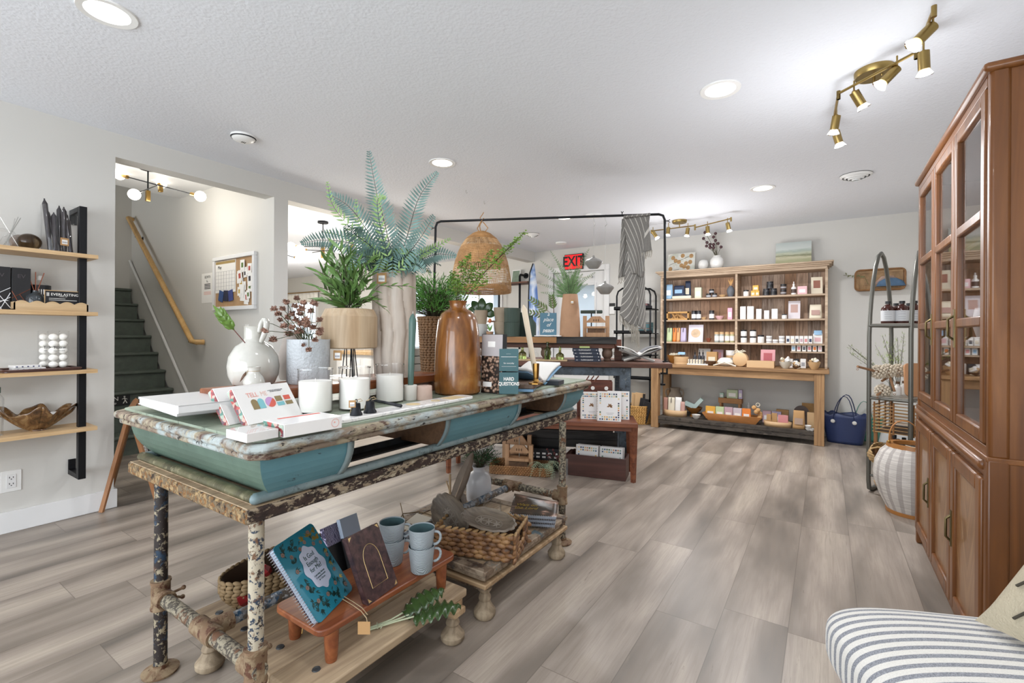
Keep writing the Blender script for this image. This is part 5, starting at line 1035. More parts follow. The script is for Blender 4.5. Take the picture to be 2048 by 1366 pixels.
t=thing('everlasting_sign','small black sign with wood edge reading EVERLASTING on the second wall shelf','sign',sh(124,1,-3.70)+Vector((.02,0,.0075))); m=M(); m.b2((-.004,-.078,0),(0,.082,.112)); obj('wood_edge',m,MT['oak_laminate'],t); m=M(); m.b2((.0,-.075,.0),(.0012,.079,.108)); obj('sign_face',m,MT['matte_black'],t)
text('lettering','EVERLASTING',.0205,MT['paper'],t,(.0018,.008,.088),(PI/2,0,PI/2),sx=.95); text('lettering','CANDLE CO.',.006,MT['paper'],t,(.0018,.0,.077),(PI/2,0,PI/2)); m=M(); m.b2((.0013,-.06,.064),(.0018,.01,.066)); m.b2((.0013,-.06,.055),(.0018,.06,.057)); obj('print_lines',m,MT['paper'],t)
for j in range(3): 
    pass
m=M(); [m.b2((.0013,-.069+.004*j,.078),(.0018,-.067+.004*j,.098)) for j in range(3)]; obj('logo_bars',m,MT['paper'],t)
t=thing('dark_tray','low dark wood tray on the third wall shelf','tray',sh(80,2,-3.72)); m=M(); m.prism([(y,x) for x,y in []] or rrect(.20,.315,.02),0,.006); m.lathe([(0,0)],seg=3) if False else None; obj('tray_base',m,plain('dark_walnut','4a2c24',.35),t); m=M(); q=rrect(.2,.315,.02); m.tube([(x,y,.012) for x,y in q],.006,6,closed=True); obj('tray_rim',m,MT['dark_walnut'],t)
for i in range(2):
    t=thing('wax_melt_pack',['lower white packet on the dark tray','upper white packet on the dark tray, slightly turned'][i],'packet',sh(52+(4 if i==0 else -1),2,-3.70)+Vector((0,0,.0065+.016*i)),.1*i,'white packets on the tray'); m=M(); m.box((0,0,.0075),(.09,.13-.02*i,.015)); obj('packet',m,MT['white_box'],t,bev=.002); m=M(); [m.box((.0455,-.045+.022*j,.007),(.0008,.006,.006)) for j in range(5)]; obj('print',m,plain('navy_print','39406b',.5),t)
def tealights(lb,u,X):
    t=thing('wax_ball_pack',lb,'candles',sh(u,2,X)+Vector((0,0,.0065)),0,'clear packs of round white candles')
    for r in range(5):
        for c_ in range(2): m=M(); m.ball((0,-.021+.042*c_,.026+.040*r),.0262,14,10,(.75,.8,.72)); obj('wax_ball',m,MT['wax'],t)
    m=M(); m.b2((-.022,-.044,0),(.022,.044,.22)); obj('clear_case',m,MT['thin_glass'],t,bev=.004)
    text('lettering','Tillow',.022,MT['ink'],t,(.0225,0,.125),(PI/2,0,PI/2)); text('lettering','SCENTED WAX',.007,MT['ink'],t,(.0225,0,.106),(PI/2,0,PI/2)); return t
tealights('front clear pack of ten round white candles on the dark tray',117,-3.70); tealights('clear pack of round white candles standing behind the front one',98,-3.77)
# ruffled brown bowl
t=thing('ruffled_bowl','large brown glossy bowl with ruffled rim on the bottom wall shelf','bowl',sh(76,3,-3.735)); t.scale=(.9,.93,.98); m=M(); N=96; rows=14
def rb(a,tt): 
    rr=.035+.135*tt**1.1; z=.004+.115*tt**1.35+.022*tt**2*math.cos(6*a+.6)+.010*tt**3*math.cos(11*a); k=1+.13*tt**2*math.cos(6*a); return (rr*k*math.cos(a)*.62,rr*k*math.sin(a)*1.0,z)
m.grid(lambda u_,v_:rb(2*PI*u_,v_),N,rows,False); m.lathe([(0,.0),(.04,.0),(.036,.006),(0,.006)],seg=24)
b=NB('ruffle_glaze'); v=b.coord((1,1,1)); n=b.noise(v,22,5,.6,1); b.col(b.ramp(n,[(.35,lin('3f2a18')),(.52,lin('6d4d2e')),(.68,lin('94764f'))])); b.set(Roughness=.12,Coat_Weight=.5)
obj('bowl_body',m,MT['ruffle_glaze'],t,solid=.005)
t=thing('paper_packet','white packet with dark blots lying in the ruffled bowl','packet',sh(76,3,-3.735)+Vector((.0,0,.05))); m=M(); m.box((0,0,.03),(.07,.16,.02),R=Matrix.Rotation(-.35,4,'Y')); obj('packet',m,MT['white_box'],t,bev=.003)
m=M(); [m.box((.036,-.03+.03*j,.02),(.001,.015,.012)) for j in range(3)]; obj('print',m,MT['ink'],t)
t=thing('teal_glass_jar','clear jar with teal lid cut by the left edge on the bottom wall shelf','jar',sh(-22,3,-3.72)); m=M(); m.lathe([(0,0),(.055,0),(.058,.2),(.04,.23),(.038,.23),(.055,.2),(.05,.005),(0,.005)],seg=28); obj('glass_jar',m,MT['thin_glass'],t); m=M(); m.cyl((0,0,.23),(0,0,.26),.045,seg=24); obj('lid',m,plain('teal_lid','3f6a62',.4),t)
# outlet, switch
p=at(22,962,X=XL); t=thing('wall_outlet','white double electrical outlet low on the left wall','outlet',p); m=M(); m.b2((0,-.042,-.06),(.005,.042,.06)); obj('plate',m,MT['white_plastic'],t,bev=.002); m=M(); m.b2((.005,-.02,-.038),(.008,.02,.038)); obj('insert',m,MT['trim'],t,bev=.001)
m=M()
for s in (-1,1): m.b2((.008,-.009,s*.018),(.0088,-.006,s*.018+.009)); m.b2((.008,.006,s*.018),(.0088,.009,s*.018+.008)); m.ball((.008,0,s*.018-.006),.003,8,4,(.3,1,1))
obj('slots',m,MT['ink'],t)
p=at(495,662,Y=J2); t=thing('light_switch','white light switch right of the handrail end','switch',p); m=M(); m.b2((-.035,-.006,-.058),(.035,0,.058)); obj('plate',m,MT['white_plastic'],t,bev=.002); m=M(); m.b2((-.015,-.01,-.03),(.015,-.006,.03)); obj('rocker',m,MT['trim'],t)
# notice and pin board
A=at(404,548,Y=J2); B=at(427,605,Y=J2); t=thing('wall_notice','white printed notice sheet on the wall left of the pin board','notice',(A.x,J2,B.z)); w=B.x-A.x; h=A.z-B.z
m=M(); m.b2((0,-.002,0),(w,0,h)); obj('sheet',m,MT['paper'],t); text('heading','GROWTH\nis...',h*.13,MT['ink'],t,(w/2,-.0024,h*.8),(PI/2,0,0),sx=.7)
m=M(); [m.b2((w*.25,-.0028,h*(.62-.05*j)),(w*.75,-.0022,h*(.645-.05*j))) for j in range(4)]; obj('print_lines',m,MT['ink'],t); m=M(); [m.b2((w*.2,-.0028,h*(.36-.04*j)),(w*.8,-.0022,h*(.375-.04*j))) for j in range(3)]; obj('red_print_lines',m,cols['pink'],t)
A=at(431,517,Y=J2); B=at(514,623,Y=J2); x0,x1,z0,z1=A.x,B.x,at(431,622,Y=J2).z,A.z; t=thing('pin_board','white framed cork pin board with calendar and pinned tags in the stair hall','pin board',(x0,J2,z0)); w=x1-x0; h=z1-z0
m=M(); m.b2((.02,-.012,.02),(w-.02,0,h-.02)); obj('cork',m,plain('cork','b08e68',.9,var=.1),t)
m=M(); f=.035; [m.b2(p,q) for p,q in (((0,-.03,0),(w,0,f)),((0,-.03,h-f),(w,0,h)),((0,-.03,f),(f,0,h-f)),((w-f,-.03,f),(w,0,h-f)))]; obj('frame',m,MT['trim'],t,bev=.004)
m=M(); m.b2((f+.005,-.016,h*.33),(w*.55,-.012,h-f-.005)); cal=obj('calendar',m,MT['paper'],t); m=M(); m.b2((f+.01,-.017,h-f-.035),(w*.54,-.0165,h-f-.01)); obj('gold_strip',m,plain('gold_strip','a98f58',.5),cal); text('month','May',h*.085,MT['ink'],cal,(w*.16,-.0168,h*.80),(PI/2,0,0))
m=M(); cw=(w*.54-f-.02)/7
for i in range(8): m.b2((f+.012+cw*i,-.0172,h*.38),(f+.0135+cw*i,-.0165,h*.72))
for i in range(6): m.b2((f+.012,-.0172,h*(.38+.068*i)),(w*.54-.008,-.0165,h*(.38+.068*i)+.0015))
obj('calendar_grid',m,plain('grid_grey','9a9a9e',.6),cal)
random.seed(5)
for j in range(20):
    x=rnd(w*.59,w-f-.09); z=f+.01+(h-2*f-.13)*((j*7)%20)/19; m=M(); a=rnd(.07,.10); R=Matrix.Rotation(rnd(-.15,.15),4,'Y'); m.box((x+a/2,-.0165-.0004*j,z+a/2),(a*.8,.0012,a),R=R); c=obj('pinned_tag',m,MT['paper'],t); 
    if j%2: m=M(); m.box((x+a/2,-.018-.0004*j,z+a/2),(a*.35,.001,a*.45),R=R); obj('tag_print',m,[plain('tag_green','5f7a3c',.6),plain('tag_red','b04a3e',.6),plain('tag_dark','2f2c33',.6),plain('tag_yellow','c9a94a',.6)][j//2%4],c)
for j,(x,c_) in enumerate(((.12,'3b5587'),(.24,'2c2f45'),(.36,'3f4a86'))): m=M(); m.box((w*x+.06,-.018,f+.10),(.085,.002,.10),R=Matrix.Rotation(.25-.2*j,4,'Y')); obj('pinned_card',m,plain('card_%d'%j,c_,.5),t)
# A-frame chalkboard
F1=Vector((-3.80,1.03,0)); F2=Vector((-3.715,1.30,0)); Tn=Vector((-3.775,1.165,.63)); dA=Vector((-.53,.20,0))
t=thing('chalkboard_easel','wooden A-frame chalkboard with white lettering standing in the left opening','sign',Vector((-3.95,1.3,0))); P0=Vector((-3.95,1.3,0))
wd=wood('easel_wood','8f5f3a','a9754a',2,1,.5)
def bar(p,q,w=.011,par=t): m=M(); m.tube([Vector(p)-P0,Vector(q)-P0],w,4); return m
for (a_,b2) in ((F1,Tn),(F2,Tn),(F1+dA,Tn+dA),(F2+dA,Tn+dA)): obj('leg',bar(a_+Vector((0,0,.004)),b2,.015),wd,t)
obj('top_rail',bar(Tn-dA*.02,Tn+dA*1.02,.018),wd,t); lo=F2.lerp(Tn,.12); obj('bottom_rail',bar(lo,lo+dA,.012),wd,t)
m=M(); q0=F2.lerp(Tn,.14)-P0; q1=F2.lerp(Tn,.96)-P0; m.add([q0,q0+dA,q1+dA,q1],[(0,1,2,3)]); obj('chalk_panel',m,plain('chalk_black','22252c',.7),t,solid=.008)
ex=-dA.normalized(); ey=(Tn-F2).normalized(); ez=ex.cross(ey); R=Matrix((ex,ey,ez)).transposed().to_euler()
nn=ez*.006; c0=(F2.lerp(Tn,.60)+dA*.28)-P0
text('lettering','SALE\nITEMS',.10,MT['paper'],t,c0+nn,R); text('lettering','SALE\nITEMS',.10,MT['paper'],t,c0-nn,Matrix((-ex,ey,-ez)).transposed().to_euler())
# ================= second table, turned 25 degrees, with its rail =================
AN=math.radians(25); Q0=Vector((-1.058,3.983,0)); E1=Vector((math.cos(AN),math.sin(AN),0)); E2=Vector((-math.sin(AN),math.cos(AN),0))
def W2(x,y,z=0): return Q0+E1*x+E2*y+Vector((0,0,z))
def L2(u,v,y):
    D=at(u,v,d=1)-Vector((0,0,CZ)); k=(Q0.dot(E2)+y)/D.dot(E2); p=D*k; return Vector((p.dot(E1)-Q0.dot(E1),y,CZ+p.z))
def t2(name,label,cat,x,y,z,group=None,rz=0): return thing(name,label,cat,W2(x,y,z),AN+rz,group)
T2Z=.905
wood('reclaimed_dark','54372a','7b5140',0,.8,.65,'38261f',.4); patchy('bluegrey_paint','454e55',[(10,.5,'586470',.1),(24,.6,'353b3f',.05),(40,.64,'8f9694',.03)],.6,.3); wood('charred','2b2928','454240',0,1,.8,'1c1b1b',.6); wood('bench_wood','6b3a26','8f5638',0,.7,.45,'4f2a1c',.1)
t=t2('reclaimed_table','long dark reclaimed wood table on blue-grey legs carrying the pipe rail','table',-1.06,.4,0)
m=M(); m.b2((-1.07,-.4,.862),(1.06,-.14,T2Z)); m.b2((-1.07,-.138,.862),(1.06,.12,T2Z)); m.b2((-1.07,.122,.862),(1.06,.36,T2Z)); obj('tabletop',m,MT['reclaimed_dark'],t,bev=.006)
m=M(); m.b2((-.98,-.37,.79),(.73,-.34,.862)); m.b2((-.98,.30,.79),(.73,.33,.862)); m.b2((-.98,-.34,.79),(-.95,.3,.862)); m.b2((.63,-.34,.79),(.66,.3,.862)); obj('apron',m,MT['bluegrey_paint'],t,bev=.003)
for x in (-.93,.68):
    for y in (-.33,.28): m=M(); m.box((x,y,.431),(.09,.09,.862)); obj('leg',m,MT['bluegrey_paint'],t,bev=.004)
for p,q in (((-.95,-.36,.235),(.62,-.33,.30)),((-.95,-.355,.165),(.62,-.33,.233)),((-.95,.25,.17),(.62,.28,.30))): m=M(); m.b2(p,q); obj('lower_rail',m,MT['charred'],t,bev=.004)
# black pipe rail
xa,xb,ry,rz_=-2.098,-.042,.16,2.185
t=t2('display_rail','black pipe display rail clamped to the reclaimed table, arching over it','rail',-1.06,ry,0); o_=-1.06
m=M(); m.tube([(xa-o_-.03,0,T2Z-.15),(xa-o_,0,rz_-.05),(xa-o_+.015,0,rz_-.012),(xa-o_+.05,0,rz_),(xb-o_-.05,0,rz_),(xb-o_-.015,0,rz_-.012),(xb-o_,0,rz_-.05),(xb-o_+.01,0,T2Z+.0)],.0105,10); obj('pipe',m,MT['black_metal'],t)
for x in (xa-o_-.02,xb-o_):
    m=M(); m.b2((x-.012,-.012,T2Z+.001),(x+.03,.012,T2Z+.012)); m.b2((x+.018,-.012,T2Z-.10),(x+.03,.012,T2Z)); m.b2((x-.03,-.012,T2Z-.105),(x+.03,.012,T2Z-.09)); m.cyl((x-.01,0,T2Z-.19),(x-.01,0,T2Z-.05),.005,seg=8); m.cyl((x-.01,0,T2Z-.20),(x-.01,0,T2Z-.185),.022,seg=12); obj('clamp',m,MT['black_metal'],t)
for x,z in ((xa-o_-.004,rz_-.06),(xb-o_+.006,rz_-.06),(xb-o_-.36,rz_+.008)):
    m=M(); s=1 if x>0 else -1
    if z>rz_: m.cyl((x,0,z),(x,0,z+.02),.004,seg=6); m.cyl((x-.01,0,z+.028),(x,0,z+.012),.003,seg=6); m.cyl((x+.01,0,z+.028),(x,0,z+.012),.003,seg=6)
    else: m.cyl((x,0,z),(x+s*.025,0,z),.004,seg=6); m.cyl((x+s*.038,0,z-.012),(x+s*.018,0,z),.003,seg=6); m.cyl((x+s*.038,0,z+.012),(x+s*.018,0,z),.003,seg=6)
    obj('wing_screw',m,MT['black_metal'],t)
# woven bell shade
c=L2(963,500,ry); zb=L2(963,585,ry).z; zt=L2(963,462,ry).z; hh=zt-zb
t=t2('woven_shade','large bell shaped woven rattan shade hanging from the black rail','lamp shade',c.x,ry,zb)
pf=[(0,.272),(.04,.276),(.10,.274),(.2,.27),(.35,.258),(.5,.240),(.65,.212),(.78,.178),(.88,.136),(.95,.085),(.99,.035)]
def pr_(f):
    for (a,ra),(b2,rb_) in zip(pf,pf[1:]):
        if a<=f<=b2: return ra+(rb_-ra)*(f-a)/(b2-a)
    return pf[-1][1]
m=M(); NR=110
for i in range(NR):
    a=2*PI*i/NR; m.tube([(pr_(k/13*.99)*math.cos(a+(.02*math.sin(k*2+i))),pr_(k/13*.99)*math.sin(a+(.02*math.sin(k*2+i))),hh*k/13*.99) for k in range(14)],.0019,3,cap=False)
obj('rib',m,plain('rattan_light','b08c60',.6,var=.2),t)
m=M(); f=0
while f<.985:
    dense=(f<.085) or (.43<f<.74) or f>.84; m.tube([(pr_(f)*math.cos(2*PI*j/40),pr_(f)*math.sin(2*PI*j/40),hh*f+rnd(-.0006,.0006)) for j in range(40)],.0028 if dense else .0014,4,closed=True); f+=(.0105 if dense else .038)
obj('weave_ring',m,plain('rattan','a27a4e',.65,var=.25),t)
m=M(); top=Vector((0,0,rz_-zb+.012))
for a in (.4,2.5,4.6): m.tube([(.03*math.cos(a),.03*math.sin(a),hh*.985),(.06*math.cos(a),.05*math.sin(a),hh+.03),(.012*math.cos(a),.01*math.sin(a),hh+.085)],.005,6)
m.tube([(0,0,hh+.075),top*.99],.004,6); m.tube([(.0,-.014,rz_-zb-.012),(.02,0,rz_-zb+.016),(0,.014,rz_-zb-.01),(-.015,0,rz_-zb+.02),(0.02,-.0,rz_-zb+.07)],.004,6); obj('hanging_cord',m,MT['rattan'],t)
# ceramic lanterns
for (u,v,r,lb) in ((1187,527,.078,'upper left of two grey scalloped ceramic ornaments hanging from the black rail'),(1210,578,.076,'lower right of two grey scalloped ceramic ornaments hanging from the black rail')):
    p=L2(u,v,ry); t=t2('hanging_ornament',lb,'ornament',p.x,ry,p.z,'hanging ceramic ornaments')
    m=M(); m.lathe([(0,-.6*r),(.45*r,-.6*r),(.55*r,-.55*r),(.97*r,.05*r),(r,.12*r),(.9*r,.28*r),(.55*r,.5*r),(.22*r,.62*r),(.12*r,.75*r),(.1*r,.9*r),(0,.92*r)],seg=72,fl=lambda a,z:.07*abs(math.sin(4*a)) if z>-.5*r else 0); obj('ceramic_body',m,plain('grey_ceramic','8d8b87',.3,Coat_Weight=.3),t)
    m=M(); zt_=rz_-p.z; m.cyl((0,0,.9*r),(0,0,zt_-.09),.0013,seg=5); m.tube([(0,0,zt_-.09),(.012,0,zt_-.075),(.006,0,zt_-.05),(0,0,zt_-.035),(-.004,0,zt_-.01),(.004,0,zt_+.012),(.016,0,zt_+.008)],.0022,6); obj('chain',m,MT['steel'],t)
# striped throw
b=NB('throw_weave'); uv=b.n('ShaderNodeTexCoord'); sp3=b.n('ShaderNodeSeparateXYZ'); b.l(uv.outputs['UV'],sp3.inputs[0])
dg=b.math('ADD',b.math('MULTIPLY',sp3.outputs[0],1.0),b.math('MULTIPLY',sp3.outputs[1],.0)); fr=b.math('FRACT',b.math('MULTIPLY',dg,1.0)); ln=b.math('LESS_THAN',fr,.13)
nn=b.noise(b.coord((1,1,1)),260,2); base=b.ramp(nn,[(.3,lin('6e6b67')),(.7,lin('888580'))]); b.col(b.mix(ln,base,lin('c6c2ba'))); b.set(Roughness=.95); b.bump(nn,.3,.002)
b=NB('throw_hem'); b.b.inputs['Base Color'].default_value=(*lin('a39d92'),1); b.set(Roughness=.95)
tx=L2(1270,500,ry).x; t=t2('striped_throw','grey throw blanket with pale diagonal stripes draped over the black rail','throw',tx,ry,0)
def px2(u,v,y): q=L2(u,v,y); return Vector((q.x-tx,y-ry,q.z))
def sheet(name,tl,tr,bl,br,y0,folds,amp,ns,slope,mat='throw_weave',curve=0,top=0,belly=0):
    m=M(); k=len(m.f)
    def fn(a,b2):
        u=(tl[0]*(1-b2)+tr[0]*b2)*(1-a)+(bl[0]*(1-b2)+br[0]*b2)*a; v=(tl[1]*(1-b2)+tr[1]*b2)*(1-a)+(bl[1]*(1-b2)+br[1]*b2)*a+curve*math.sin(PI*b2)*a
        u+=belly*math.sin(PI*a)*(b2-.5)
        p=px2(u,v,y0); p.y+=amp*math.sin(folds*2*PI*b2+2.2*a)*(0.35+a); 
        return p
    m.grid(fn,30,22)
    for fi in m.uv: m.uv[fi]=[(ns*(a+slope*b2)+.3,b2) for a,b2 in m.uv[fi]]
    return obj(name,m,MT[mat],t,solid=.006)
yF=ry-.022
sheet('throw_fold',(1247,438),(1300,432),(1262,548),(1284,556),yF,1.3,.012,4.6,-1.15,curve=-4)
sheet('throw_fold',(1283,436),(1296,434),(1284,506),(1304,500),yF+.008,1,.008,1.2,.3)
m=M(); m.grid(lambda a,b2:(lambda p:Vector((p.x,.030*math.cos(a*PI)-.0,p.z+.022*math.sin(a*PI))))(px2(1247+53*b2,437-5*b2,ry)),10,16); 
for fi in m.uv: m.uv[fi]=[(.3+4.6*(-.15*a-1.15*b2),b2) for a,b2 in m.uv[fi]]
obj('throw_top',m,MT['throw_weave'],t,solid=.006)
sheet('throw_back',(1244,438),(1262,436),(1237,556),(1252,552),ry+.03,1.6,.010,5,.6)
sheet('throw_panel',(1252,520),(1276,530),(1239,628),(1276,655),yF+.012,1.0,.012,6.8,.62,curve=6,belly=-4)
sheet('throw_panel',(1274,528),(1289,520),(1275,650),(1293,664),yF+.026,.9,.012,6.5,.55,belly=-2)
sheet('throw_hem',(1280,500),(1290,498),(1278,532),(1288,530),yF+.03,1,.006,1,.1,'throw_hem')
random.seed(3)
def fringe(u0,v0,u1,v1,n,L,y,dx=0):
    m=M()
    for i in range(n):
        f=i/(n-1); p=px2(u0+(u1-u0)*f,v0+(v1-v0)*f,y); m.tube([p,p+Vector((rnd(-.008,.008)+dx*.4,rnd(-.01,.01),-L*.5)),p+Vector((rnd(-.014,.014)+dx,rnd(-.012,.012),-L*rnd(.8,1.1)))],[.0035,.003,.0022],5)
    obj('fringe',m,MT['throw_hem'],t)
fringe(1239,630,1276,656,20,.09,yF+.012,.015); fringe(1284,506,1304,500,12,.06,yF+.008); fringe(1237,556,1252,552,8,.06,ry+.03); fringe(1277,532,1288,530,8,.09,yF+.03); fringe(1262,650,1278,664,14,.15,yF+.004,.012)
# wooden riser on the table
t=t2('beam_riser','thick dark beam riser on turned feet standing on the reclaimed table','riser',-.99,.30,T2Z+.0008); RZ=1.118
h=RZ-T2Z; m=M(); m.b2((-.72,-.15,h-.062),(.545,.15,h)); obj('beam',m,MT['charred'],t,bev=.004); m=M(); m.b2((-.73,-.155,h-.055),(.02,-.15,h-.002)); obj('pale_edge',m,wood('honey_edge','8a5f36','a87a4a',0,.8,.5),t)
m=M(); m.b2((-.70,-.12,h-.10),(.53,.12,h-.062)); obj('under_board',m,MT['reclaimed_dark'],t,bev=.003)
for x in (-.65,-.08,.47): m=M(); m.lathe([(0,0),(.03,0),(.035,.012),(.028,.02),(.046,.045),(.048,.075),(.04,.095),(.048,.113),(0,.113)],seg=24); obj('turned_foot',m,wood('foot_wood','5a463b','7b6252',2,1,.6),t,loc=(x,-.06,0))
# stacked pots
def pot(name,lb,u,v,y,r0,r1,h,mat,flutes,grp=None,z=None):
    p=L2(u,v,y); t=t2(name,lb,'planter',p.x,y,z); m=M(); fl_=(lambda a,zz:.03*abs(math.sin(flutes*a/2)) if flutes else 0)
    m.lathe([(0,0),(r0,0),(r0+(r1-r0)*.35,h*.3),(r1*.99,h*.75),(r1,h),(r1*.92,h),(r1*.9,h*.85),(0,h*.85)],seg=96 if flutes else 32,fl=fl_); obj('pot_body',m,mat,t)
    if grp: t['group']=grp
    return t
bg_=plain('beige_flute','a89883',.7,var=.04); gr_=plain('green_flute','36473e',.6)
g='fluted planters on the beam riser'
pot('fluted_planter','lower beige fluted planter of the pair on the left of the beam riser',1003,670,.33,.058,.073,.135,bg_,30,g,RZ+.001); pot('fluted_planter','upper beige fluted planter of the pair on the left of the beam riser',1003,670,.33,.058,.073,.135,bg_,30,g,RZ+.137)
pot('fluted_planter','lower dark green fluted planter of the front pair',1024,670,.20,.070,.072,.128,gr_,40,g,RZ+.001); pot('fluted_planter','upper dark green fluted planter of the front pair',1024,670,.20,.070,.072,.13,gr_,40,g,RZ+.130)
pot('fluted_planter','single dark green fluted planter behind the leaning cream taper',1046,670,.36,.055,.058,.225,gr_,40,g,RZ+.001)
p=L2(1062,672,.27); t=t2('ribbed_bottle','dark green ribbed bottle with narrow neck beside the place of peace book','vase',p.x,.27,RZ+.001); m=M(); m.lathe([(0,0),(.045,0),(.047,.10),(.044,.125),(.022,.155),(.018,.165),(.018,.19),(.022,.195),(.016,.195),(0,.18)],seg=60,fl=lambda a,z:.03*abs(math.sin(14*a)) if z<.13 else 0); obj('bottle',m,gr_,t)
# place of peace book and open book under it
p=L2(1080,668,.19); q=L2(1113,668,.19); wd_=q.x-p.x
t=t2('peace_book','upright blue book reading a place of peace, standing before the leaf sprig','book',p.x,.19,RZ+.016); m=M(); m.b2((0,-.0,0),(wd_,.024,.20)); obj('pages',m,MT['paper'],t); m=M(); m.b2((0.0,-.003,0),(wd_,-.0,.20)); m.b2((0,.024,0),(wd_,.027,.2)); obj('cover',m,plain('peace_blue','4b7488',.45),t)
text('title','a\nplace\nof\npeace',.048,MT['paper'],t,(wd_/2,-.0035,.115),(PI/2,0,0),shear=.35,sx=.9); m=M(); [m.b2((wd_*(.2+.05*k),-.0038,.045-.010*k),(wd_*(.8-.05*k),-.0032,.047-.010*k)) for k in range(3)]; obj('print_lines',m,MT['paper'],t)
t=t2('flat_open_book','open book with white pages lying under the blue peace book','book',p.x+wd_/2,.20,RZ+.001); m=M(); 
for s in (-1,1): m.grid(lambda a,b2,s=s:(s*.12*a,-.07+.14*b2,.006+.005*math.sin(a*PI)),6,2,False)
obj('pages',m,MT['paper'],t,solid=.008)
t=t2('leaf_sprig','green aralia-like leaf sprig behind the blue peace book','leaves',L2(1088,625,.26).x,.26,RZ+.001); P0=L2(1088,625,.26); m=M(); sm=M()
for (a,b2,n) in (((1104,628),(1064,600),7),((1108,625),(1103,594),6),((1100,632),(1064,626),5)):
    A=L2(*a,.26); B=L2(*b2,.27); A=Vector((A.x-P0.x,0,A.z-RZ)); B=Vector((B.x-P0.x,.01,B.z-RZ)); d=B-A; sm.tube([Vector((A.x+.02,0,.0)),A,B],.002,4)
    for k in range(n):
        f=.25+.75*k/(n-1)
        for s in (-1,1): R_=Matrix.Rotation(s*.75,3,'Y'); m.blade(A+d*f,R_@d,.018,.065*(1.15-f*.5),(0,-1,0),.1)
obj('leaf',m,plain('aralia','4f6424',.4,var=.3),t); obj('stem',sm,plain('red_stem','6b3f38',.6),t)
# tan ribbed vase with fern
p=L2(1140,670,.24); t=t2('tan_vase','tall square-shouldered tan corrugated vase with price tag on the beam riser','vase',p.x,.24,RZ+.001)
m=M(); m.lathe([(0,0),(.092,0),(.094,.01),(.090,.12),(.082,.25),(.068,.37),(.066,.385),(.06,.385),(.058,.3),(0,.3)],seg=48,fl=lambda a,z:.006*math.sin(z*420)); obj('vase_body',m,plain('tan_clay','b08a6c',.8,var=.05,bump=.5,bscale=90),t); price_tag(t,(.02,-.078,.31),0,.032)
t=t2('green_fern','upright green fern with pointed fronds in the tan corrugated vase','plant',p.x,.24,RZ+.36); fm=M(); sm=M(); P0=Vector((p.x,.24,RZ+.36)); VA=Vector((0,0,1)); random.seed(21)
for (u,v) in ((1101,502),(1112,520),(1178,498),(1170,520),(1081,521),(1078,545),(1080,568),(1140,520),(1155,530),(1125,530),(1190,545),(1165,548),(1105,560),(1175,568),(1082,585),(1148,545),(1132,548)):
    e=L2(u,v,.24+rnd(-.08,.08)); e=e-P0; mid=Vector((e.x*.45,e.y*.4,e.z*.62)); w=[Vector((0,0,-.03)),mid*.5,mid,e]; frond(fm,w,.038,26,.0075,.15,(.5,1,.15),sm,.0018,face=(0.4,-.9,0),ang=.95)
obj('frond',fm,plain('fern_mid','6c8c5c',.6,var=.35),t); obj('midrib',sm,plain('maiden_stem','4a3a28',.7),t)
# wooden press
def press(t,w,h,d,mat):
    for x in (-w/2,w/2-.035): m=M(); m.b2((x,-.02,0),(x+.035,.02,h)); obj('post',m,mat,t,bev=.002)
    m=M(); m.v=[];vs=[(-w/2+.035,h*.68),(w/2-.035,h*.68),(w/2-.035,h*.75),(w/2-.08,h*.98),(-w/2+.08,h*.98),(-w/2+.035,h*.75)]; n=6; m.add([(x,-.012,z) for x,z in vs]+[(x,.012,z) for x,z in vs],[list(range(n)),[n+i for i in range(n)][::-1]]+[(i,n+i,n+(i+1)%n,(i+1)%n) for i in range(n)]); obj('top_plate',m,mat,t)
    m=M(); [m.blade((.02*k,-.0125,h*.86),(0,0,-1),.012,.028,(0,-1,0),0,2) for k in (-1,0,1)]; obj('cut_motif',m,MT['raw_brown'],t)
    m=M(); m.b2((-w/2+.03,-d/2,.0),(w/2-.03,d/2,h*.20)); m.b2((-w/2+.03,-d/2,h*.40),(w/2-.03,d/2,h*.50)); obj('press_board',m,mat,t,bev=.002); m=M(); m.b2((-w/2+.04,-d/2+.01,h*.2),(w/2-.04,d/2-.01,h*.40)); obj('dark_layers',m,MT['raw_brown'],t)
    m=M(); m.cyl((0,0,h*.45),(0,0,h*1.25),.004,seg=8); obj('screw_rod',m,MT['steel'],t)
p=L2(1192,672,.26); t=t2('flower_press','pale wooden press frame standing at the right end of the beam riser','press',p.x,.26,RZ+.001); press(t,.235,.19,.12,wood('press_wood','a67d5a','bf9670',2,1,.5))
p=L2(1221,700,.42); t=t2('tall_clear_bottle','tall clear glass bottle at the right end of the beam riser','bottle',p.x,.42,T2Z+.001); m=M(); m.lathe(bottle_prof(.03,.33,.014,.06),seg=24); obj('bottle',m,MT['thin_glass'],t)
p=L2(1229,710,.35); t=t2('red_wood_block','upright reddish wood block behind the open book stand','block',p.x+.03,.36,T2Z+.001); m=M(); m.b2((-.03,-.04,0),(.03,.04,.19)); obj('block',m,MT['bench_wood'],t,bev=.003)
p=L2(1183,614,.55); t=t2('tray_stand','flat dark green tray on a thin rod behind the wooden press','stand',p.x,.60,T2Z+.001); m=M(); m.lathe([(0,0),(.06,0),(.05,.01),(.006,.015),(.006,.44),(0,.44)],seg=20); obj('rod_base',m,MT['black_metal'],t); m=M(); m.box((0,0,.455),(.21,.10,.03)); obj('tray',m,plain('dark_green_tray','3b4a43',.5),t,bev=.006)
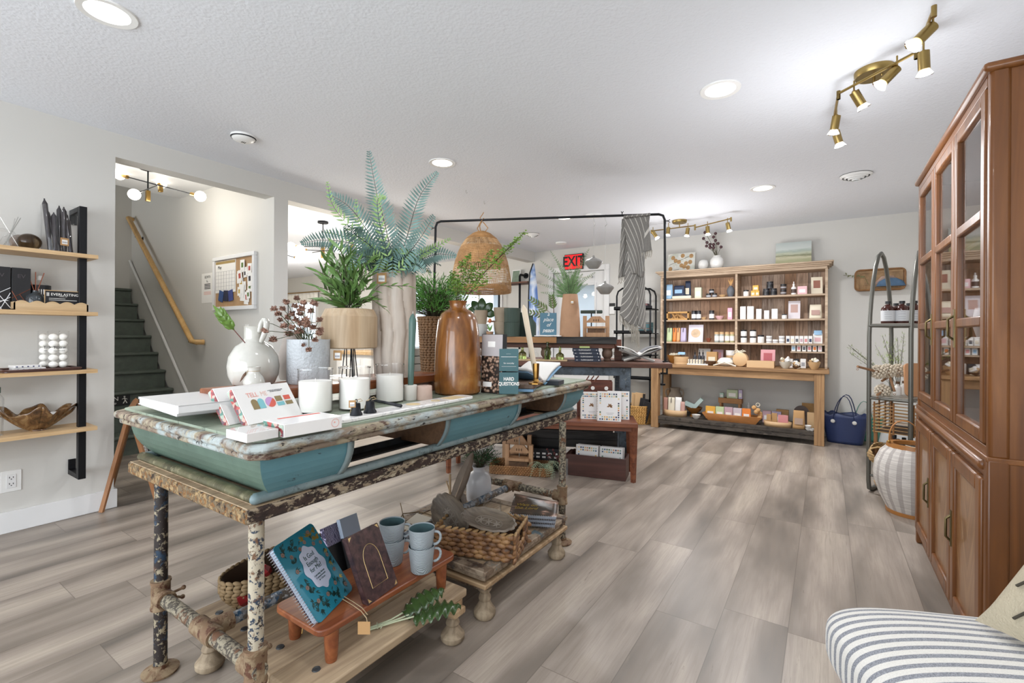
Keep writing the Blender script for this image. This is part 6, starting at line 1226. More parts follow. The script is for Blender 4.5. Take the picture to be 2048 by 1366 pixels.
# green glass bottles on a pale board
p=L2(1085,722,.15); t=t2('pale_board','pale wood board under the green glass bottles','board',L2(1085,722,.12).x,.12,T2Z+.001); m=M(); m.b2((-.26,-.07,0),(.22,.06,.012)); obj('board',m,MT['pale_tray'],t,bev=.002)
gg=glass('green_glass',(.52,.66,.22),.02); dg_=glass('deep_green_glass',(.25,.42,.12),.02)
for (u,r,hh_,nr,nh,mt,lb) in ((1045,.036,.105,.012,.035,gg,'round olive glass bottle left of the cream taper top'),(1071,.026,.10,.010,.04,MT['thin_glass'],'small clear glass bottle between two green ones'),(1095,.027,.155,.011,.05,dg_,'tall slim dark green glass bottle on the pale board'),(1120,.036,.115,.011,.055,gg,'conical olive glass flask at the right end of the pale board')):
    p=L2(u,720,.12); t=t2('glass_bottle',lb,'bottle',p.x,.11,T2Z+.0135,'green glass bottles'); m=M(); m.lathe(bottle_prof(r,hh_,nr,nh,.002),seg=28); obj('bottle',m,mt,t)
# stacked navy books
p=L2(1176,722,.08); w=.225
for k in range(4):
    t=t2('navy_book',['bottom navy book of four reading Floriography','second navy book from the bottom of four reading Floriography','third navy book from the bottom of four reading Floriography','top navy book of four reading Floriography, under small green soap'][k],'book',p.x-.008*k+rnd(-.003,.003),.14,T2Z+.0008+.0285*k,'navy books')
    m=M(); m.b2((-w/2,-.08,0),(w/2,-.077,.028)); m.b2((-w/2,-.08,0),(w/2,.08,.003)); m.b2((-w/2,-.08,.025),(w/2,.08,.028)); obj('cover',m,plain('navy_cover','2b3345',.5),t); m=M(); m.b2((-w/2+.004,-.076,.003),(w/2-.004,.077,.025)); obj('pages',m,MT['paper'],t)
    text('title','FLORIOGRAPHY',.017,MT['paper'],t,(-.005,-.0805,.014),(PI/2,0,0),sx=.85); m=M(); m.b2((.092,-.0808,.010),(.098,-.08,.018)); m.b2((-.10,-.0808,.012),(-.085,-.08,.015)); obj('spine_mark',m,MT['paper'],t)
t=t2('small_green_soap','small pale green bar lying on top of the navy books','soap',p.x-.03,.14,T2Z+.0008+.1145); m=M(); m.box((0,0,.008),(.09,.05,.016)); obj('bar',m,plain('pale_green','b3bd7b',.6),t,bev=.003)
# open book on X stand
p=L2(1277,722,.2); t=t2('book_on_stand','open book resting on a white crossed stand at the right end of the reclaimed table','book',p.x,.25,T2Z+.001); 
for y in (-.09,.09):
    for s in (-1,1): m=M(); m.tube([(-s*.13,y,.008),(s*.17,y,.105)],.011,4); obj('stand_bar',m,plain('stand_white','cfccc6',.5),t)
for s in (-1,1):
    m=M(); m.grid(lambda a,b2,s=s:(s*.185*a,-.13+.26*b2,.055+.075*a+.028*math.sin(a*PI)*(1-a*.4)),10,2,False); obj('pages',m,MT['paper'],t,solid=.008); m=M(); m.grid(lambda a,b2,s=s:(s*.19*a,-.135+.27*b2,.042+.075*a),6,2,False); obj('cover',m,plain('book_dark','2d2c30',.5),t,solid=.003)
    if s>0: m=M(); m.grid(lambda a,b2:(.02+.16*a,-.12+.24*b2,.0655+.075*(a*.87+.1)+.028*math.sin((a*.87+.1)*PI)*(1-(a*.87+.1)*.4)),8,2,False); obj('photo_page',m,plain('photo_grey','6f6f74',.4,var=.3),t)
t=t2('yarn_heap','grey and brown knitted bundle behind the open book stand','textile',L2(1262,705,.45).x,.47,T2Z+.001); m=M(); 
for k in range(9): m.tube([(rnd(-.10,.10),rnd(-.08,.08),.012+.012*k*.6) for _ in range(6)],.014,7)
m.ball((0,0,.04),.085,14,8,(1.1,.9,.45)); obj('bundle',m,plain('knit_grey','7a716a',.95,var=.3,bump=.6),t)
# fiddle leaf pot and bowls at the left on the riser
p=L2(962,660,.33)
for k in range(3): tt=t2('white_bowl',['bottom white bowl','middle white bowl','top white bowl'][k]+' of the stack left of the beige planters','bowl',p.x,.33,RZ+.001+.030*k,'stacked white bowls'); m=M(); m.lathe([(0,0),(.04,0),(.075,.05),(.077,.055),(.072,.055),(.04,.008),(0,.006)],seg=32); obj('bowl_body',m,plain('white_ceramic','dfdedb',.25),tt)
t=pot('fluted_planter','beige fluted pot holding big glossy leaves, standing on stacked white bowls',962,640,.33,.052,.062,.13,bg_,30,None,RZ+.117)
t=t2('rubber_plant','big glossy dark green leaves in the raised beige pot','plant',p.x,.33,RZ+.24); 
for (dx,dz,ax,L) in ((-.05,.03,-.6,.12),(.0,.05,.1,.13),(.06,.03,.9,.12),(.09,-.04,2.0,.11),(-.07,-.0,-1.4,.1)):
    m=M(); d=Vector((math.sin(ax),-.15,math.cos(ax))).normalized(); sd=d.cross(Vector((0,1,0))).normalized(); c0=Vector((dx*.4,0,0)); m.grid(lambda a,b2:c0+d*L*a+sd*(b2-.5)*.085*math.sin(PI*min(1,.05+a*.95))**.7+Vector((0,.015*math.sin(a*3),0)),10,4,False); obj('leaf',m,plain('rubber_green','2f4a24',.25,var=.2),t,solid=.0015)
p=L2(981,660,.25); t=t2('tulip','single orange tulip in a small tan pot','flower',p.x,.22,RZ+.001); m=M(); m.cyl((0,0,0),(0,0,.045),.028,.034,seg=20); obj('pot_body',m,MT['tan_clay'],t); m=M(); m.cyl((0,0,.04),(0,0,.13),.003,seg=6); [m.blade((0,0,.045),(.35*s,-.1,1),.018,.075,(0,-1,0),.1) for s in (-1,1)]; obj('stem',m,plain('tulip_green','5f8a3c',.5),t); m=M(); m.ball((0,0,.145),.016,12,8,(1,1,1.4)); obj('bloom',m,plain('tulip_orange','c9764a',.5),t)
# ---- bench in front with notebooks ----
t=t2('low_bench','reddish brown wood bench with tapered legs in front of the reclaimed table','bench',-1.06,-.17,0); BZ=.462
m=M(); m.b2((-.80,-.19,.425),(.745,.182,BZ)); obj('seat',m,MT['bench_wood'],t,bev=.006); m=M(); m.b2((-.75,-.17,.395),(.70,-.145,.425)); m.b2((-.75,.15,.395),(.7,.165,.425)); obj('apron',m,MT['bench_wood'],t)
for x in (-.76,.715):
    for y in (-.155,.145): m=M(); m.tube([(x,y,0),(x,y,.425)],[.02,.033],4); obj('leg',m,MT['bench_wood'],t)
sq=[plain('sq_%d'%i,h,.6) for i,h in enumerate(('3f5a78','7f9a8a','d9b06a','c98a63','4f6b4a','a7b8b0','e0c79a','39405a'))]
def notebook(lb,x,y,z,w,h,rz,lean,seed,motif=True,grp='tile bordered notebooks'):
    ex=E1*math.cos(rz)+E2*math.sin(rz); bk=-E1*math.sin(rz)+E2*math.cos(rz); up=Vector((0,0,1))*math.cos(lean)+bk*math.sin(lean)
    k=frame_thing('tile_notebook',lb,'notebook',W2(x,y,z),ex,up,grp); random.seed(seed)
    m=M(); m.b2((0,0,-.012),(w,h,0)); obj('cover',m,plain('nb_white','e3e1e0',.4),k,bev=.001)
    ms=[M() for _ in sq]; n=9; s=w*.86/n
    for i in range(n):
        for j in range(int(h*.92/s)):
            nj=int(h*.92/s)
            if 0<i<n-1 and 2<=j<nj-2: continue
            if i in (0,n-1) and rnd(0,1)<.35: continue
            x0=w*.10+s*i; y0=h*.04+(h*.92/nj)*j; ms[random.randrange(8)].b2((x0,y0,.0),(x0+s*.66,y0+s*.66,.0009))
    tm=M()
    for i,mm in enumerate(ms):
        tm.m=i; tm.T=Matrix.Identity(4); base=len(tm.v); tm.v+=mm.v; tm.f+=[[q+base for q in f] for f in mm.f]; tm.mi+=[i]*len(mm.f)
    obj('tile_border',tm,sq,k)
    if motif: m=M(); [m.blade((w*.53,h*.5,.0006),(math.cos(a),math.sin(a),0),w*.07,w*.13,(0,0,1),0) for a in (.3,1.1,2.0,3.3,-.4)]; obj('leaf_motif',m,plain('motif_brown','8a6544',.6),k); m=M(); m.b2((w*.38,h*.27,0),(w*.7,h*.28,.0008)); m.b2((w*.42,h*.23,0),(w*.66,h*.238,.0008)); obj('print_lines',m,MT['grid_grey'],k)
    m=M(); [m.tube([(.002+.008*math.cos(a),h*(i+.5)/18,-.006+.009*math.sin(a)) for a in [2*PI*j/8 for j in range(8)]],.0011,4,closed=True) for i in range(18)]; obj('spiral_binding',m,MT['brass'],k); return k
xx=lambda u,y:L2(u,800,y).x
notebook('tile bordered notebook with twig motif standing at left on the low bench',xx(1161,-.22),-.24,BZ+.001,.165,.218,.02,.16,1)
notebook('tile bordered notebook with leaf motif standing in front at right on the low bench',xx(1194,-.3),-.30,BZ+.001,.185,.232,-.08,.16,2)
notebook('tile bordered notebook half hidden behind the leaf motif one on the low bench',xx(1214,-.2),-.20,BZ+.001,.175,.225,-.09,.14,3,False)
x=xx(1185,0); t=t2('label_crate','dark red brown wooden crate with two round white labels behind the notebooks','crate',xx(1190,-.05),-.06,BZ+.001)
m=M(); m.b2((-.15,-.05,0),(.14,-.038,.29)); m.b2((-.15,.09,0),(.14,.10,.29)); m.b2((-.15,-.038,0),(-.14,.09,.29)); m.b2((.13,-.038,0),(.14,.09,.29)); m.b2((-.14,-.038,0),(.13,.09,.01)); obj('crate_body',m,wood('crate_red','4b261c','6b3929',0,.8,.5),t,bev=.002)
for xq in (-.02,.09): m=M(); m.T=Matrix.Translation((xq,-.051,.235))@Matrix.Rotation(PI/2,4,'X'); m.lathe([(0,0),(.016,0),(.015,.003),(0,.003)],seg=20); obj('round_label',m,MT['paper'],t)
m=M(); [m.tube([(-.13+.03*i,.0,.20),(-.05+.04*i,.03,.33)],.005,6) for i in range(3)]; obj('tool_handle',m,MT['bench_wood'],t)
# floor crate with notebooks
t=t2('notebook_crate','dark brown wooden crate of tile bordered notebooks on floor under the bench','crate',-.60,-.17,.001,rz=-.22)
m=M(); 
for p,q in (((-.235,-.10,0),(.225,-.088,.17)),((-.235,.088,0),(.225,.10,.17)),((-.235,-.088,0),(-.223,.088,.17)),((.213,-.088,0),(.225,.088,.17)),((-.223,-.088,0),(.213,.088,.01)),((-.26,-.10,.13),(-.235,.10,.165))): m.b2(p,q)
obj('crate_body',m,wood('crate_dark','3b211a','55322a',0,.7,.5),t,bev=.002)
R_=lambda dx,dy:(-.60+dx*math.cos(-.22)-dy*math.sin(-.22),-.17+dx*math.sin(-.22)+dy*math.cos(-.22))
for i,(dx,lb) in enumerate(((-.19,'left notebook bunch in the floor crate, red motif cover'),(.005,'right notebook bunch in the floor crate, pale blue motif cover'))):
    for j in range(2):
        a=R_(dx+.006*j,-.035+.05*j); notebook(['front','back'][j]+' notebook of the '+lb,a[0],a[1],.013,.185,.225-.006*j,-.25,.12,5+i*2+j,j==0)
# floor tray with press and fern
p=L2(1038,950,-.42); c=at(1036,950,z=0); t=thing('wicker_tray','long low brown wicker tray on the floor with wooden press and plants','tray',(c.x-.03,c.y+.10,.001),math.radians(22)); TC=Vector((c.x-.03,c.y+.10,0))
m=M(); knots(m,rrect(.50,.24,.04,3),.0,5,.014,.022,.007,tilt=.4); obj('tray_wall',m,plain('wicker_red','87603a',.6,var=.3),t); m=M(); m.prism(rrect(.49,.23,.04,3),.001,.008); obj('tray_base',m,MT['basket_dark'],t)
r22=math.radians(22); ff=lambda x,y,z:TC+Vector((x*math.cos(r22)-y*math.sin(r22),x*math.sin(r22)+y*math.cos(r22),z))
t=thing('flower_press','wooden press frame standing in the floor wicker tray','press',ff(-.02,.0,.010),r22); press(t,.235,.215,.11,MT['press_wood'])
t=thing('flower_press','taller wooden press frame behind the one in the floor tray','press',ff(-.07,.16,.0),r22); press(t,.255,.27,.08,MT['press_wood'])
t=thing('lettered_crate','dark plastic basket with white patterned openings behind the floor tray','basket',ff(.17,.19,.001),r22); m=M(); m.b2((-.13,-.07,0),(.13,-.062,.17)); m.b2((-.13,.062,0),(.13,.07,.17)); m.b2((-.13,-.062,0),(-.122,.062,.17)); m.b2((.122,-.062,0),(.13,.062,.17)); obj('basket_body',m,MT['matte_black'],t,bev=.002); m=M(); [m.b2((-.115+.05*k,-.0715,.09+.03*j),(-.085+.05*k,-.0702,.105+.03*j)) for k in range(5) for j in range(2)]; obj('white_pattern',m,MT['paper'],t)
t=thing('pale_fern','pale green lacy fern draping from the right end of the floor tray','plant',ff(.20,-.03,.05)); fm=M(); sm=M(); random.seed(9)
for i in range(16): a=rnd(-2.6,1.2); r=rnd(.10,.19); frond(fm,[Vector((0,0,0)),Vector((.4*r*math.cos(a),.4*r*math.sin(a),.05)),Vector((.8*r*math.cos(a),.8*r*math.sin(a),.03)),Vector((r*math.cos(a),r*math.sin(a),-.035))],.03,13,.0035,.2,(.5,1,.2),sm,.0016)
obj('frond',fm,plain('pale_fern_green','93a88a',.7,var=.2),t); obj('midrib',sm,MT['pale_stem'],t)
t=thing('berry_sprig','dark red berry and leaf sprig behind the pale fern','plant',ff(.25,.06,.012)); m=M(); sm=M()
for i in range(8): e=Vector((rnd(-.05,.09),rnd(-.03,.03),rnd(.10,.19))); sm.tube([(0,0,0),e],.0014,4); m.ball(e,.010,8,6); m.ball(e+Vector((.012,0,-.02)),.008,8,6)
obj('berry',m,plain('berry','5b2a2a',.5),t); obj('stem',sm,MT['twig'],t)
# ---- far corner: exit sign, tiered stand, pipe shelf, flag ----
A=at(1133,512,Y=YB); B=at(1167,537,Y=YB); w=B.x-A.x; h=A.z-B.z
t=thing('exit_sign','red lit EXIT sign over the entry door','sign',(A.x,YB,B.z)); m=M(); m.b2((-.01,-.05,-.01),(w+.01,0,h+.01)); obj('housing',m,MT['black_paint'],t,bev=.003); m=M(); m.b2((0,-.053,0),(w,-.05,h)); obj('red_panel',m,emit('exit_red','d0141c',1.1),t); text('lettering','EXIT',h*1.0,MT['black_paint'],t,(w/2,-.0545,h/2),(PI/2,0,0),sx=.82,bold=.006)
A=at(1236,578,Y=6.2); B=at(1311,578,Y=6.2); w=B.x-A.x; t=thing('tiered_stand','black metal tiered stand with arched top by the back wall, behind the striped throw','stand',((A.x+B.x)/2,6.2,0))
for y in (-.12,.12): m=M(); x=w/2-.03; m.tube([(-x,y,.0),(-x,y,1.66),(-x+.02,y,1.72),(-x+.08,y,1.76),(x-.08,y,1.76),(x-.02,y,1.72),(x,y,1.66),(x,y,0)],.012,8); obj('arched_frame',m,MT['black_metal'],t)
for z in (.55,.86,1.15,1.47): m=M(); m.b2((-w/2,-.15,z),(w/2,.15,z+.012)); m.b2((-w/2,-.15,z),(w/2,-.138,z+.045)); obj('shelf_tray',m,MT['black_metal'],t)
TS=Vector(((A.x+B.x)/2,6.2,0))
for i in range(4):
    z=(1.1632,1.2335,1.1632,1.4833)[i]; xo=(w/2-.07,w/2-.07,w/2-.16,w/2-.12)[i]; tt=thing('teal_box',['lower teal box at the right of the black stand middle shelf','upper teal box at the right of the black stand middle shelf','teal box left of the stacked teal pair on black stand','dark red box on the top shelf of the black stand'][i],'box',TS+Vector((xo,-.04,z))); m=M(); m.b2((-.04,-.05,0),(.04,.05,.068)); obj('box_body',m,[qm,qm,qm,MT['plum']][i],tt); m=M(); m.b2((-.0405,-.0505,.052),(.0405,-.0495,.058)); obj('copper_band',m,cop,tt)
p=at(1225,617,Y=YB); t=thing('wall_keypad','white thermostat with dark screen on the back wall right of the door','thermostat',(p.x,YB,p.z)); m=M(); m.b2((-.04,-.02,-.08),(.04,0,.03)); obj('body',m,MT['white_plastic'],t,bev=.004); m=M(); m.b2((-.04,-.022,.03),(.04,0,.075)); obj('screen',m,MT['black_paint'],t)
for (u,v,lb,cat,nm) in ((1234,680,'white triple switch plate low on the back wall behind the throw','switch','switch_plate'),(1320,800,'white outlet on back wall inside the left bay of the shelf table','outlet','wall_outlet')): p=at(u,v,Y=YB); t=thing(nm,lb,cat,(p.x,YB,p.z)); m=M(); m.b2((-.06 if cat=='switch' else -.035,-.006,-.058),(.06 if cat=='switch' else .035,0,.058)); obj('plate',m,MT['white_plastic'],t,bev=.002); m=M(); [m.b2((-.045+.035*k if cat=='switch' else -.012,-.009,-.03),(-.025+.035*k if cat=='switch' else .012,-.006,.03)) for k in range(3 if cat=='switch' else 1)]; obj('rocker',m,MT['trim'],t)
A=at(1010,566,Y=6.25); B=at(1063,566,Y=6.25); t=thing('pipe_shelf','wooden shelf on dark iron pipes on the back wall beyond the lampshade','shelf',(A.x,6.25,0)); w=B.x-A.x; z=at(1030,566,Y=6.25).z; xf=at(1041,560,Y=6.25).x-A.x
m=M(); m.b2((-.25,-.13,z-.02),(w,.15,z)); m.b2((-.25,-.13,z-.62),(w,.15,z-.60)); obj('shelf_board',m,MT['reclaimed_dark'],t)
m=M(); zf=at(1048,552,Y=YB).z; m.tube([(xf,.17,zf),(xf,.0,zf),(xf,-.02,zf-.03),(xf,-.02,.9)],.018,8); m.cyl((xf,.169,zf),(xf,.155,zf),.045,seg=16); m.cyl((xf-.4,-.02,.9),(xf-.4,-.02,z+.0),.018,seg=8); obj('iron_pipe',m,MT['black_metal'],t)
t=thing('framed_print','small framed print leaning on the pipe shelf','picture',(A.x+xf-.13,6.30,z+.001),0,rot=(-.2,0,0)); m=M(); m.b2((-.08,-.01,0),(.08,.0,.22)); obj('frame',m,MT['trim'],t); m=M(); m.b2((-.065,-.012,.015),(.065,-.0095,.205)); obj('print',m,plain('print_green','7d8f7d',.6,var=.2),t)
t=thing('framed_print','small dark chalk frame on the lower pipe shelf board','picture',(A.x+xf-.12,6.30,z-.599),0,rot=(-.2,0,0)); m=M(); m.b2((-.07,-.01,0),(.07,.0,.12)); obj('frame',m,MT['trim'],t); m=M(); m.b2((-.055,-.012,.015),(.055,-.0095,.105)); obj('print',m,MT['chalk_black'],t)
p=at(1072,690,Y=6.05); t=thing('feather_flag','tall blue and white feather flag standing in the far corner','flag',(p.x,6.05,0)); zt_=at(1066,527,Y=6.05).z; rows=[(527,1066,1067),(545,1060,1069),(570,1058,1072),(600,1057,1074),(630,1057,1075),(660,1058,1076),(690,1059,1077)]
m=M(); vs=[]; 
for v,a,b2 in rows: A=at(a,v,Y=6.05)-Vector((p.x,6.05,0)); B=at(b2,v,Y=6.05)-Vector((p.x,6.05,0)); vs+=[A,B+Vector((0,.03,0))]
m.add(vs,[(2*i,2*i+1,2*i+3,2*i+2) for i in range(len(rows)-1)]); b=NB('flag_print'); n=b.noise(b.coord((4,1,2)),1.5,3,.5,1); b.col(b.ramp(n,[(.4,lin('5b7fc4')),(.52,lin('a7bfe6')),(.6,lin('dfe6f2'))])); obj('flag_cloth',m,MT['flag_print'],t,solid=.003)
m=M(); m.tube([(at(a,v,Y=6.05)-Vector((p.x,6.05,0))) for v,a,_ in rows]+[Vector((at(1059,690,Y=6.05).x-p.x,0,0.02))],.009,6); m.lathe([(0,0),(.15,0),(.14,.02),(0,.02)],(at(1059,690,Y=6.05).x-p.x,0,0),20); obj('pole',m,MT['black_metal'],t)
# side-room furniture glimpsed through the opening
m=M(); t=thing('curtain_rod','pale curtain rod over the far left window of the side room','curtain rod',(-10.2,YB-.06,2.07)); m.cyl((-.75,0,0),(.75,0,0),.012,seg=8); m.cyl((-.7,0,0),(-.7,.06,0),.008); m.cyl((.7,0,0),(.7,.06,0),.008); obj('rod',m,MT['brass'],t)
m=M(); m.grid(lambda a,b2:(-.7+1.4*a,.02*math.sin(a*60),-.02-.22*b2),60,3,False); obj('valance',m,plain('sheer','efece4',.9),t,solid=.002)
p=at(815,672,d=6.0); t=thing('side_cabinet','low white cabinet with wood top in the side room behind the fluted vase','cabinet',(p.x,p.y,0)); m=M(); m.b2((-1.1,-.25,0),(.9,.25,.86)); obj('carcass',m,MT['trim'],t,bev=.003); m=M(); m.b2((-1.13,-.28,.86),(.93,.28,.9)); obj('wood_top',m,MT['oak_laminate'],t); m=M(); [m.b2((-1.05+.5*k,-.262,.08),(-.6+.5*k,-.25,.80)) for k in range(4)]; obj('door',m,MT['white_plastic'],t)
# ================= shelf unit on a table at the back wall =================
wood('hutch_wood','a8917a','c7b198',0,.7,.7,'86705a',.4); wood('hutch_warm','8f6c48','b08a60',2,.7,.65,'6e5136',.3); wood('hutch_warm_x','8f6c48','b08a60',0,.7,.65,'6e5136',.3)
b=NB('back_planks'); tc=b.n('ShaderNodeTexCoord'); s_=b.n('ShaderNodeSeparateXYZ'); b.l(tc.outputs['Object'],s_.inputs[0]); x_=b.math('MULTIPLY',s_.outputs[0],8.5); pid=b.math('FLOOR',x_); wn=b.n('ShaderNodeTexWhiteNoise',noise_dimensions='1D'); b.l(pid,wn.inputs['W'])
v=b.coord((26,1,2.2)); n=b.noise(v,1.3,7,.7,1); c1=b.ramp(wn.outputs['Value'],[(0,lin('a07c60')),(.35,lin('b3927a')),(.7,lin('bda38d')),(1,lin('9f9085'))]); c2=b.mix(b.ramp(n,[(.32,(1,1,1)),(.55,(0,0,0))]),c1,lin('6e5747')); sm_=b.math('LESS_THAN',b.math('FRACT',x_),.03); b.col(b.mix(b.math('MULTIPLY',sm_,.8),c2,lin('241b16'))); b.set(Roughness=.8); b.bump(n,.5,.004)
HX0,HX1,HY,HB=-1.75,-.005,6.08,6.40
t=thing('display_hutch','large weathered wood shelf unit with cornice standing on a table at the back wall','shelf unit',(-.88,6.24,.781)); o0=Vector((-.88,6.24,.781))
def hp(name,p,q,mat,par=None,**k): m=M(); m.b2(Vector(p)-o0,Vector(q)-o0); return obj(name,m,mat,par or t,**k)
hp('back_panel',(HX0,HB-.02,.782),(HX1,HB,1.90),MT['back_planks'])
hp('side_panel',(HX0-.02,HY,.781),(HX0+.005,HB,1.88),MT['hutch_wood'],bev=.002); hp('side_panel',(HX1-.005,HY,.781),(HX1+.02,HB,1.88),MT['hutch_wood'],bev=.002); hp('divider',(-.895,HY,.781),(-.87,HB-.02,1.87),MT['hutch_wood'],bev=.002)
SH=(1.597,1.327,1.052)
for z in SH: hp('shelf_board',(HX0+.005,HY,z-.02),(-.895,HB-.02,z),MT['hutch_wood'],bev=.002); hp('shelf_board',(-.87,HY,z-.02),(HX1-.005,HB-.02,z),MT['hutch_wood'],bev=.002)
hp('small_shelf',(-.33,HY+.02,.948),(HX1-.005,HB-.02,.963),MT['hutch_wood'])
for (e,z0,z1) in ((.0,1.862,1.895),(.018,1.893,1.912),(.038,1.910,1.928),(.055,1.926,1.945)): hp('cornice',(HX0-.015-e,HY-.01-e,z0),(HX1+.015+e,HB+.005,z1),MT['hutch_wood'],bev=.005)
t=thing('hutch_table','light brown wooden table with low dark shelf carrying the back shelf unit','table',(-.9,6.1,0)); o0=Vector((-.9,6.1,0))
hp('tabletop',(-1.83,5.78,.745),(.03,6.40,.78),MT['hutch_warm_x'],bev=.004); hp('apron',(-1.72,5.81,.665),(-.10,5.835,.745),MT['hutch_warm_x'],bev=.003)
hp('apron',(-1.72,6.35,.665),(-.10,6.375,.745),MT['hutch_warm_x'])
for x in (-1.755,-.055):
    for y in (5.84,6.345): hp('leg',(x-.045,y-.045,0),(x+.045,y+.045,.745),MT['hutch_warm'],bev=.004)
patchy('dark_shelf','3a332d',[(12,.5,'4f473f',.1),(30,.58,'26211d',.05),(8,.66,'6d6458',.04)],.75,.4,vscale=(.5,1,1)); hp('lower_shelf',(-1.71,5.80,.10),(-.10,6.37,.142),MT['dark_shelf'],bev=.003); hp('lower_rail',(-1.71,5.805,.055),(-.10,5.83,.10),MT['dark_shelf'])
hp('stretcher',(-1.73,6.0,.0),(-1.70,6.1,.0),MT['dark_shelf']) if False else None
def hx(u,Y,v=670): return at(u,v,Y=Y).x
def hz(u,v,Y): return at(u,v,Y=Y).z
def goods(name,lb,cat,u0,u1,vt,z,Y,d,mat,kind='box',grp=None,lid=None,lab=None,rz=0,h=None,ex=None):
    x0,x1=hx(u0,Y),hx(u1,Y); w=x1-x0; hh=h or (hz((u0+u1)/2,vt,Y)-z); c=((x0+x1)/2,Y+d/2,z+.0008); k=thing(name,lb,cat,c,rz,grp); r=w/2
    if kind=='box':
        m=M(); m.b2((-w/2,-d/2,0),(w/2,d/2,hh)); obj('box_body',m,mat,k,bev=.0015)
        if lab: m=M(); m.b2((-w*.32,-d/2-.001,hh*.2),(w*.32,-d/2,hh*.62)); obj('label',m,lab,k)
    elif kind=='jar':
        m=M(); m.lathe([(0,0),(r*.96,0),(r,.004),(r,hh*.74),(r*.92,hh*.8),(0,hh*.8)],seg=24); obj('jar_body',m,mat,k); m=M(); m.lathe([(0,hh*.78),(r*.97,hh*.78),(r*.97,hh),(0,hh)],seg=24); obj('lid',m,lid or MT['matte_black'],k)
        if lab: m=M(); m.lathe([(r*1.008,hh*.16),(r*1.008,hh*.62)],seg=24,cap=False); obj('label',m,lab,k)
    elif kind=='tin':
        m=M(); m.lathe([(0,0),(r,0),(r,hh*.7),(0,hh*.7)],seg=24); obj('tin_body',m,mat,k); m=M(); m.lathe([(0,hh*.66),(r*1.03,hh*.66),(r*1.03,hh),(0,hh)],seg=24); obj('lid',m,lid or MT['white_plastic'],k); m=M(); m.lathe([(r*1.01,hh*.25),(r*1.01,hh*.5)],seg=24,cap=False); obj('label_band',m,lab or MT['grid_grey'],k)
    elif kind=='bag':
        m=M(); m.grid(lambda a,b2:((a-.5)*w*(1-.12*b2),-d/2*(1-b2*.9)-.012*math.sin(PI*a)*(1-b2),hh*b2),8,6,False); m.grid(lambda a,b2:((.5-a)*w*(1-.12*b2),d/2*(1-b2*.9)+.012*math.sin(PI*a)*(1-b2),hh*b2),8,6,False); obj('bag_body',m,mat,k,solid=.001)
        if lab: m=M(); m.b2((-w*.33,-d/2-.012,hh*.25),(w*.33,-d/2-.0105,hh*.6)); obj('label',m,lab,k)
        if lid: m=M(); m.tube([(0,-d*.1,hh*.98),(0,-d*.4,hh*.85),(0,-d*.5,hh*.7)],.004,5); obj('tie',m,lid,k)
    elif kind=='bowl':
        m=M(); m.lathe([(0,0),(r*.45,0),(r*.8,hh*.45),(r,hh),(r*.95,hh),(r*.74,hh*.5),(r*.4,hh*.12),(0,hh*.1)],seg=32); obj('bowl_body',m,mat,k)
    elif kind=='bottle':
        m=M(); m.lathe(bottle_prof(r,hh*.72,r*.4,hh*.1),seg=20); obj('bottle',m,mat,k); m=M(); m.lathe([(0,hh*.7),(r*.45,hh*.7),(r*.45,hh*.82),(r*.18,hh*.85),(r*.16,hh),(0,hh)],seg=14); obj('cap',m,lid or MT['matte_black'],k)
        if lab: m=M(); m.lathe([(r*1.01,hh*.12),(r*1.01,hh*.42)],seg=20,cap=False); obj('label',m,lab,k)
    elif kind=='lean':
        k.rotation_euler=(-.18,0,rz); m=M(); m.b2((-w/2,0,0),(w/2,.004+(ex or 0),hh)); obj('card',m,mat,k)
        if lab: m=M(); m.b2((-w*.3,-.001,hh*.35),(w*.3,0,hh*.8)); obj('print',m,lab,k)
    return k
P_={}
def pc(n,h,r=.5): 
    if n not in P_: P_[n]=plain('goods_'+n,h,r)
    return P_[n]
white=pc('white','e2dfdb'); cream=pc('cream','d9cfb9'); pink=pc('pink','d8aeb2'); navy=pc('navy','27334d'); yel=pc('yellow','dba541'); green=pc('green','b7c69a'); mauve=pc('mauve','b99aa3'); lil=pc('lilac','b9adc9'); org=pc('orange','dd7f35'); mint=pc('mint','b5d0c2'); tan_=pc('tan','c29f74'); krf=MT['kraft']; smk=pc('smoke','3b3a3f',.3); rose=pc('rose','c98585'); ltb=pc('ltblue','8fb2cf')
GY=6.10
# -- on top --
Zc=1.9455
k=goods('canvas_print','canvas of tan seed pods, leaning on top of the shelf unit at left','picture',1333,1388,506,Zc,6.22,.02,plain('canvas_side','cfcac0',.8),'lean',ex=.02)
hh=hz(1360,505,6.22)-Zc; w=hx(1388,6.22)-hx(1333,6.22); random.seed(4)
m=M(); m.b2((-w/2,-.002,0),(w/2,-.0005,hh)); obj('painted_ground',m,patchy('canvas_ground','c9c9c2',[(7,.55,'b5b8ab',.06),(11,.62,'dcdad2',.05)],.8,0),k)
m=M(); [m.tube([(rnd(-w/2,w/2),-.003,rnd(0,hh)),(rnd(-w/3,w/3),-.003,rnd(0,hh))],.0025,4) for _ in range(3)]; obj('painted_twig',m,MT['twig'],k)
m=M(); [m.ball((w*x,-.0025,hh*z),.026,12,6,(1,.06,1.1)) for x,z in ((-.38,.2),(-.30,.78),(-.2,.62),(-.08,.55),(.05,.86),(.02,.35),(.18,.45),(.26,.22),(.33,.5),(.36,.82),(.12,.28))]; obj('painted_pod',m,plain('pod_tan','a88458',.7,var=.2),k)
def hut(name,lb,u,Y,prof,mat,z=Zc): 
    k=thing(name,lb,'vase',(hx(u,Y),Y,z)); m=M(); m.lathe(prof,seg=36); obj('vase_body',m,mat,k); return k
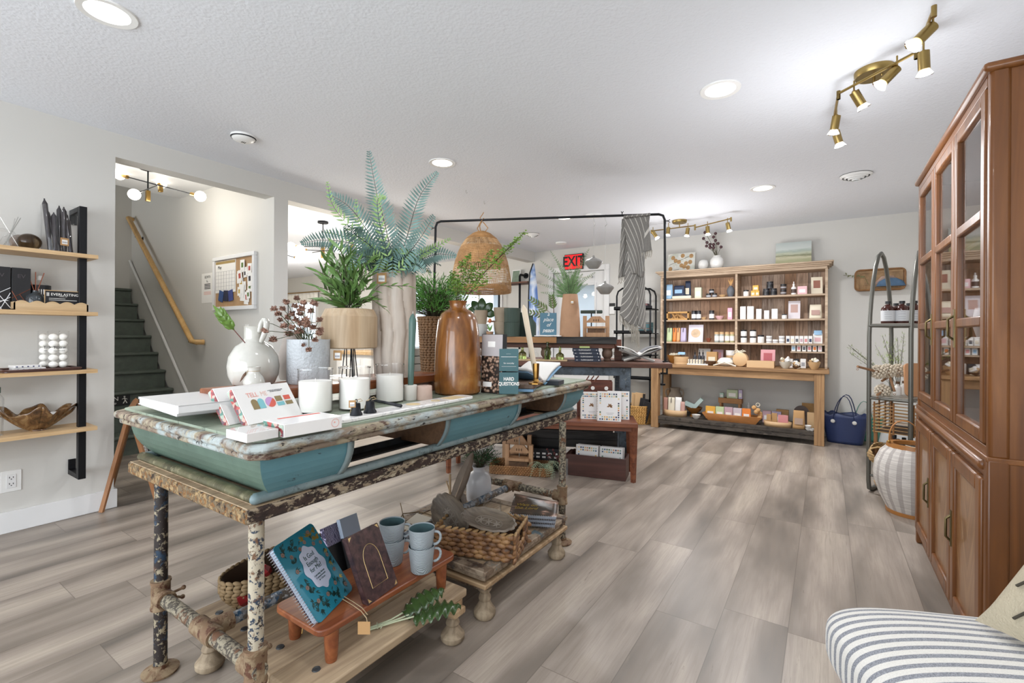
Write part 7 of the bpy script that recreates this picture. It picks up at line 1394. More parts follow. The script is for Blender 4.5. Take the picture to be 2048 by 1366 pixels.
hut('white_round_vase','smaller plain white round vase on top of the shelf unit',1406,6.2,[(0,0),(.035,0),(.058,.04),(.062,.075),(.05,.115),(.03,.13),(.024,.13),(.02,.12),(0,.11)],MT['white_ceramic'])
hut('white_round_vase','larger white round vase holding dark pod stems on top of the shelf unit',1433,6.18,[(0,0),(.045,0),(.07,.03),(.08,.075),(.076,.115),(.055,.145),(.04,.155),(.045,.165),(.038,.165),(.03,.14),(0,.13)],MT['white_ceramic'])
c=Vector((hx(1433,6.18),6.18,Zc+.15)); k=thing('pod_stems','dark red-brown round seed pods on thin stems in the larger white vase','dried flowers',c); sm=M()
for (u,v) in ((1431,467),(1427,474),(1431,481),(1410,465),(1407,477),(1414,485),(1420,489),(1413,492),(1427,489),(1436,487),(1420,495),(1427,495),(1442,494)): p=at(u,v,Y=6.17)-c; m=M(); m.ball(p,.019,10,8); obj('pod',m,plain('pod_dark','4e3236',.35),k); sm.tube([(0,0,-.02),Vector((p.x*.4,0,p.z*.5)),p],.0022,4)
obj('stem',sm,MT['twig'],k)
k=goods('landscape_painting','pale green misty landscape painting leaning on top of the shelf unit at right','picture',1550,1622,482,Zc,6.26,.02,plain('canvas_side2','bfc0b8',.8),'lean',ex=.02); w=hx(1622,6.26)-hx(1550,6.26); hh=hz(1586,482,6.26)-Zc
b=NB('landscape'); s_=b.n('ShaderNodeSeparateXYZ'); tc=b.n('ShaderNodeTexCoord'); b.l(tc.outputs['Object'],s_.inputs[0]); n=b.noise(b.coord((5,1,22)),1.2,5,.6,.5); zz=b.math('ADD',b.math('DIVIDE',s_.outputs[2],hh),b.math('MULTIPLY',b.math('SUBTRACT',n,.5),.22)); b.col(b.ramp(zz,[(0,lin('b9b48f')),(.2,lin('a7a781')),(.34,lin('c4bfa2')),(.42,lin('7f8263')),(.50,lin('b8bba4')),(.6,lin('a1ada3')),(.7,lin('c3c9c5')),(1,lin('b4bdba'))]))
m=M(); m.b2((-w/2,-.002,0),(w/2,-.0005,hh)); obj('painted_scene',m,MT['landscape'],k)
# -- shelf 1 --
z=SH[0]
for a in (('pouch','light blue and navy pouch at left end of the top shelf',1331,1344,569,ltb,white),('pouch','navy pouch lying across a pale box on the top shelf',1346,1368,571,navy,ltb),('pouch','dark navy pouch standing right of the others on the top shelf',1369,1380,562,navy,cream)): goods(a[0],a[1],'pouch',a[2],a[3],a[4],z+(.035 if 'lying' in a[1] else 0),GY+(.1 if 'dark' in a[1] else .04),.05,a[5],'bag','pouches on the top shelf',lab=a[6])
goods('shallow_box','pale wooden box under the navy pouch on the top shelf','box',1344,1381,589,z,GY-.005,.09,cream,h=.033)
goods('carton','pale green carton standing alone on the top shelf','box',1389,1402,575,z,GY,.07,pc('palegreen','c5c9b0'),lab=white)
for (u0,u1,zz,lb) in ((1411,1421,0,'left bottom'),(1423,1433,0,'right bottom'),(1417,1427,.052,'top')): goods('small_jar',lb+' jar of three little black jars on the top shelf','jar',u0,u1,0,z+zz,GY+.02,.05,MT['matte_black'],'jar','little black jars',lab=MT['grid_grey'],h=.05)
goods('dish','small gold dish of dried petals beside the grey vase','dish',1436,1451,0,z,GY+.02,.08,tan_,'bowl',h=.03)
k=goods('grey_vase','matt grey oval vase with dried straw flowers on the top shelf','vase',1451,1468.5,569.5,z,GY+.03,.09,pc('greyvase','5d6066',.6),'bowl'); 
for ch in list(k.children): bpy.data.objects.remove(ch)
m=M(); m.lathe([(0,0),(.025,0),(.042,.05),(.045,.08),(.032,.115),(.018,.128),(.018,.135),(0,.135)],seg=28); obj('vase_body',m,pc('greyvase','5d6066',.6),k)
k=thing('straw_flowers','dried golden straw flowers in the matt grey vase','dried flowers',(k.location.x,k.location.y,z+.137)); m=M(); [m.blade((0,0,0),(rnd(-.4,.4),rnd(-.3,.3),1),.012,rnd(.06,.10),(0,-1,0),.1) for _ in range(22)]; obj('flower_head',m,plain('straw','bb8f5a',.8,var=.2),k)
goods('white_jar','white jar with black lid at left of the right half, top shelf','jar',1485.5,1496.5,580,z,GY,.07,white,'jar',lab=MT['paper'])
for (u0,u1,zz,lb) in ((1501.5,1509.5,0,'left bottom'),(1510,1518,0,'right bottom'),(1505,1516.5,.062,'top')): goods('yellow_box',lb+' box of three patterned yellow boxes on the top shelf','box',u0,u1,0,z+zz,GY,.06,yel,grp='patterned yellow boxes',lab=cream,h=.06)
for (u0,u1,zz,lb) in ((1525,1538.5,0,'left bottom'),(1539.5,1553,0,'right bottom'),(1532,1546,.08,'top')): goods('black_candle_jar',lb+' jar of the three black candle jars on the top shelf','candle',u0,u1,0,z+zz,GY,.07,smk,'jar','black candle jars',lab=MT['matte_black'],h=.078)
for i,lb in enumerate(('lower','upper')): goods('dark_tin',lb+' of two stacked dark brown tins on the top shelf','tin',1560,1572,0,z+i*.062,GY,.06,pc('brown','4c3a33'),'tin','stacked dark tins',lid=MT['matte_black'],h=.06)
goods('foam_bottle','white capped bottle with brown label on the top shelf','bottle',1581.5,1592,563,z,GY,.05,white,'bottle',lid=white,lab=pc('brown','4c3a33'))
goods('pink_box','wide pink box on the top shelf at right','box',1594.6,1613.5,572.5,z,GY,.07,pink,lab=white)
goods('leaning_card','cream info card with brown pictures leaning at the right end of the top shelf','card',1622,1645,553,z,GY+.06,.01,cream,'lean',lab=pc('rust','8f5b4a'),rz=.1)
# -- shelf 2 --
z=SH[1]
k=goods('open_crate','small open wooden crate of brushes at left on the middle shelf','crate',1333,1377,617,z,GY,.11,tan_); 
for ch in list(k.children): bpy.data.objects.remove(ch)
w=hx(1377,GY)-hx(1333,GY); m=M(); 
for zq in (.0,.085): m.b2((-w/2,-.055,zq),(w/2,-.045,zq+.02)); m.b2((-w/2,.045,zq),(w/2,.055,zq+.02))
for xq in (-w/2,w/2-.015): m.b2((xq,-.055,0),(xq+.015,.055,.105))
m.b2((-w/2,-.045,0),(w/2,.045,.008)); obj('crate_frame',m,plain('crate_pine','b98d52',.6),k); m=M(); [m.tube([(rnd(-.09,.09),rnd(-.03,.03),.015),(rnd(-.09,.09),rnd(-.03,.03),.10)],.012,8) for _ in range(9)]; obj('brush',m,plain('brush_wood','a97f4d',.6,var=.3),k)
for i,(u0,u1) in enumerate(((1382,1391),(1388,1398),(1391.5,1401))): goods('label_jar',['left','middle','right'][i]+' of three white-labelled dark-lidded jars beside the crate','jar',u0,u1,621.5,z,GY+(.05 if i==1 else 0),.05,smk,'jar','white labelled jars',lab=white)
goods('wood_dish','tiny wooden dish with pink salts between the jars','dish',1401,1412,0,z,GY,.06,tan_,'bowl',h=.03); 
goods('label_jar','single white-labelled dark jar on the middle shelf','jar',1417,1427.5,621,z,GY,.06,smk,'jar',lab=white)
goods('pink_dish','pink ruffled dish on the middle shelf','dish',1429,1447,0,z,GY,.08,pink,'bowl',h=.045); goods('tall_pink_box','tall bright pink box beside the divider on the middle shelf','box',1455,1464,616,z,GY,.05,pc('hotpink','d597ab'),lab=white)
for i,(u0,u1,vt) in enumerate(((1480,1491,613),(1494,1507,612.7),(1512,1522.6,618),(1528,1538,621),(1543,1555,617.7))): goods('white_carton',['first, tall','second, widest','third','fourth, shortest','fifth'][i]+' white carton from the divider on the middle shelf','box',u0,u1,vt,z,GY,.05,white,grp='white cartons on the middle shelf',lab=MT['paper'])
goods('low_jar','low white jar with black lid before the brochure','jar',1563,1573.6,628,z,GY,.06,white,'jar'); goods('brochure','tall white brochure with flower picture leaning on the middle shelf','brochure',1576,1600,601,z,GY+.06,.01,pc('broch','cfc7cb'),'lean',lab=pc('rust2','b08e84'))
goods('cotton_bag','cream cotton gift bag with tissue at the right end of the middle shelf','bag',1618,1644,609,z,GY+.02,.07,cream,'bag',lab=pc('rust2','b08e84'))
# -- shelf 3 --
z=SH[2]
for u0,u1,c,n_ in ((1333,1343.5,green,'pale green'),(1345,1352,org,'first orange'),(1352.5,1359.5,pc('peach','d9a06a'),'second peach'),(1360.5,1371.5,lil,'lilac')): goods('gift_bag',n_+' slim bag with black tie on the lower shelf','bag',u0,u1,656,z,GY+.01,.05,c,'bag','slim tied bags',lid=MT['matte_black'])
k=goods('cookie_book','white book with a round bowl photo leaning on the lower shelf','book',1376,1405,649,z,GY+.03,.02,pc('lilwhite','d3cedb'),'lean',ex=.02); m=M(); m.T=Matrix.Translation((0,-.001,.11))@Matrix.Rotation(PI/2,4,'X'); m.lathe([(0,0),(.055,0),(.055,.0012),(0,.0012)],seg=28); obj('bowl_photo',m,plain('photo_tan','c7ab8c',.5,var=.25),k)
goods('copper_trinket','small copper wire trinket beside the book','ornament',1411,1422,0,z,GY+.02,.05,cop,'bowl',h=.05)
for i,(u0,u1) in enumerate(((1428,1437.5),(1438,1447.5),(1449,1458.5),(1459,1468.5))): goods('cork_jar',['first','second','third','fourth'][i]+' clear wood-lidded jar from the left on the lower shelf','jar',u0,u1,664,z,GY,.05,pc('olivejar','a8a27a',.2) if i>1 else pc('clearjar','9aa09a',.2),'jar','wood lidded jars',lid=tan_,lab=white)
for i,(u0,u1,zz,n_) in enumerate(((1480.5,1493,0,'lower left'),(1480.5,1493,.076,'upper left'),(1499,1512,0,'lower right'),(1499,1512,.076,'upper right'))): goods('white_lotion_jar',n_+' of four white black-lidded jars stacked two high','jar',u0,u1,0,z+zz,GY,.06,white,'jar','stacked lotion jars',h=.074)
goods('low_lotion_jar','single white black-lidded jar right of the stacked four','jar',1514.5,1528,670,z,GY,.06,white,'jar')
for i,(u0,u1,zz,n_) in enumerate(((1532,1543.5,0,'bottom left'),(1532,1543.5,.041,'top left'),(1545,1556,0,'single middle'),(1557.5,1569,0,'bottom right'),(1557.5,1569,.041,'top right'))): goods('white_tin',n_+' of five small white tins on the lower shelf','tin',u0,u1,0,z+zz,GY,.055,white,'tin','small white tins',h=.04)
tc_=[navy,cream,smk,mauve,rose,navy]
for i in range(6): goods('small_carton',['first','second','third','fourth','fifth','sixth'][i]+' small white carton from left on the lower shelf by the gift box','box',1572+9*i,1579.8+9*i,672,z,GY,.035,white,grp='small white cartons, upper row',lab=tc_[i])
for i in range(6): goods('small_carton',['first','second','third','fourth','fifth','sixth'][i]+' small white carton from left on the little extra shelf','box',1583+10.6*i,1591.2+10.6*i,688,.9635,GY+.02,.035,white,grp='small white cartons, lower row',lab=[ltb,rose,smk,rose,org,pink][i])
goods('gift_box','white gift box with blue tissue at right end of the lower shelf','box',1626,1645,668,z,GY+.04,.08,white,lab=pink); goods('tissue','crumpled white and blue tissue on the gift box','tissue',1627,1645,0,z+.095,GY+.04,.06,ltb,'bag',h=.05)
# -- counter --
z=.7805; GC=5.93
k=goods('amber_bowl','amber footed bowl heaped with pale popcorn-like pieces on the counter','bowl',1332,1360,0,z,6.10,.12,pc('amber','8e5f2b',.15),'bowl',h=.10); m=M(); random.seed(2); [m.ball((rnd(-.05,.05),rnd(-.05,.05),.10+rnd(0,.015)),.014,6,4) for _ in range(30)]; o=obj('pale_pieces',m,cream,k); o['kind']='stuff'
goods('round_wood_box','pale round wooden canister holding a blue item on the counter','canister',1346,1374,714,z,GC-.05,.13,pc('palewood','c9a67c'),'tin',lid=pc('palewood','c9a67c'),lab=pc('palewood2','bf9a70'))
goods('blue_cloth','small blue and white cloth on the round wooden canister','cloth',1355,1370,0,z+.118,GC,.06,ltb,'bag',h=.03)
goods('white_tray','white rectangular tray under striped towels on the counter','tray',1374,1416,0,z,GC-.04,.12,white,h=.014)
for i in range(2): kk=goods('striped_towel',['lower','upper'][i]+' folded white towel with dark stripes on the white tray','towel',1376,1405,0,z+.0155+.026*i,GC-.03,.09,cream,h=.024,grp='folded striped towels'); m=M(); w=hx(1405,GC-.03)-hx(1376,GC-.03); [m.b2((-w/2+w*(.1+.2*j),-.0462,.002),(-w/2+w*(.1+.2*j)+.008,.0462,.0252)) for j in range(5)]; obj('stripe',m,navy,kk)
for i,(u0,u1) in enumerate(((1386,1393),(1395,1402),(1402,1409))): goods('dropper_bottle',['left','middle','right'][i]+' of three dark dropper bottles behind the striped towels','bottle',u0,u1,700,z,GC+.14,.04,smk,'bottle','dark dropper bottles')
goods('kraft_gift_box','brown open box filled with white bits behind the dropper bottles','box',1413,1434,704,z,GC+.10,.09,krf,lab=cream); goods('brown_bowl','brown wooden bowl in front of the brown open box','bowl',1407,1432,0,z,GC-.03,.1,MT['raw_brown'],'bowl',h=.05)
goods('envelope_cards','white cards leaning behind the dropper bottles on the counter','cards',1396,1420,697,z,6.26,.01,white,'lean'); goods('purple_card','mauve patterned card leaning on the back planks','card',1425,1446,699,z,6.27,.01,mauve,'lean',lab=rose)
goods('cookie_jar','clear square jar of tan biscuits behind the white pouch','jar',1451,1469,701,z,GC+.2,.1,tan_,'tin',lid=white)
k=goods('linen_pouch','white knotted linen pouch on the counter','pouch',1434,1465,0,z,GC-.06,.11,white,'box',h=.01); 
for ch in list(k.children): bpy.data.objects.remove(ch)
m=M(); m.ball((0,0,.045),.09,16,10,(1,.6,.5)); m.ball((0,0,.078),.06,14,8,(1.1,.6,.35)); obj('pouch_body',m,plain('linen','ddd6c9',.9,bump=.5,var=.04),k); m=M(); m.tube([(-.12,-.06,.006),(-.03,-.06,.035),(.03,-.06,.035),(.12,-.06,.006)],.008,6); m.tube([(-.02,-.062,.04),(.0,-.068,.05),(.02,-.062,.04)],.007,6); obj('knot',m,MT['linen'],k)
k=thing('wood_slice','round pale wood slice box tied with raffia leaning upright on the counter','box',(hx(1480,GC-.04),GC-.04,z+.001),-.2); m=M(); m.T=Matrix.Translation((0,0,.083))@Matrix.Rotation(PI/2,4,'X'); m.lathe([(0,-.05),(.075,-.05),(.08,-.045),(.08,.0),(.072,.006),(0,.006)],seg=36); obj('round_body',m,pc('palewood','c9a67c'),k); m=M(); [m.tube([(rnd(-.03,.03),.02,.16),(rnd(-.05,.05),.0,rnd(.17,.2)),(rnd(-.08,.08),-.0,rnd(.13,.19))],.004,5) for _ in range(9)]; obj('raffia',m,cream,k)
goods('pink_paper','folded pink paper beside the wood slice','paper',1494,1516,0,z,GC+.08,.08,pink,h=.05)
k=goods('wooden_tray_box','long pale wooden tray box with rounded corners on the counter','box',1493.5,1548.5,0,z,GC-.09,.12,pc('palewood','c9a67c'),h=.075); 
goods('pink_book','pink book with red botanical cover standing on the counter','book',1521,1550,699,z,GC+.12,.02,pc('bookpink','c98f93'),'lean',lab=pc('red','a34a50'),ex=.02)
for (u0,u1,h_,c,lb,nm,Y) in ((1557,1584,.075,pc('glassy','c4bfb2',.1),'clear footed glass bowl of tan sachets on the counter','glass_bowl',GC-.08),(1584,1602,.03,MT['raw_brown'],'low brown wooden dish on the counter at right','brown_dish',GC-.06),(1615,1642,.08,tan_,'basket of wrapped wooden pieces at the right end of the counter','wrapped_basket',GC-.06)): 
    k=goods(nm,lb,'bowl',u0,u1,0,z,Y,.12,c,'bowl',h=h_); m=M(); random.seed(int(u0)); r=(hx(u1,Y)-hx(u0,Y))/2*.7
    for j in range(9): m=M(); m.box((rnd(-r,r)*.7,rnd(-r,r)*.6,h_+rnd(-.01,.035)),(.03,.02,.045),R=Euler((rnd(-1,1),rnd(-1,1),rnd(-2,2))).to_matrix().to_4x4()); obj('wrapped_piece',m,[cream,tan_,white][j%3],k,bev=.003)
for i,(u0,u1) in enumerate(((1575,1586),(1588,1598),(1601,1612))): goods('clear_pack',['left','middle','right'][i]+' white-labelled pack at the back right of the counter','pack',u0,u1,718,z,GC+.16,.05,[white,MT['matte_black'],white][i],lab=[MT['grid_grey'],white,MT['grid_grey']][i])
# -- bottom shelf --
z=.1425; GB=5.87
k=thing('handled_urn','big grey-brown clay urn with two loop handles on the low shelf','urn',(hx(1351,6.12),6.12,z)); m=M(); m.lathe([(0,0),(.07,0),(.105,.05),(.115,.11),(.10,.19),(.07,.25),(.055,.28),(.058,.31),(.065,.325),(.052,.325),(.045,.28),(0,.26)],seg=40); uc=plain('urn_clay','8c7f70',.85,var=.08,bump=.4); obj('urn_body',m,uc,k)
for s in (-1,1): m=M(); m.tube([(s*.055,-.02,.30),(s*.095,-.03,.315),(s*.115,-.03,.28),(s*.10,-.03,.22),(s*.088,-.02,.195)],.012,8); obj('handle',m,uc,k,sub=1)
k=thing('oval_chip_box','oval bentwood box holding printed bags at left on the low shelf','box',(hx(1348,GB),GB+.08,z)); m=M(); pp=[(.135*math.cos(2*PI*i/36),.085*math.sin(2*PI*i/36)) for i in range(36)]; m.add([(x,y,0) for x,y in pp]+[(x,y,.075) for x,y in pp],[(i,(i+1)%36,36+(i+1)%36,36+i) for i in range(36)]); obj('oval_wall',m,pc('palewood','c9a67c'),k,solid=.004); m=M(); m.prism(pp,.001,.006); obj('oval_base',m,pc('palewood','c9a67c'),k)
for u0,u1,vt,c,dy,n_ in ((1327,1336,795,pc('terr','b08271'),.09,'terracotta'),(1336,1350,795,cream,.05,'left cream speckled'),(1350,1364,795,white,.06,'right white speckled'),(1361,1370,804,pc('terr2','b99187'),.03,'small rose')): goods('printed_bag',n_+' bag standing in the oval bentwood box','bag',u0,u1,vt,z+.007,GB+.02+dy*.5,.035,c,'bag','bags in the oval box',lid=MT['matte_black'] if 'left' in n_ else None)
k=thing('footed_amber_bowl','amber footed bowl with pale blue boxes beside the oval box','bowl',(hx(1387,GB+.12),GB+.16,z)); m=M(); m.lathe([(0,0),(.05,0),(.045,.02),(.035,.035),(.045,.05),(.075,.07),(.10,.115),(.095,.115),(.065,.075),(0,.065)],seg=36); obj('bowl_body',m,pc('amber','8e5f2b',.15),k)
m=M(); m.box((.05,0,.165),(.045,.06,.15),R=Matrix.Rotation(.7,4,'Y')); m2=obj('pale_box',m,pc('seaglass','a9bcb8'),k); m=M(); m.box((-.05,0,.14),(.11,.05,.05),R=Matrix.Rotation(.35,4,'Y')); obj('pale_box',m,pc('seaglass','a9bcb8'),k)
goods('speckled_cup','small white cup with dark pattern on the low shelf edge','cup',1383,1401,0,z,GB-.03,.06,plain('speckled','c9c5bf',.5,var=.25),'bowl',h=.05)
k=thing('dough_tray','long orange-brown wooden dough tray of soap boxes on the low shelf','tray',(hx(1463,GB),GB+.06,z)); L=(hx(1522,GB)-hx(1404,GB)); m=M(); 
def trough(x,y,z_): return (x,y,z_)
b0=[(-L*.40,-.05,0),(L*.40,-.05,0),(L*.40,.05,0),(-L*.40,.05,0)]; t0=[(-L/2,-.085,.085),(L/2,-.085,.085),(L/2,.085,.085),(-L/2,.085,.085)]; m.add(b0+t0,[(3,2,1,0)]+[(i,(i+1)%4,4+(i+1)%4,4+i) for i in range(4)]); obj('tray_body',m,plain('dough_wood','a9703d',.5,var=.12),k,solid=.006)
for u0,u1,vt,c,n_ in ((1412,1431,813,yel,'yellow'),(1432,1448.5,814,green,'green'),(1449.5,1466,815,mauve,'mauve'),(1467,1484,817,pc('pal','c2b6bd'),'pale lilac'),(1485,1502,818,org,'orange')): goods('soap_box',n_+' soap box standing in the dough tray','box',u0,u1,vt,z+.01,GB+.045,.04,c,grp='soap boxes in the dough tray',lab=white)
k=thing('loofah_bundle','tan loofahs and wrapped sachets at right in the dough tray','loofah',(hx(1511,GB),GB+.07,z+.04)); 
for i in range(6): m=M(); m.ball((rnd(-.04,.05),rnd(-.03,.03),.03+.022*i),.026,8,6); obj('loofah',m,plain('loofah','c69a66',.9,var=.2,bump=.6),k)
m=M(); m.tube([(.02+.02*math.cos(a),0,.175+.02*math.sin(a)) for a in [2*PI*j/10 for j in range(10)]],.004,5,closed=True); obj('cord_loop',m,cream,k)
k=thing('mini_stool','little brown wooden stool behind the dough tray','stool',(hx(1462,6.2),6.2,z)); w=hx(1485.5,6.2)-hx(1439,6.2); zs=hz(1462,796,6.2)-z; m=M(); m.b2((-w/2,-.06,zs-.06),(w/2,.06,zs)); obj('seat',m,plain('stool_wood','a8784a',.6,var=.1),k,bev=.003)
for sx in (-1,1):
    for sy in (-1,1): m=M(); m.b2((sx*w*.4-.012,sy*.045-.012,0),(sx*w*.4+.012,sy*.045+.012,zs-.06)); obj('leg',m,MT['stool_wood'],k)
for u0,u1,vt,c,n_ in ((1440,1447.5,786,mint,'small mint'),(1454,1476,780,pc('sage','b3bf9f'),'large sage green'),(1477.5,1485,780,lil,'narrow lilac')): goods('soap_carton',n_+' carton on the little stool','box',u0,u1,vt,z+zs,6.17,.05,c,grp='cartons on the little stool',lab=white)
goods('white_pitcher','small white pitcher behind the loofahs','pitcher',1490,1504,806,z,6.2,.08,MT['white_ceramic'],'bottle',lid=MT['white_ceramic'])
k=thing('oval_chip_box','oval bentwood box of cards and pink boxes near the right leg','box',(hx(1555,GB-.02),GB+.05,z)); m=M(); m.add([(x*.98,y*.9,0) for x,y in pp]+[(x,y*.95,.055) for x,y in pp],[(i,(i+1)%36,36+(i+1)%36,36+i) for i in range(36)]); obj('oval_wall',m,pc('palewood','c9a67c'),k,solid=.004); m=M(); m.prism([(x*.97,y*.88) for x,y in pp],.001,.006); obj('oval_base',m,pc('palewood','c9a67c'),k)
for u0,u1,vt,c,dy,n_ in ((1534,1543,829,krf,.0,'left kraft'),(1544,1555,827,krf,.01,'right kraft'),(1557,1577,831,rose,.0,'pink red')): goods('card_pack',n_+' pack standing in the right oval box','pack',u0,u1,vt,z+.007,GB+.02+dy,.03,c,grp='packs in the right oval box')
for u0,u1,vt,c,Y,n_ in ((1526,1543,822,mauve,6.08,'mauve'),(1545,1563,824,lil,6.09,'lilac'),(1553,1578,820,krf,6.2,'kraft')): goods('soap_box',n_+' box standing behind the right oval box','box',u0,u1,vt,z,Y,.05,c,grp='boxes behind the right oval box',lab=white)
k=thing('arched_board','dark arched wooden board leaning behind the kraft bag','board',(hx(1603,6.08),6.10,z),rot=(-.12,0,0)); m=M(); w=.075; m.add([],[]); P=[(-w,0),(w,0),(w,.14)]+[(w*math.cos(a),.14+w*1.1*math.sin(a)) for a in [PI*j/12 for j in range(1,12)]]+[(-w,.14)]; n=len(P); m.add([(x,0,zz) for x,zz in P]+[(x,.03,zz) for x,zz in P],[list(range(n)),[n+i for i in range(n)][::-1]]+[(i,n+i,n+(i+1)%n,(i+1)%n) for i in range(n)]); obj('board',m,plain('dark_board','3d2a20',.5,var=.15),k)
goods('kraft_bag','brown kraft bag with a clear window at the right of the low shelf','bag',1586,1611,822,z,GB+.01,.07,krf,'bag',lab=pc('window','a58b78',.2)); goods('cork_crate','pale brown wooden box by the right leg of the low shelf','box',1615,1631,826,z,6.02,.08,tan_)
goods('round_basket_lid','round woven basket leaning behind the pale brown box','basket',1604,1628,807,z,6.24,.03,plain('lid_wicker','a07a4c',.8,var=.2),'lean',ex=.02)
for i,(u,zz) in enumerate(((1618,0),(1617,.028),(1625,0))): goods('ramekin',['bottom of the stacked pair of white ramekins','top of the stacked pair of white ramekins','single white ramekin at right'][i]+' on the low shelf','ramekin',u-7,u+7,0,z+zz,GB-.06 if i<2 else GB-.075,.05,MT['white_ceramic'],'bowl','white ramekins',h=.026) if i<2 else goods('ramekin','single white ramekin beside the right leg','ramekin',u-7,u+6,0,z,GB-.068,.05,MT['white_ceramic'],'bowl','white ramekins',h=.026)
# wicker basket with cutting boards left of the table
c=at(1272,848,z=0); k=woven_round('chunky_basket','chunky yellow woven basket holding wooden boards, left of the shelf table','basket',(c.x,c.y+.12,.001),.15,.165,.23,13,plain('chunky_wicker','bd9253',.7,var=.2),pitch=.03,th=.012); KC=Vector((c.x,c.y+.12,0))
for i,(dx,w,h,tilt,mt) in enumerate(((-.07,.12,.36,.05,tan_),(.0,.13,.37,.12,tan_),(.06,.11,.31,.28,MT['matte_black']),(.11,.10,.28,.4,MT['matte_black']))): kk=thing('cutting_board',['leftmost pale board','second pale board','dark board','rightmost dark board'][i]+' standing in the chunky woven basket','board',KC+Vector((dx*.7,.0-.03*i,.02)),rot=(0,tilt*.6,0)); m=M(); m.b2((-w/2,-.01,0),(w/2,.01,h)); obj('board',m,mt,kk,bev=.004); m=M(); m.b2((w*.28,-.0115,.01),(w*.5,-.0095,h-.004)); obj('dark_stripe',m,MT['matte_black'],kk)
# navy tote and teal tote
def tote(lb,c,rz,mat,s=1.0,btn=True):
    k=thing('rubber_tote',lb,'bag',c,rz); m=M(); N=44
    def fn(a,b2):
        an=2*PI*a; z=.33*b2*s+(.012*math.sin(10*an) if b2>.97 else 0); kx=(.165+.055*b2)*s; ky=(.095+.035*b2)*s; q=3.2
        cx,sx_=math.cos(an),math.sin(an); return (kx*math.copysign(abs(cx)**(2/q),cx),ky*math.copysign(abs(sx_)**(2/q),sx_),z+.001)
    m.grid(fn,N,10,False); obj('tote_body',m,mat,k,solid=.006); m=M(); m.add([fn(i/N,0) for i in range(N)],[list(range(N))]); obj('tote_base',m,mat,k)
    for sy in (-1,1):
        m=M(); m.tube([(-.10*s,sy*.125*s,.27*s),(-.085*s,sy*.13*s,.40*s),(-.03*s,sy*.10*s,.54*s),(.03*s,sy*.10*s,.55*s),(.07*s,sy*.11*s,.45*s),(.10*s,sy*.13*s,.27*s)],.016*s,8,flat=.35); obj('handle',m,mat,k,sub=1)
        if btn:
            for x in (-.10,.10): m=M(); m.ball((x*s,sy*.138*s,.255*s),.02,12,8,(1,.35,1)); obj('button',m,plain('button_white','d5d3cd',.4),k)
    return k
c=at(1690,888,z=0); tote('navy blue rubber tote bag with white buttons on floor right of the shelf unit',(c.x,c.y+.07,.001),-.12,plain('rubber_navy','26335a',.5),.93)
tote('teal green rubber tote bag behind the navy one',(c.x+.17,c.y+.355,.001),0,plain('rubber_teal','4f8a7b',.5),.8,False)
# baskets on the wall
A=at(1711,541,Y=YB-.1); B=at(1811,577,Y=YB-.1); w=B.x-A.x; h=A.z-B.z; t=thing('wall_basket','shallow rounded wicker wall basket holding caps on the back wall','basket',(A.x,YB-.1,B.z)); m=M(); P=[(x+w/2,z_+h/2) for x,z_ in rrect(w,h,.04,4)]
m.tube([(x,0,z_) for x,z_ in P],.008,6,closed=True); m.tube([(x,.095,z_) for x,z_ in P],.008,6,closed=True); obj('rim',m,MT['wicker_red'],t); m=M(); [m.tube([(x,-.002 if False else .0,.0),(x,.0,.055)],.002,4) for x in [w*(i+.5)/34 for i in range(34)]]; [m.tube([(.01,0,z_),(w-.01,0,z_)],.002,4) for z_ in (.018,.036,.055)]; m.b2((.01,.085,.005),(w-.01,.088,h-.005)); m.b2((.01,.0,.0),(w-.01,.09,.006)); obj('wicker_weave',m,plain('wicker_pale','a3835f',.7,var=.3),t)
for i in range(3): kk=thing('knit_cap',['back patterned cap','middle patterned cap','front blue-edged cap'][i]+' in the wall basket','cap',(A.x+w*.66+.012*i,YB-.075+.022*(1-i),B.z+.012)); m=M(); m.lathe([(.0,.105+.015*(2-i)),(.05,.10+.015*(2-i)),(.10,.07),(.125,.02)],seg=24,cap=False); m.v=[(x,y*.28,z_) for x,y,z_ in m.v]; obj('cap_crown',m,[plain('cap_pattern','a58a7c',.9,var=.35),plain('cap_pattern2','8f7f78',.9,var=.35),plain('cap_blue','4f6a86',.8,var=.2)][i],kk,solid=.004)
kk=thing('glass_bud_vase','small glass vase with thin sprig in the wall basket','vase',(A.x+w*.27,YB-.05,B.z+.012)); m=M(); m.lathe(bottle_prof(.04,.10,.018,.03),seg=20); obj('bottle',m,MT['thin_glass'],kk); m=M(); m.tube([(0,0,.05),(-.03,0,.14),(-.22,0,.165)],.002,4); [m.blade((-.03-.02*j,0,.143+.003*j),(-.4,0,rnd(-1,1)),.012,.03,(0,-1,0),0) for j in range(9)]; obj('sprig',m,plain('sprig_green','74784f',.7),kk)
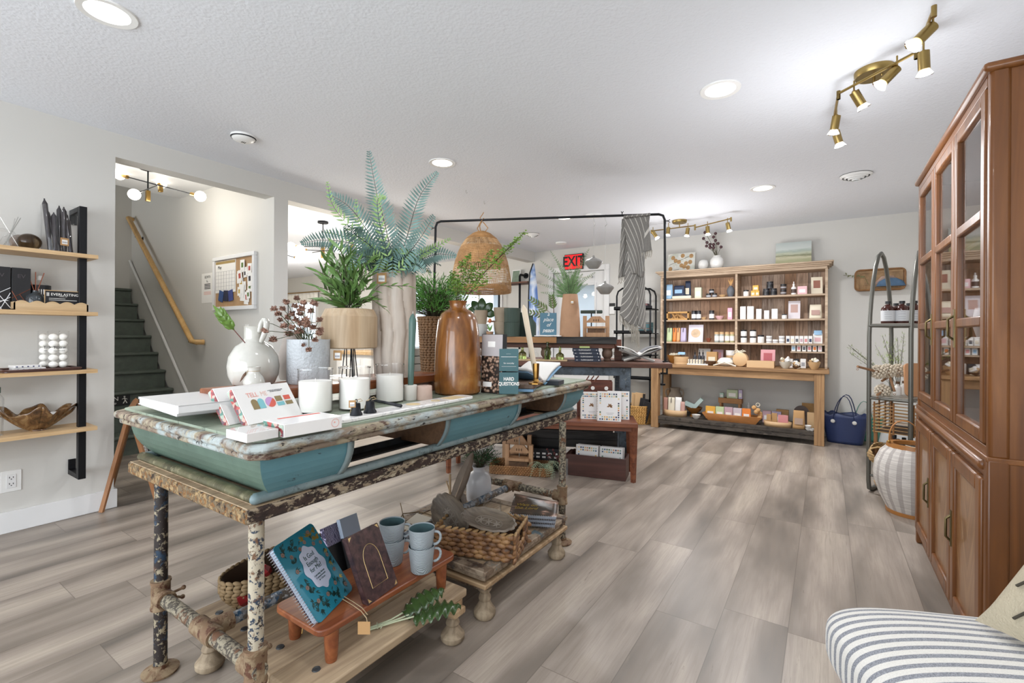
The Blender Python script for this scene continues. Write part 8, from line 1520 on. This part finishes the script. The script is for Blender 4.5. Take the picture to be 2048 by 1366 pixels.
# ---- arched metal rack ----
PA=Vector((.262,4.30,0)); PB=Vector((.43,4.76,0)); PC=Vector((.487,4.22,0)); PD=PC+(PB-PA)
t=thing('arched_rack','tall grey metal rack with arched ends and glass shelves beside the wood cabinet','rack',(PA+PD)/2); o0=(PA+PD)/2; gm_=plain('rack_metal','6b6a64',.4,.7)
for P,Q in ((PA,PB),(PC,PD)):
    m=M(); pts=[P+Vector((0,0,.05))]; pts=[P+(Q-P)*.12+Vector((0,0,.015)),P+(Q-P)*.03+Vector((0,0,.03)),P+Vector((0,0,.09)),P+Vector((0,0,1.15))]+[P.lerp(Q,f)+Vector((0,0,1.15+.62*math.sin(PI*min(f,1-f)*1.0)**.62)) for f in (.03,.08,.16,.26,.38,.5,.62,.74,.84,.92,.97)]+[Q+Vector((0,0,1.15)),Q+Vector((0,0,.09)),Q-(Q-P)*.03+Vector((0,0,.03)),Q-(Q-P)*.12+Vector((0,0,.015))]
    m.tube([p-o0 for p in pts],.0145,10,closed=True); obj('arched_frame',m,gm_,t)
for z_ in (1.215,.69,.25): m=M(); [m.tube([a+Vector((0,0,z_))-o0,b2+Vector((0,0,z_))-o0],.010,8) for a,b2 in ((PA,PC),(PC,PD),(PD,PB),(PB,PA))]; obj('shelf_frame',m,gm_,t); m=M(); q=[(p-o0)[:2] for p in (PA,PC,PD,PB)]; m.prism(q,z_+.011,z_+.017); obj('shelf_plate',m,MT['thin_glass'] if z_<.5 else plain('shelf_grey','8f8a80',.4),t)
m=M(); m.tube([PA+Vector((0,0,.13))-o0,PC+Vector((0,0,.13))-o0],.009,8); obj('foot_bar',m,gm_,t)
er=(PC-PA).normalized(); eb=(PB-PA).normalized()
def rk(a,b2,z_): return PA+er*a+eb*b2+Vector((0,0,z_))
amb=plain('amber_glass_bottle','45201a',.12,Transmission_Weight=.25)
for i,(u,v,d,lb) in enumerate(((1776,645,3.50,'front left'),(1804,645,3.46,'front middle'),(1829,645,3.44,'front right'),(1792,640,3.72,'back left'),(1818,640,3.70,'back right'))):
    p=at(u,v,d=d); k=thing('amber_bottle',lb+' of the five large amber bottles on the rack top shelf','bottle',(p.x,p.y,1.2325),.2,'large amber bottles'); m=M(); m.lathe([(0,0),(.041,0),(.043,.004),(.043,.10),(.040,.118),(.024,.135),(.014,.142),(.014,.150),(0,.150)],seg=28); obj('bottle',m,amb,k); m=M(); m.lathe([(0,.149),(.018,.149),(.018,.168),(0,.168)],seg=20); obj('cap',m,MT['matte_black'],k); m=M(); m.lathe([(.0436,.02),(.0436,.098)],seg=28,cap=False); obj('label',m,plain('label_grey','c3c4c6',.6),k)
    m=M(); fdir=Vector((-p.x,-p.y,0)).normalized(); aa=math.atan2(fdir.y,fdir.x)-.2; [m.grid(lambda a,b2,z0=z0:(.0441*math.cos(aa-.5+1.0*a),.0441*math.sin(aa-.5+1.0*a),z0+.003*b2),6,1,False) for z0 in (.085,.07,.05,.035)]; obj('label_print',m,MT['grid_grey'],k)
# wooden scrub brushes with bobbled heads
for i,(u,v,d,r,hu,hv,lb) in enumerate(((1757,744,3.42,.045,1715,733,'left cream bobbled mop head with its wooden handle sticking out left'),(1776,742,3.44,.046,1789,783,'middle cream bobbled mop head with handle down'),(1797,741,3.5,.044,1764,762,'right cream bobbled mop head on the rack'),(1765,782,3.42,.043,1755,790,'lowest cream bobbled mop head on the rack shelf'))):
    p=at(u,v,d=d); e=at(hu,hv,d=d-.06); k=thing('bobble_mop',lb,'mop',p,group='cream bobbled mop heads'); m=M(); random.seed(i)
    for j in range(60): z_=1-2*(j+.5)/60; a=j*2.4; m.ball((r*math.sqrt(1-z_*z_)*math.cos(a),r*math.sqrt(1-z_*z_)*math.sin(a),r*z_),.0095,6,5)
    obj('bobble_head',m,plain('cream_yarn','c9bca8',.95,var=.12),k); m=M(); m.tube([(0,0,0),(e-p)],.0085,8); m.tube([(e-p)+Vector((.006*math.cos(a),0,.006*math.sin(a)-.02)) for a in [2*PI*j/8 for j in range(8)]],.0015,4,closed=True); obj('handle',m,plain('handle_wood','8f6848',.5),k)
for i,(u,d,lb) in enumerate(((1795,3.46,'left'),(1808,3.5,'right'))): p=at(u,790,d=d); k=thing('white_bottle',lb+' of two white labelled bottles behind the mop heads','bottle',(p.x,p.y,.7075),0,'white labelled bottles'); m=M(); m.lathe(bottle_prof(.024,.085,.010,.015),seg=20); obj('bottle',m,white,k); m=M(); m.cyl((0,0,.083),(0,0,.10),.012); obj('cap',m,MT['raw_brown'],k)
p=at(1822,735,d=3.35); k=thing('cutting_board','pale wooden paddle board leaning at the right of the rack','board',(p.x+.03,p.y+.05,.7075),rot=(-.1,0,.3)); m=M(); m.prism([(x,y+.12) for x,y in rrect(.12,.24,.03)],-.01,.01); m.v=[(x,z_,y) for x,y,z_ in m.v]; obj('board',m,pc('paddle','bb8a63'),k)
t=thing('green_sprays','feathery yellow-green sprays standing on the rack behind the mop heads','plant',rk(.10,.30,.7075)); P0=Vector(t.location); m=M(); sm=M(); random.seed(8)
for (u,v) in ((1750,690),(1765,672),(1780,668),(1795,675),(1808,668),(1757,705),(1787,690),(1770,690),(1803,700),(1697,690),(1704,697),(1700,706),(1778,705),(1795,712)):
    e=at(u,v,d=3.75 if u>1720 else 3.5)-P0; mid=Vector((e.x*.4,e.y*.4,e.z*.5)); sm.tube([(0,0,0),mid,e],.0014,4)
    for j in range(26): f=rnd(.25,1); p=mid.lerp(e,(f-.3)/.7) if f>.3 else mid*f; p=p+Vector((rnd(-1,1),rnd(-1,1),rnd(-1,1)))*.016; m.blade(p,e.normalized()+Vector((rnd(-.8,.8),rnd(-.8,.8),rnd(-.2,.8))),.0035,.028,(rnd(-1,1),rnd(-1,1),0),.1,2)
obj('leaf',m,plain('spray_green','8a9a56',.6,var=.25),t); obj('stem',sm,MT['twig'],t)
# rattan slatted drawer basket under the rack shelf
t=thing('rattan_basket','slatted rattan basket on legs under the rack middle shelf','basket',rk(.12,.22,0),0); R0=Vector(t.location); m=M(); 
q=[rk(.02,.02,0)-R0,rk(.36,.02,0)-R0,rk(.36,.42,0)-R0,rk(.02,.42,0)-R0]
for j in range(9): m.tube([p+Vector((0,0,.45+.024*j)) for p in q],.005,6,closed=True)
obj('slat',m,plain('rattan_pale','b58f5c',.5,var=.15),t); m=M(); 
for a,b2 in ((q[0],q[1]),(q[1],q[2]),(q[2],q[3]),(q[3],q[0])):
    for f in (.02,.35,.68): p=a.lerp(b2,f); m=M(); m.tube([p+Vector((0,0,.44)),p+Vector((0,0,.665))],.006,6); obj('upright',m,plain('rattan_brown','8f6238',.5),t)
for p in q: m=M(); m.tube([p*.9+Vector((0,0,.02+.23)),p*.9+Vector((0,0,.45))],.012,7); obj('leg',m,MT['rattan_brown'],t)
m=M(); m.add([p*.98+Vector((0,0,.452)) for p in q],[(0,1,2,3)]); obj('base',m,MT['basket_dark'],t,solid=.006)
k=thing('tipped_basket','small tan woven basket lying tipped on the rack lower shelf','basket',rk(.04,.02,.27),rot=(1.0,.3,.2)); m=M(); [knots(m,ring(.055+.0022*j,20),.012*j,1,.013,.024,.006) for j in range(8)]; obj('basket_wall',m,MT['wicker_tan'],k); m=M(); m.lathe([(0,.002),(.052,.002),(.068,.09)],seg=20,cap=False); obj('lining',m,MT['wicker_brown'],k); m=M(); m.tube([(-.07,0,.09),(-.05,0,.15),(.05,0,.15),(.07,0,.09)],.006,6); obj('handle',m,MT['wicker_tan'],k)
for i,(u,d,lb) in enumerate(((1781,3.33,'left'),(1795,3.38,'second'),(1808,3.42,'third'),(1789,3.52,'back'))): p=at(u,900,d=d); k=thing('small_amber_bottle',lb+' small amber bottle on the rack lower shelf','bottle',(p.x,p.y,.2675),0,'small amber bottles'); m=M(); m.lathe(bottle_prof(.026,.115,.010,.02),seg=20); obj('bottle',m,amb,k); m=M(); m.cyl((0,0,.112),(0,0,.135),.013); obj('cap',m,MT['matte_black'],k); m=M(); m.lathe([(.0264,.02),(.0264,.07)],seg=20,cap=False); obj('label',m,white,k)
k=thing('wooden_bowl','pale wooden bowl on the floor behind the rack foot','bowl',rk(.10,.12,.001)); m=M(); m.lathe([(0,0),(.05,0),(.09,.04),(.10,.07),(.095,.07),(.05,.01),(0,.01)],seg=28); obj('bowl_body',m,tan_,k)
# white ribbed lantern basket
c=at(1826,1000,d=3.03); t=thing('white_planter','white ribbed barrel basket with leather-brown wooden handle, before the rack','planter',(c.x,c.y,.001)); m=M(); R=.205
b=NB('white_slats'); tc=b.n('ShaderNodeTexCoord'); s_=b.n('ShaderNodeSeparateXYZ'); b.l(tc.outputs['Object'],s_.inputs[0]); an=b.math('ARCTAN2',s_.outputs[1],s_.outputs[0]); fr=b.math('FRACT',b.math('MULTIPLY',an,18/(2*PI))); n=b.noise(b.coord((3,3,60)),3,4); g=b.math('LESS_THAN',fr,.42); c0=b.mix(g,lin('cfc9c2'),lin('ada6a1')); c0=b.mix(b.math('MULTIPLY',b.ramp(n,[(.45,(1,1,1)),(.6,(0,0,0))]),.35),c0,lin('8d857f')); b.col(c0); b.set(Roughness=.75); b.bump(fr,.4,.004)
m.lathe([(0,0),(R*.62,0),(R*.66,.02),(R*.86,.11),(R*.985,.20),(R,.25),(R*.96,.32),(R*.82,.39),(R*.66,.425),(R*.62,.425),(R*.6,.1),(0,.1)],seg=72,fl=lambda a,z_:.012*abs(math.sin(9*a)) if z_>.02 else 0); obj('barrel',m,MT['white_slats'],t)
m=M(); m.lathe([(R*.50,.42),(R*.68,.42),(R*.66,.445),(R*.50,.445)],seg=48,closed=True); obj('top_ring',m,plain('lantern_wood','a06a34',.4),t); m=M(); m.lathe([(R*.5,0),(R*.68,0),(R*.69,.022),(R*.5,.022)],seg=48,closed=True); obj('base_ring',m,MT['lantern_wood'],t)
m=M(); m.tube([(-R*.6,-.03,.43),(-R*.62,-.03,.52),(-R*.45,-.03,.595),(-R*.1,-.03,.60),(.02,-.03,.55),(.03,-.03,.43)],.017,8,flat=.3); obj('handle',m,MT['lantern_wood'],t,sub=1); m=M(); m.ball((-R*.62,-.05,.455),.010,8,6); obj('rivet',m,MT['brass'],t); m=M(); m.tube([(-.05,-.1,.45),(.03,-.13,.44),(.09,-.12,.40)],.002,4); obj('cord',m,cream,t)
# ================= tall wood cabinet on the right =================
CX,CY0,CY1,CT,CM=.42,2.075,3.42,2.005,.76
b=NB('cherry'); v=b.coord((16,16,1.3)); n=b.noise(v,1,5,.55,.9); n2=b.noise(b.coord((2,2,2)),1.2,3); c_=b.ramp(n,[(.3,lin('55300f')),(.5,lin('6e4119')),(.7,lin('815126'))]); b.col(b.mix(b.math('MULTIPLY',b.ramp(n2,[(.4,(0,0,0)),(.65,(1,1,1))]),.35),c_,lin('583010'))); b.set(Roughness=.38,Coat_Weight=.12)
b=NB('cherry_y'); v=b.coord((16,1.3,16)); n=b.noise(v,1,5,.55,.9); b.col(b.ramp(n,[(.3,lin('55300f')),(.5,lin('6e4119')),(.7,lin('815126'))])); b.set(Roughness=.38,Coat_Weight=.12)
b=NB('veneer'); tc=b.n('ShaderNodeTexCoord'); s_=b.n('ShaderNodeSeparateXYZ'); b.l(tc.outputs['Object'],s_.inputs[0]); cc_=b.n('ShaderNodeCombineXYZ'); ay=b.math('ABSOLUTE',s_.outputs[1]); b.l(b.math('MULTIPLY',b.math('SUBTRACT',ay,b.math('MULTIPLY',s_.outputs[2],.45)),30),cc_.inputs[0]); b.l(b.math('MULTIPLY',b.math('ADD',s_.outputs[2],b.math('MULTIPLY',ay,.45)),2),cc_.inputs[1]); n=b.noise(cc_.outputs[0],1,5,.6,1.2); b.col(b.ramp(n,[(.3,lin('654220')),(.5,lin('7d5530')),(.7,lin('926c44'))])); b.set(Roughness=.35,Coat_Weight=.3)
t=thing('china_cabinet','tall cherry brown wooden cabinet with glazed upper doors against the right wall','cabinet',(.63,2.75,0)); o0=Vector((.63,2.75,0)); XB=.845
def cb(name,p,q,mat='cherry',par=None,bev=.003): m=M(); m.b2(Vector(p)-o0,Vector(q)-o0); return obj(name,m,MT[mat],par or t,bev=bev)
cb('lower_side',(CX+.02,CY0-.015,.0),(XB,CY0,CM)); cb('lower_side',(CX+.02,CY1,.0),(XB,CY1+.015,CM)); cb('lower_back',(XB-.02,CY0,.0),(XB,CY1,CM))
cb('upper_side',(CX+.03,CY0-.012,CM),(XB,CY0+.01,CT-.02)); cb('upper_side',(CX+.03,CY1-.01,CM),(XB,CY1+.012,CT-.02)); cb('upper_back',(XB-.015,CY0+.01,CM),(XB,CY1-.01,CT-.02)); cb('counter',(CX+.0,CY0-.019,CM-.012),(XB-.001,CY1+.019,CM+.006),'cherry_y')
cb('corner_post',(CX-.0,CY0-.02,.0),(CX+.055,CY0+.018,CM),bev=.008); cb('corner_post',(CX-.0,CY1-.018,.0),(CX+.055,CY1+.02,CM),bev=.008); cb('corner_post',(CX+.005,CY0-.018,CM),(CX+.055,CY0+.018,CT-.01),bev=.010); cb('corner_post',(CX+.005,CY1-.018,CM),(CX+.055,CY1+.018,CT-.01),bev=.008)
cb('base_rail',(CX+.022,CY0+.0,.0),(CX+.05,CY1-.0,.09),'cherry_y'); cb('waist_molding',(CX-.012,CY0+.018,CM-.045),(CX+.03,CY1-.018,CM-.012),'cherry_y',bev=.012); cb('waist_rail',(CX+.012,CY0+.018,CM-.075),(CX+.04,CY1-.018,CM+.03),'cherry_y')
cb('crown',(CX-.012,CY0-.03,CT-.03),(XB,CY1+.02,CT),'cherry_y',bev=.012); cb('crown_frieze',(CX+.005,CY0+.018,CT-.06),(CX+.04,CY1-.018,CT-.03),'cherry_y'); cb('cabinet_top',(CX+.05,CY0-.01,CT-.045),(XB-.01,CY1+.01,CT-.03),'cherry_y')
for z_ in (1.12,1.50): cb('shelf',(CX+.07,CY0+.015,z_),(XB-.02,CY1-.015,z_+.018),'cherry_y')
DW=(CY1-.018-CY0-.018)/3
for i in range(3):
    y0=CY0+.018+DW*i+.004; y1=y0+DW-.008
    # lower door
    d=thing('x','x','x'); bpy.data.objects.remove(d)
    z0,z1=.085,.69; f=.055; m=M(); oo=Vector((CX-.0,(y0+y1)/2,(z0+z1)/2)); Tm=Matrix.Translation(-oo)
    m.T=Tm; 
    for p,q in (((CX-.008,y0,z0),(CX+.018,y0+f,z1)),((CX-.008,y1-f,z0),(CX+.018,y1,z1)),((CX-.008,y0+f,z0),(CX+.018,y1-f,z0+f)),((CX-.008,y0+f,z1-f),(CX+.018,y1-f,z1))): m.b2(p,q)
    dr=obj('lower_door',m,MT['cherry'],t,loc=oo-o0,bev=.007); m=M(); m.T=Tm; m.b2((CX+.004,y0+f-.002,z0+f-.002),(CX+.010,y1-f+.002,z1-f+.002)); obj('veneer_panel',m,MT['veneer'],dr)
    if i!=1 or True:
        hy=y1-.028 if i<2 else y0+.028
        hy={0:y1-.028,1:y0+.028,2:y0+.028}[i]
        if i!=1:
            m=M(); m.T=Tm; m.tube([(CX-.010,hy,.34),(CX-.024,hy,.355),(CX-.024,hy,.425),(CX-.010,hy,.44)],.005,6); m.b2((CX-.012,hy-.009,.32),(CX-.008,hy+.009,.46)); obj('pull_handle',m,plain('old_brass','6f6243',.35,.9),dr)
    # upper glazed door
    z0,z1=.80,1.94; f=.045; m=M(); oo=Vector((CX,(y0+y1)/2,(z0+z1)/2)); Tm=Matrix.Translation(-oo); m.T=Tm
    for p,q in (((CX-.0,y0,z0),(CX+.022,y0+f,z1)),((CX-.0,y1-f,z0),(CX+.022,y1,z1)),((CX-.0,y0+f,z0),(CX+.022,y1-f,z0+f)),((CX-.0,y0+f,z1-f),(CX+.022,y1-f,z1))): m.b2(p,q)
    gh=(z1-z0-2*f)/3
    for k_ in (1,2): zz=z0+f+gh*k_; m.b2((CX+.0,y0+f,zz-.018),(CX+.022,y1-f,zz+.018))
    dr=obj('glazed_door',m,MT['cherry'],t,loc=oo-o0,bev=.006); m=M(); m.T=Tm; m.b2((CX+.013,y0+f-.003,z0+f-.003),(CX+.015,y1-f+.003,z1-f+.003)); obj('pane',m,MT['window_pane'],dr)
    if i!=1:
        hy=y1-.022 if i==0 else y0+.022
        m=M(); m.T=Tm; m.tube([(CX-.002,hy,1.13),(CX-.020,hy,1.145),(CX-.020,hy,1.21),(CX-.002,hy,1.225)],.005,6); m.b2((CX-.004,hy-.009,1.10),(CX-.0,hy+.009,1.25)); obj('pull_handle',m,MT['old_brass'],dr)
# things glimpsed behind the glass
for i,(y,z_,h,r,c,lb) in enumerate(((2.3,CM+.006,.12,.07,white,'white bowl on the floor of the glass cabinet'),(2.75,CM+.006,.16,.06,tan_,'tan jar on the floor of the glass cabinet'),(3.1,1.139,.14,.06,white,'white jar on the lower cabinet shelf'),(2.45,1.139,.10,.08,cream,'cream bowl on the lower cabinet shelf'),(2.8,1.519,.12,.06,smk,'dark jar on the upper cabinet shelf'))): k=thing('cabinet_jar' if 'jar' in lb else 'cabinet_bowl',lb,'jar' if 'jar' in lb else 'bowl',(.64,y,z_)); m=M(); m.lathe([(0,0),(r*.7,0),(r,h*.5),(r*.8,h),(r*.74,h),(r*.9,h*.5),(0,.01)],seg=24); obj('body',m,c,k)
# ================= striped upholstered bench and cushion =================
b=NB('ticking'); tc=b.n('ShaderNodeTexCoord'); s_=b.n('ShaderNodeSeparateXYZ'); b.l(tc.outputs['Object'],s_.inputs[0]); fr=b.math('FRACT',b.math('MULTIPLY',s_.outputs[1],1/.026)); st=b.ramp(fr,[(.40,(0,0,0)),(.44,(1,1,1)),(.96,(1,1,1)),(1,(0,0,0))]); n=b.noise(b.coord((1,1,1)),420,2); dkk=b.mix(b.ramp(n,[(.4,(0,0,0)),(.6,(1,1,1))]),lin('6f7178'),lin('93959b')); lt=b.mix(b.ramp(n,[(.3,(0,0,0)),(.7,(1,1,1))]),lin('cdc9c2'),lin('dbd8d1')); b.col(b.mix(st,dkk,lt)); b.set(Roughness=.95,Sheen_Weight=.2); b.bump(n,.2,.001)
SA=math.radians(22); bc=Vector((-.035,1.41,0)); sx_,sy_=.82,.66; cen=bc+Vector((math.cos(SA)*sx_/2+math.sin(SA)*sy_/2,math.sin(SA)*sx_/2-math.cos(SA)*sy_/2,0))
t=thing('striped_bench','cream upholstered bench with thin grey stripes in the lower right corner','bench',cen,SA); m=M()
def se(u_,v_):
    a=2*PI*u_; b2=PI*(v_-.5); cp=lambda x,q:math.copysign(abs(x)**q,x); e1,e2=.28,.55
    x=cp(math.cos(b2),e2)*cp(math.cos(a),e1); y=cp(math.cos(b2),e2)*cp(math.sin(a),e1); z_=cp(math.sin(b2),e2); return (x*sx_/2,y*sy_/2,.425+z_*.09+(.018*(1-x*x)*(1-y*y) if z_>0 else 0))
m.grid(lambda a,b2:se(a,b2),96,40,False); obj('seat_cushion',m,MT['ticking'],t,smooth=80)
for x in (-sx_/2+.085,sx_/2-.085):
    for y in (-sy_/2+.085,sy_/2-.085): m=M(); m.tube([(x*1.06,y*1.06,0),(x,y,.37)],[.010,.016],10); obj('leg',m,wood('walnut_leg','6b4a2e','8a6541',2,1,.4),t)
A_=at(1972,1238,z=.545); B_=at(2048,1283,z=.545); ex=(B_-A_).normalized(); up=(Vector((0,0,1))*.8+Vector((.45,.40,0))).normalized(); ez=ex.cross(up).normalized(); up=ez.cross(ex)*-1 if ez.cross(ex).z<0 else ez.cross(ex)
R=Matrix((ex,ez*-1,up)).transposed() if Matrix((ex,ez*-1,up)).determinant()>0 else Matrix((ex,ez,up)).transposed()
k=thing('beige_pillow','beige linen pillow with short dark slits leaning on the striped bench by the cabinet','pillow',A_+ex*.165+up*.165,rot=R.to_euler()); m=M()
def pl_(u_,v_):
    x=(u_-.5)*2; y=(v_-.5)*2; return x,y
for s in (-1,1): m.grid(lambda a,b2,s=s:((a-.5)*.36*(1-.10*(1-abs((b2-.5)*2)**2)),s*.06*((1-abs((a-.5)*2)**2.6)*(1-abs((b2-.5)*2)**2.6))**.6,(b2-.5)*.36*(1-.10*(1-abs((a-.5)*2)**2))),26,26,False)
obj('pillow_body',m,plain('beige_linen','b5aa93',.95,bump=.7,bscale=220,var=.05),k,smooth=80); m=M(); random.seed(6)
for (a,b2) in ((-.12,-.08),(-.06,-.13),(-.13,.02),(-.05,.0),(.04,-.1),(-.10,-.14)): m.tube([(a,-.062*((1-abs(a/.18)**2.6)*(1-abs(b2/.18)**2.6))**.6,b2),(a+.02,-.064*((1-abs((a+.02)/.18)**2.6)*(1-abs((b2+.02)/.18)**2.6))**.6,b2+.022)],.0028,5)
obj('slit_stitch',m,plain('slit_dark','3f3a30',.9),k)
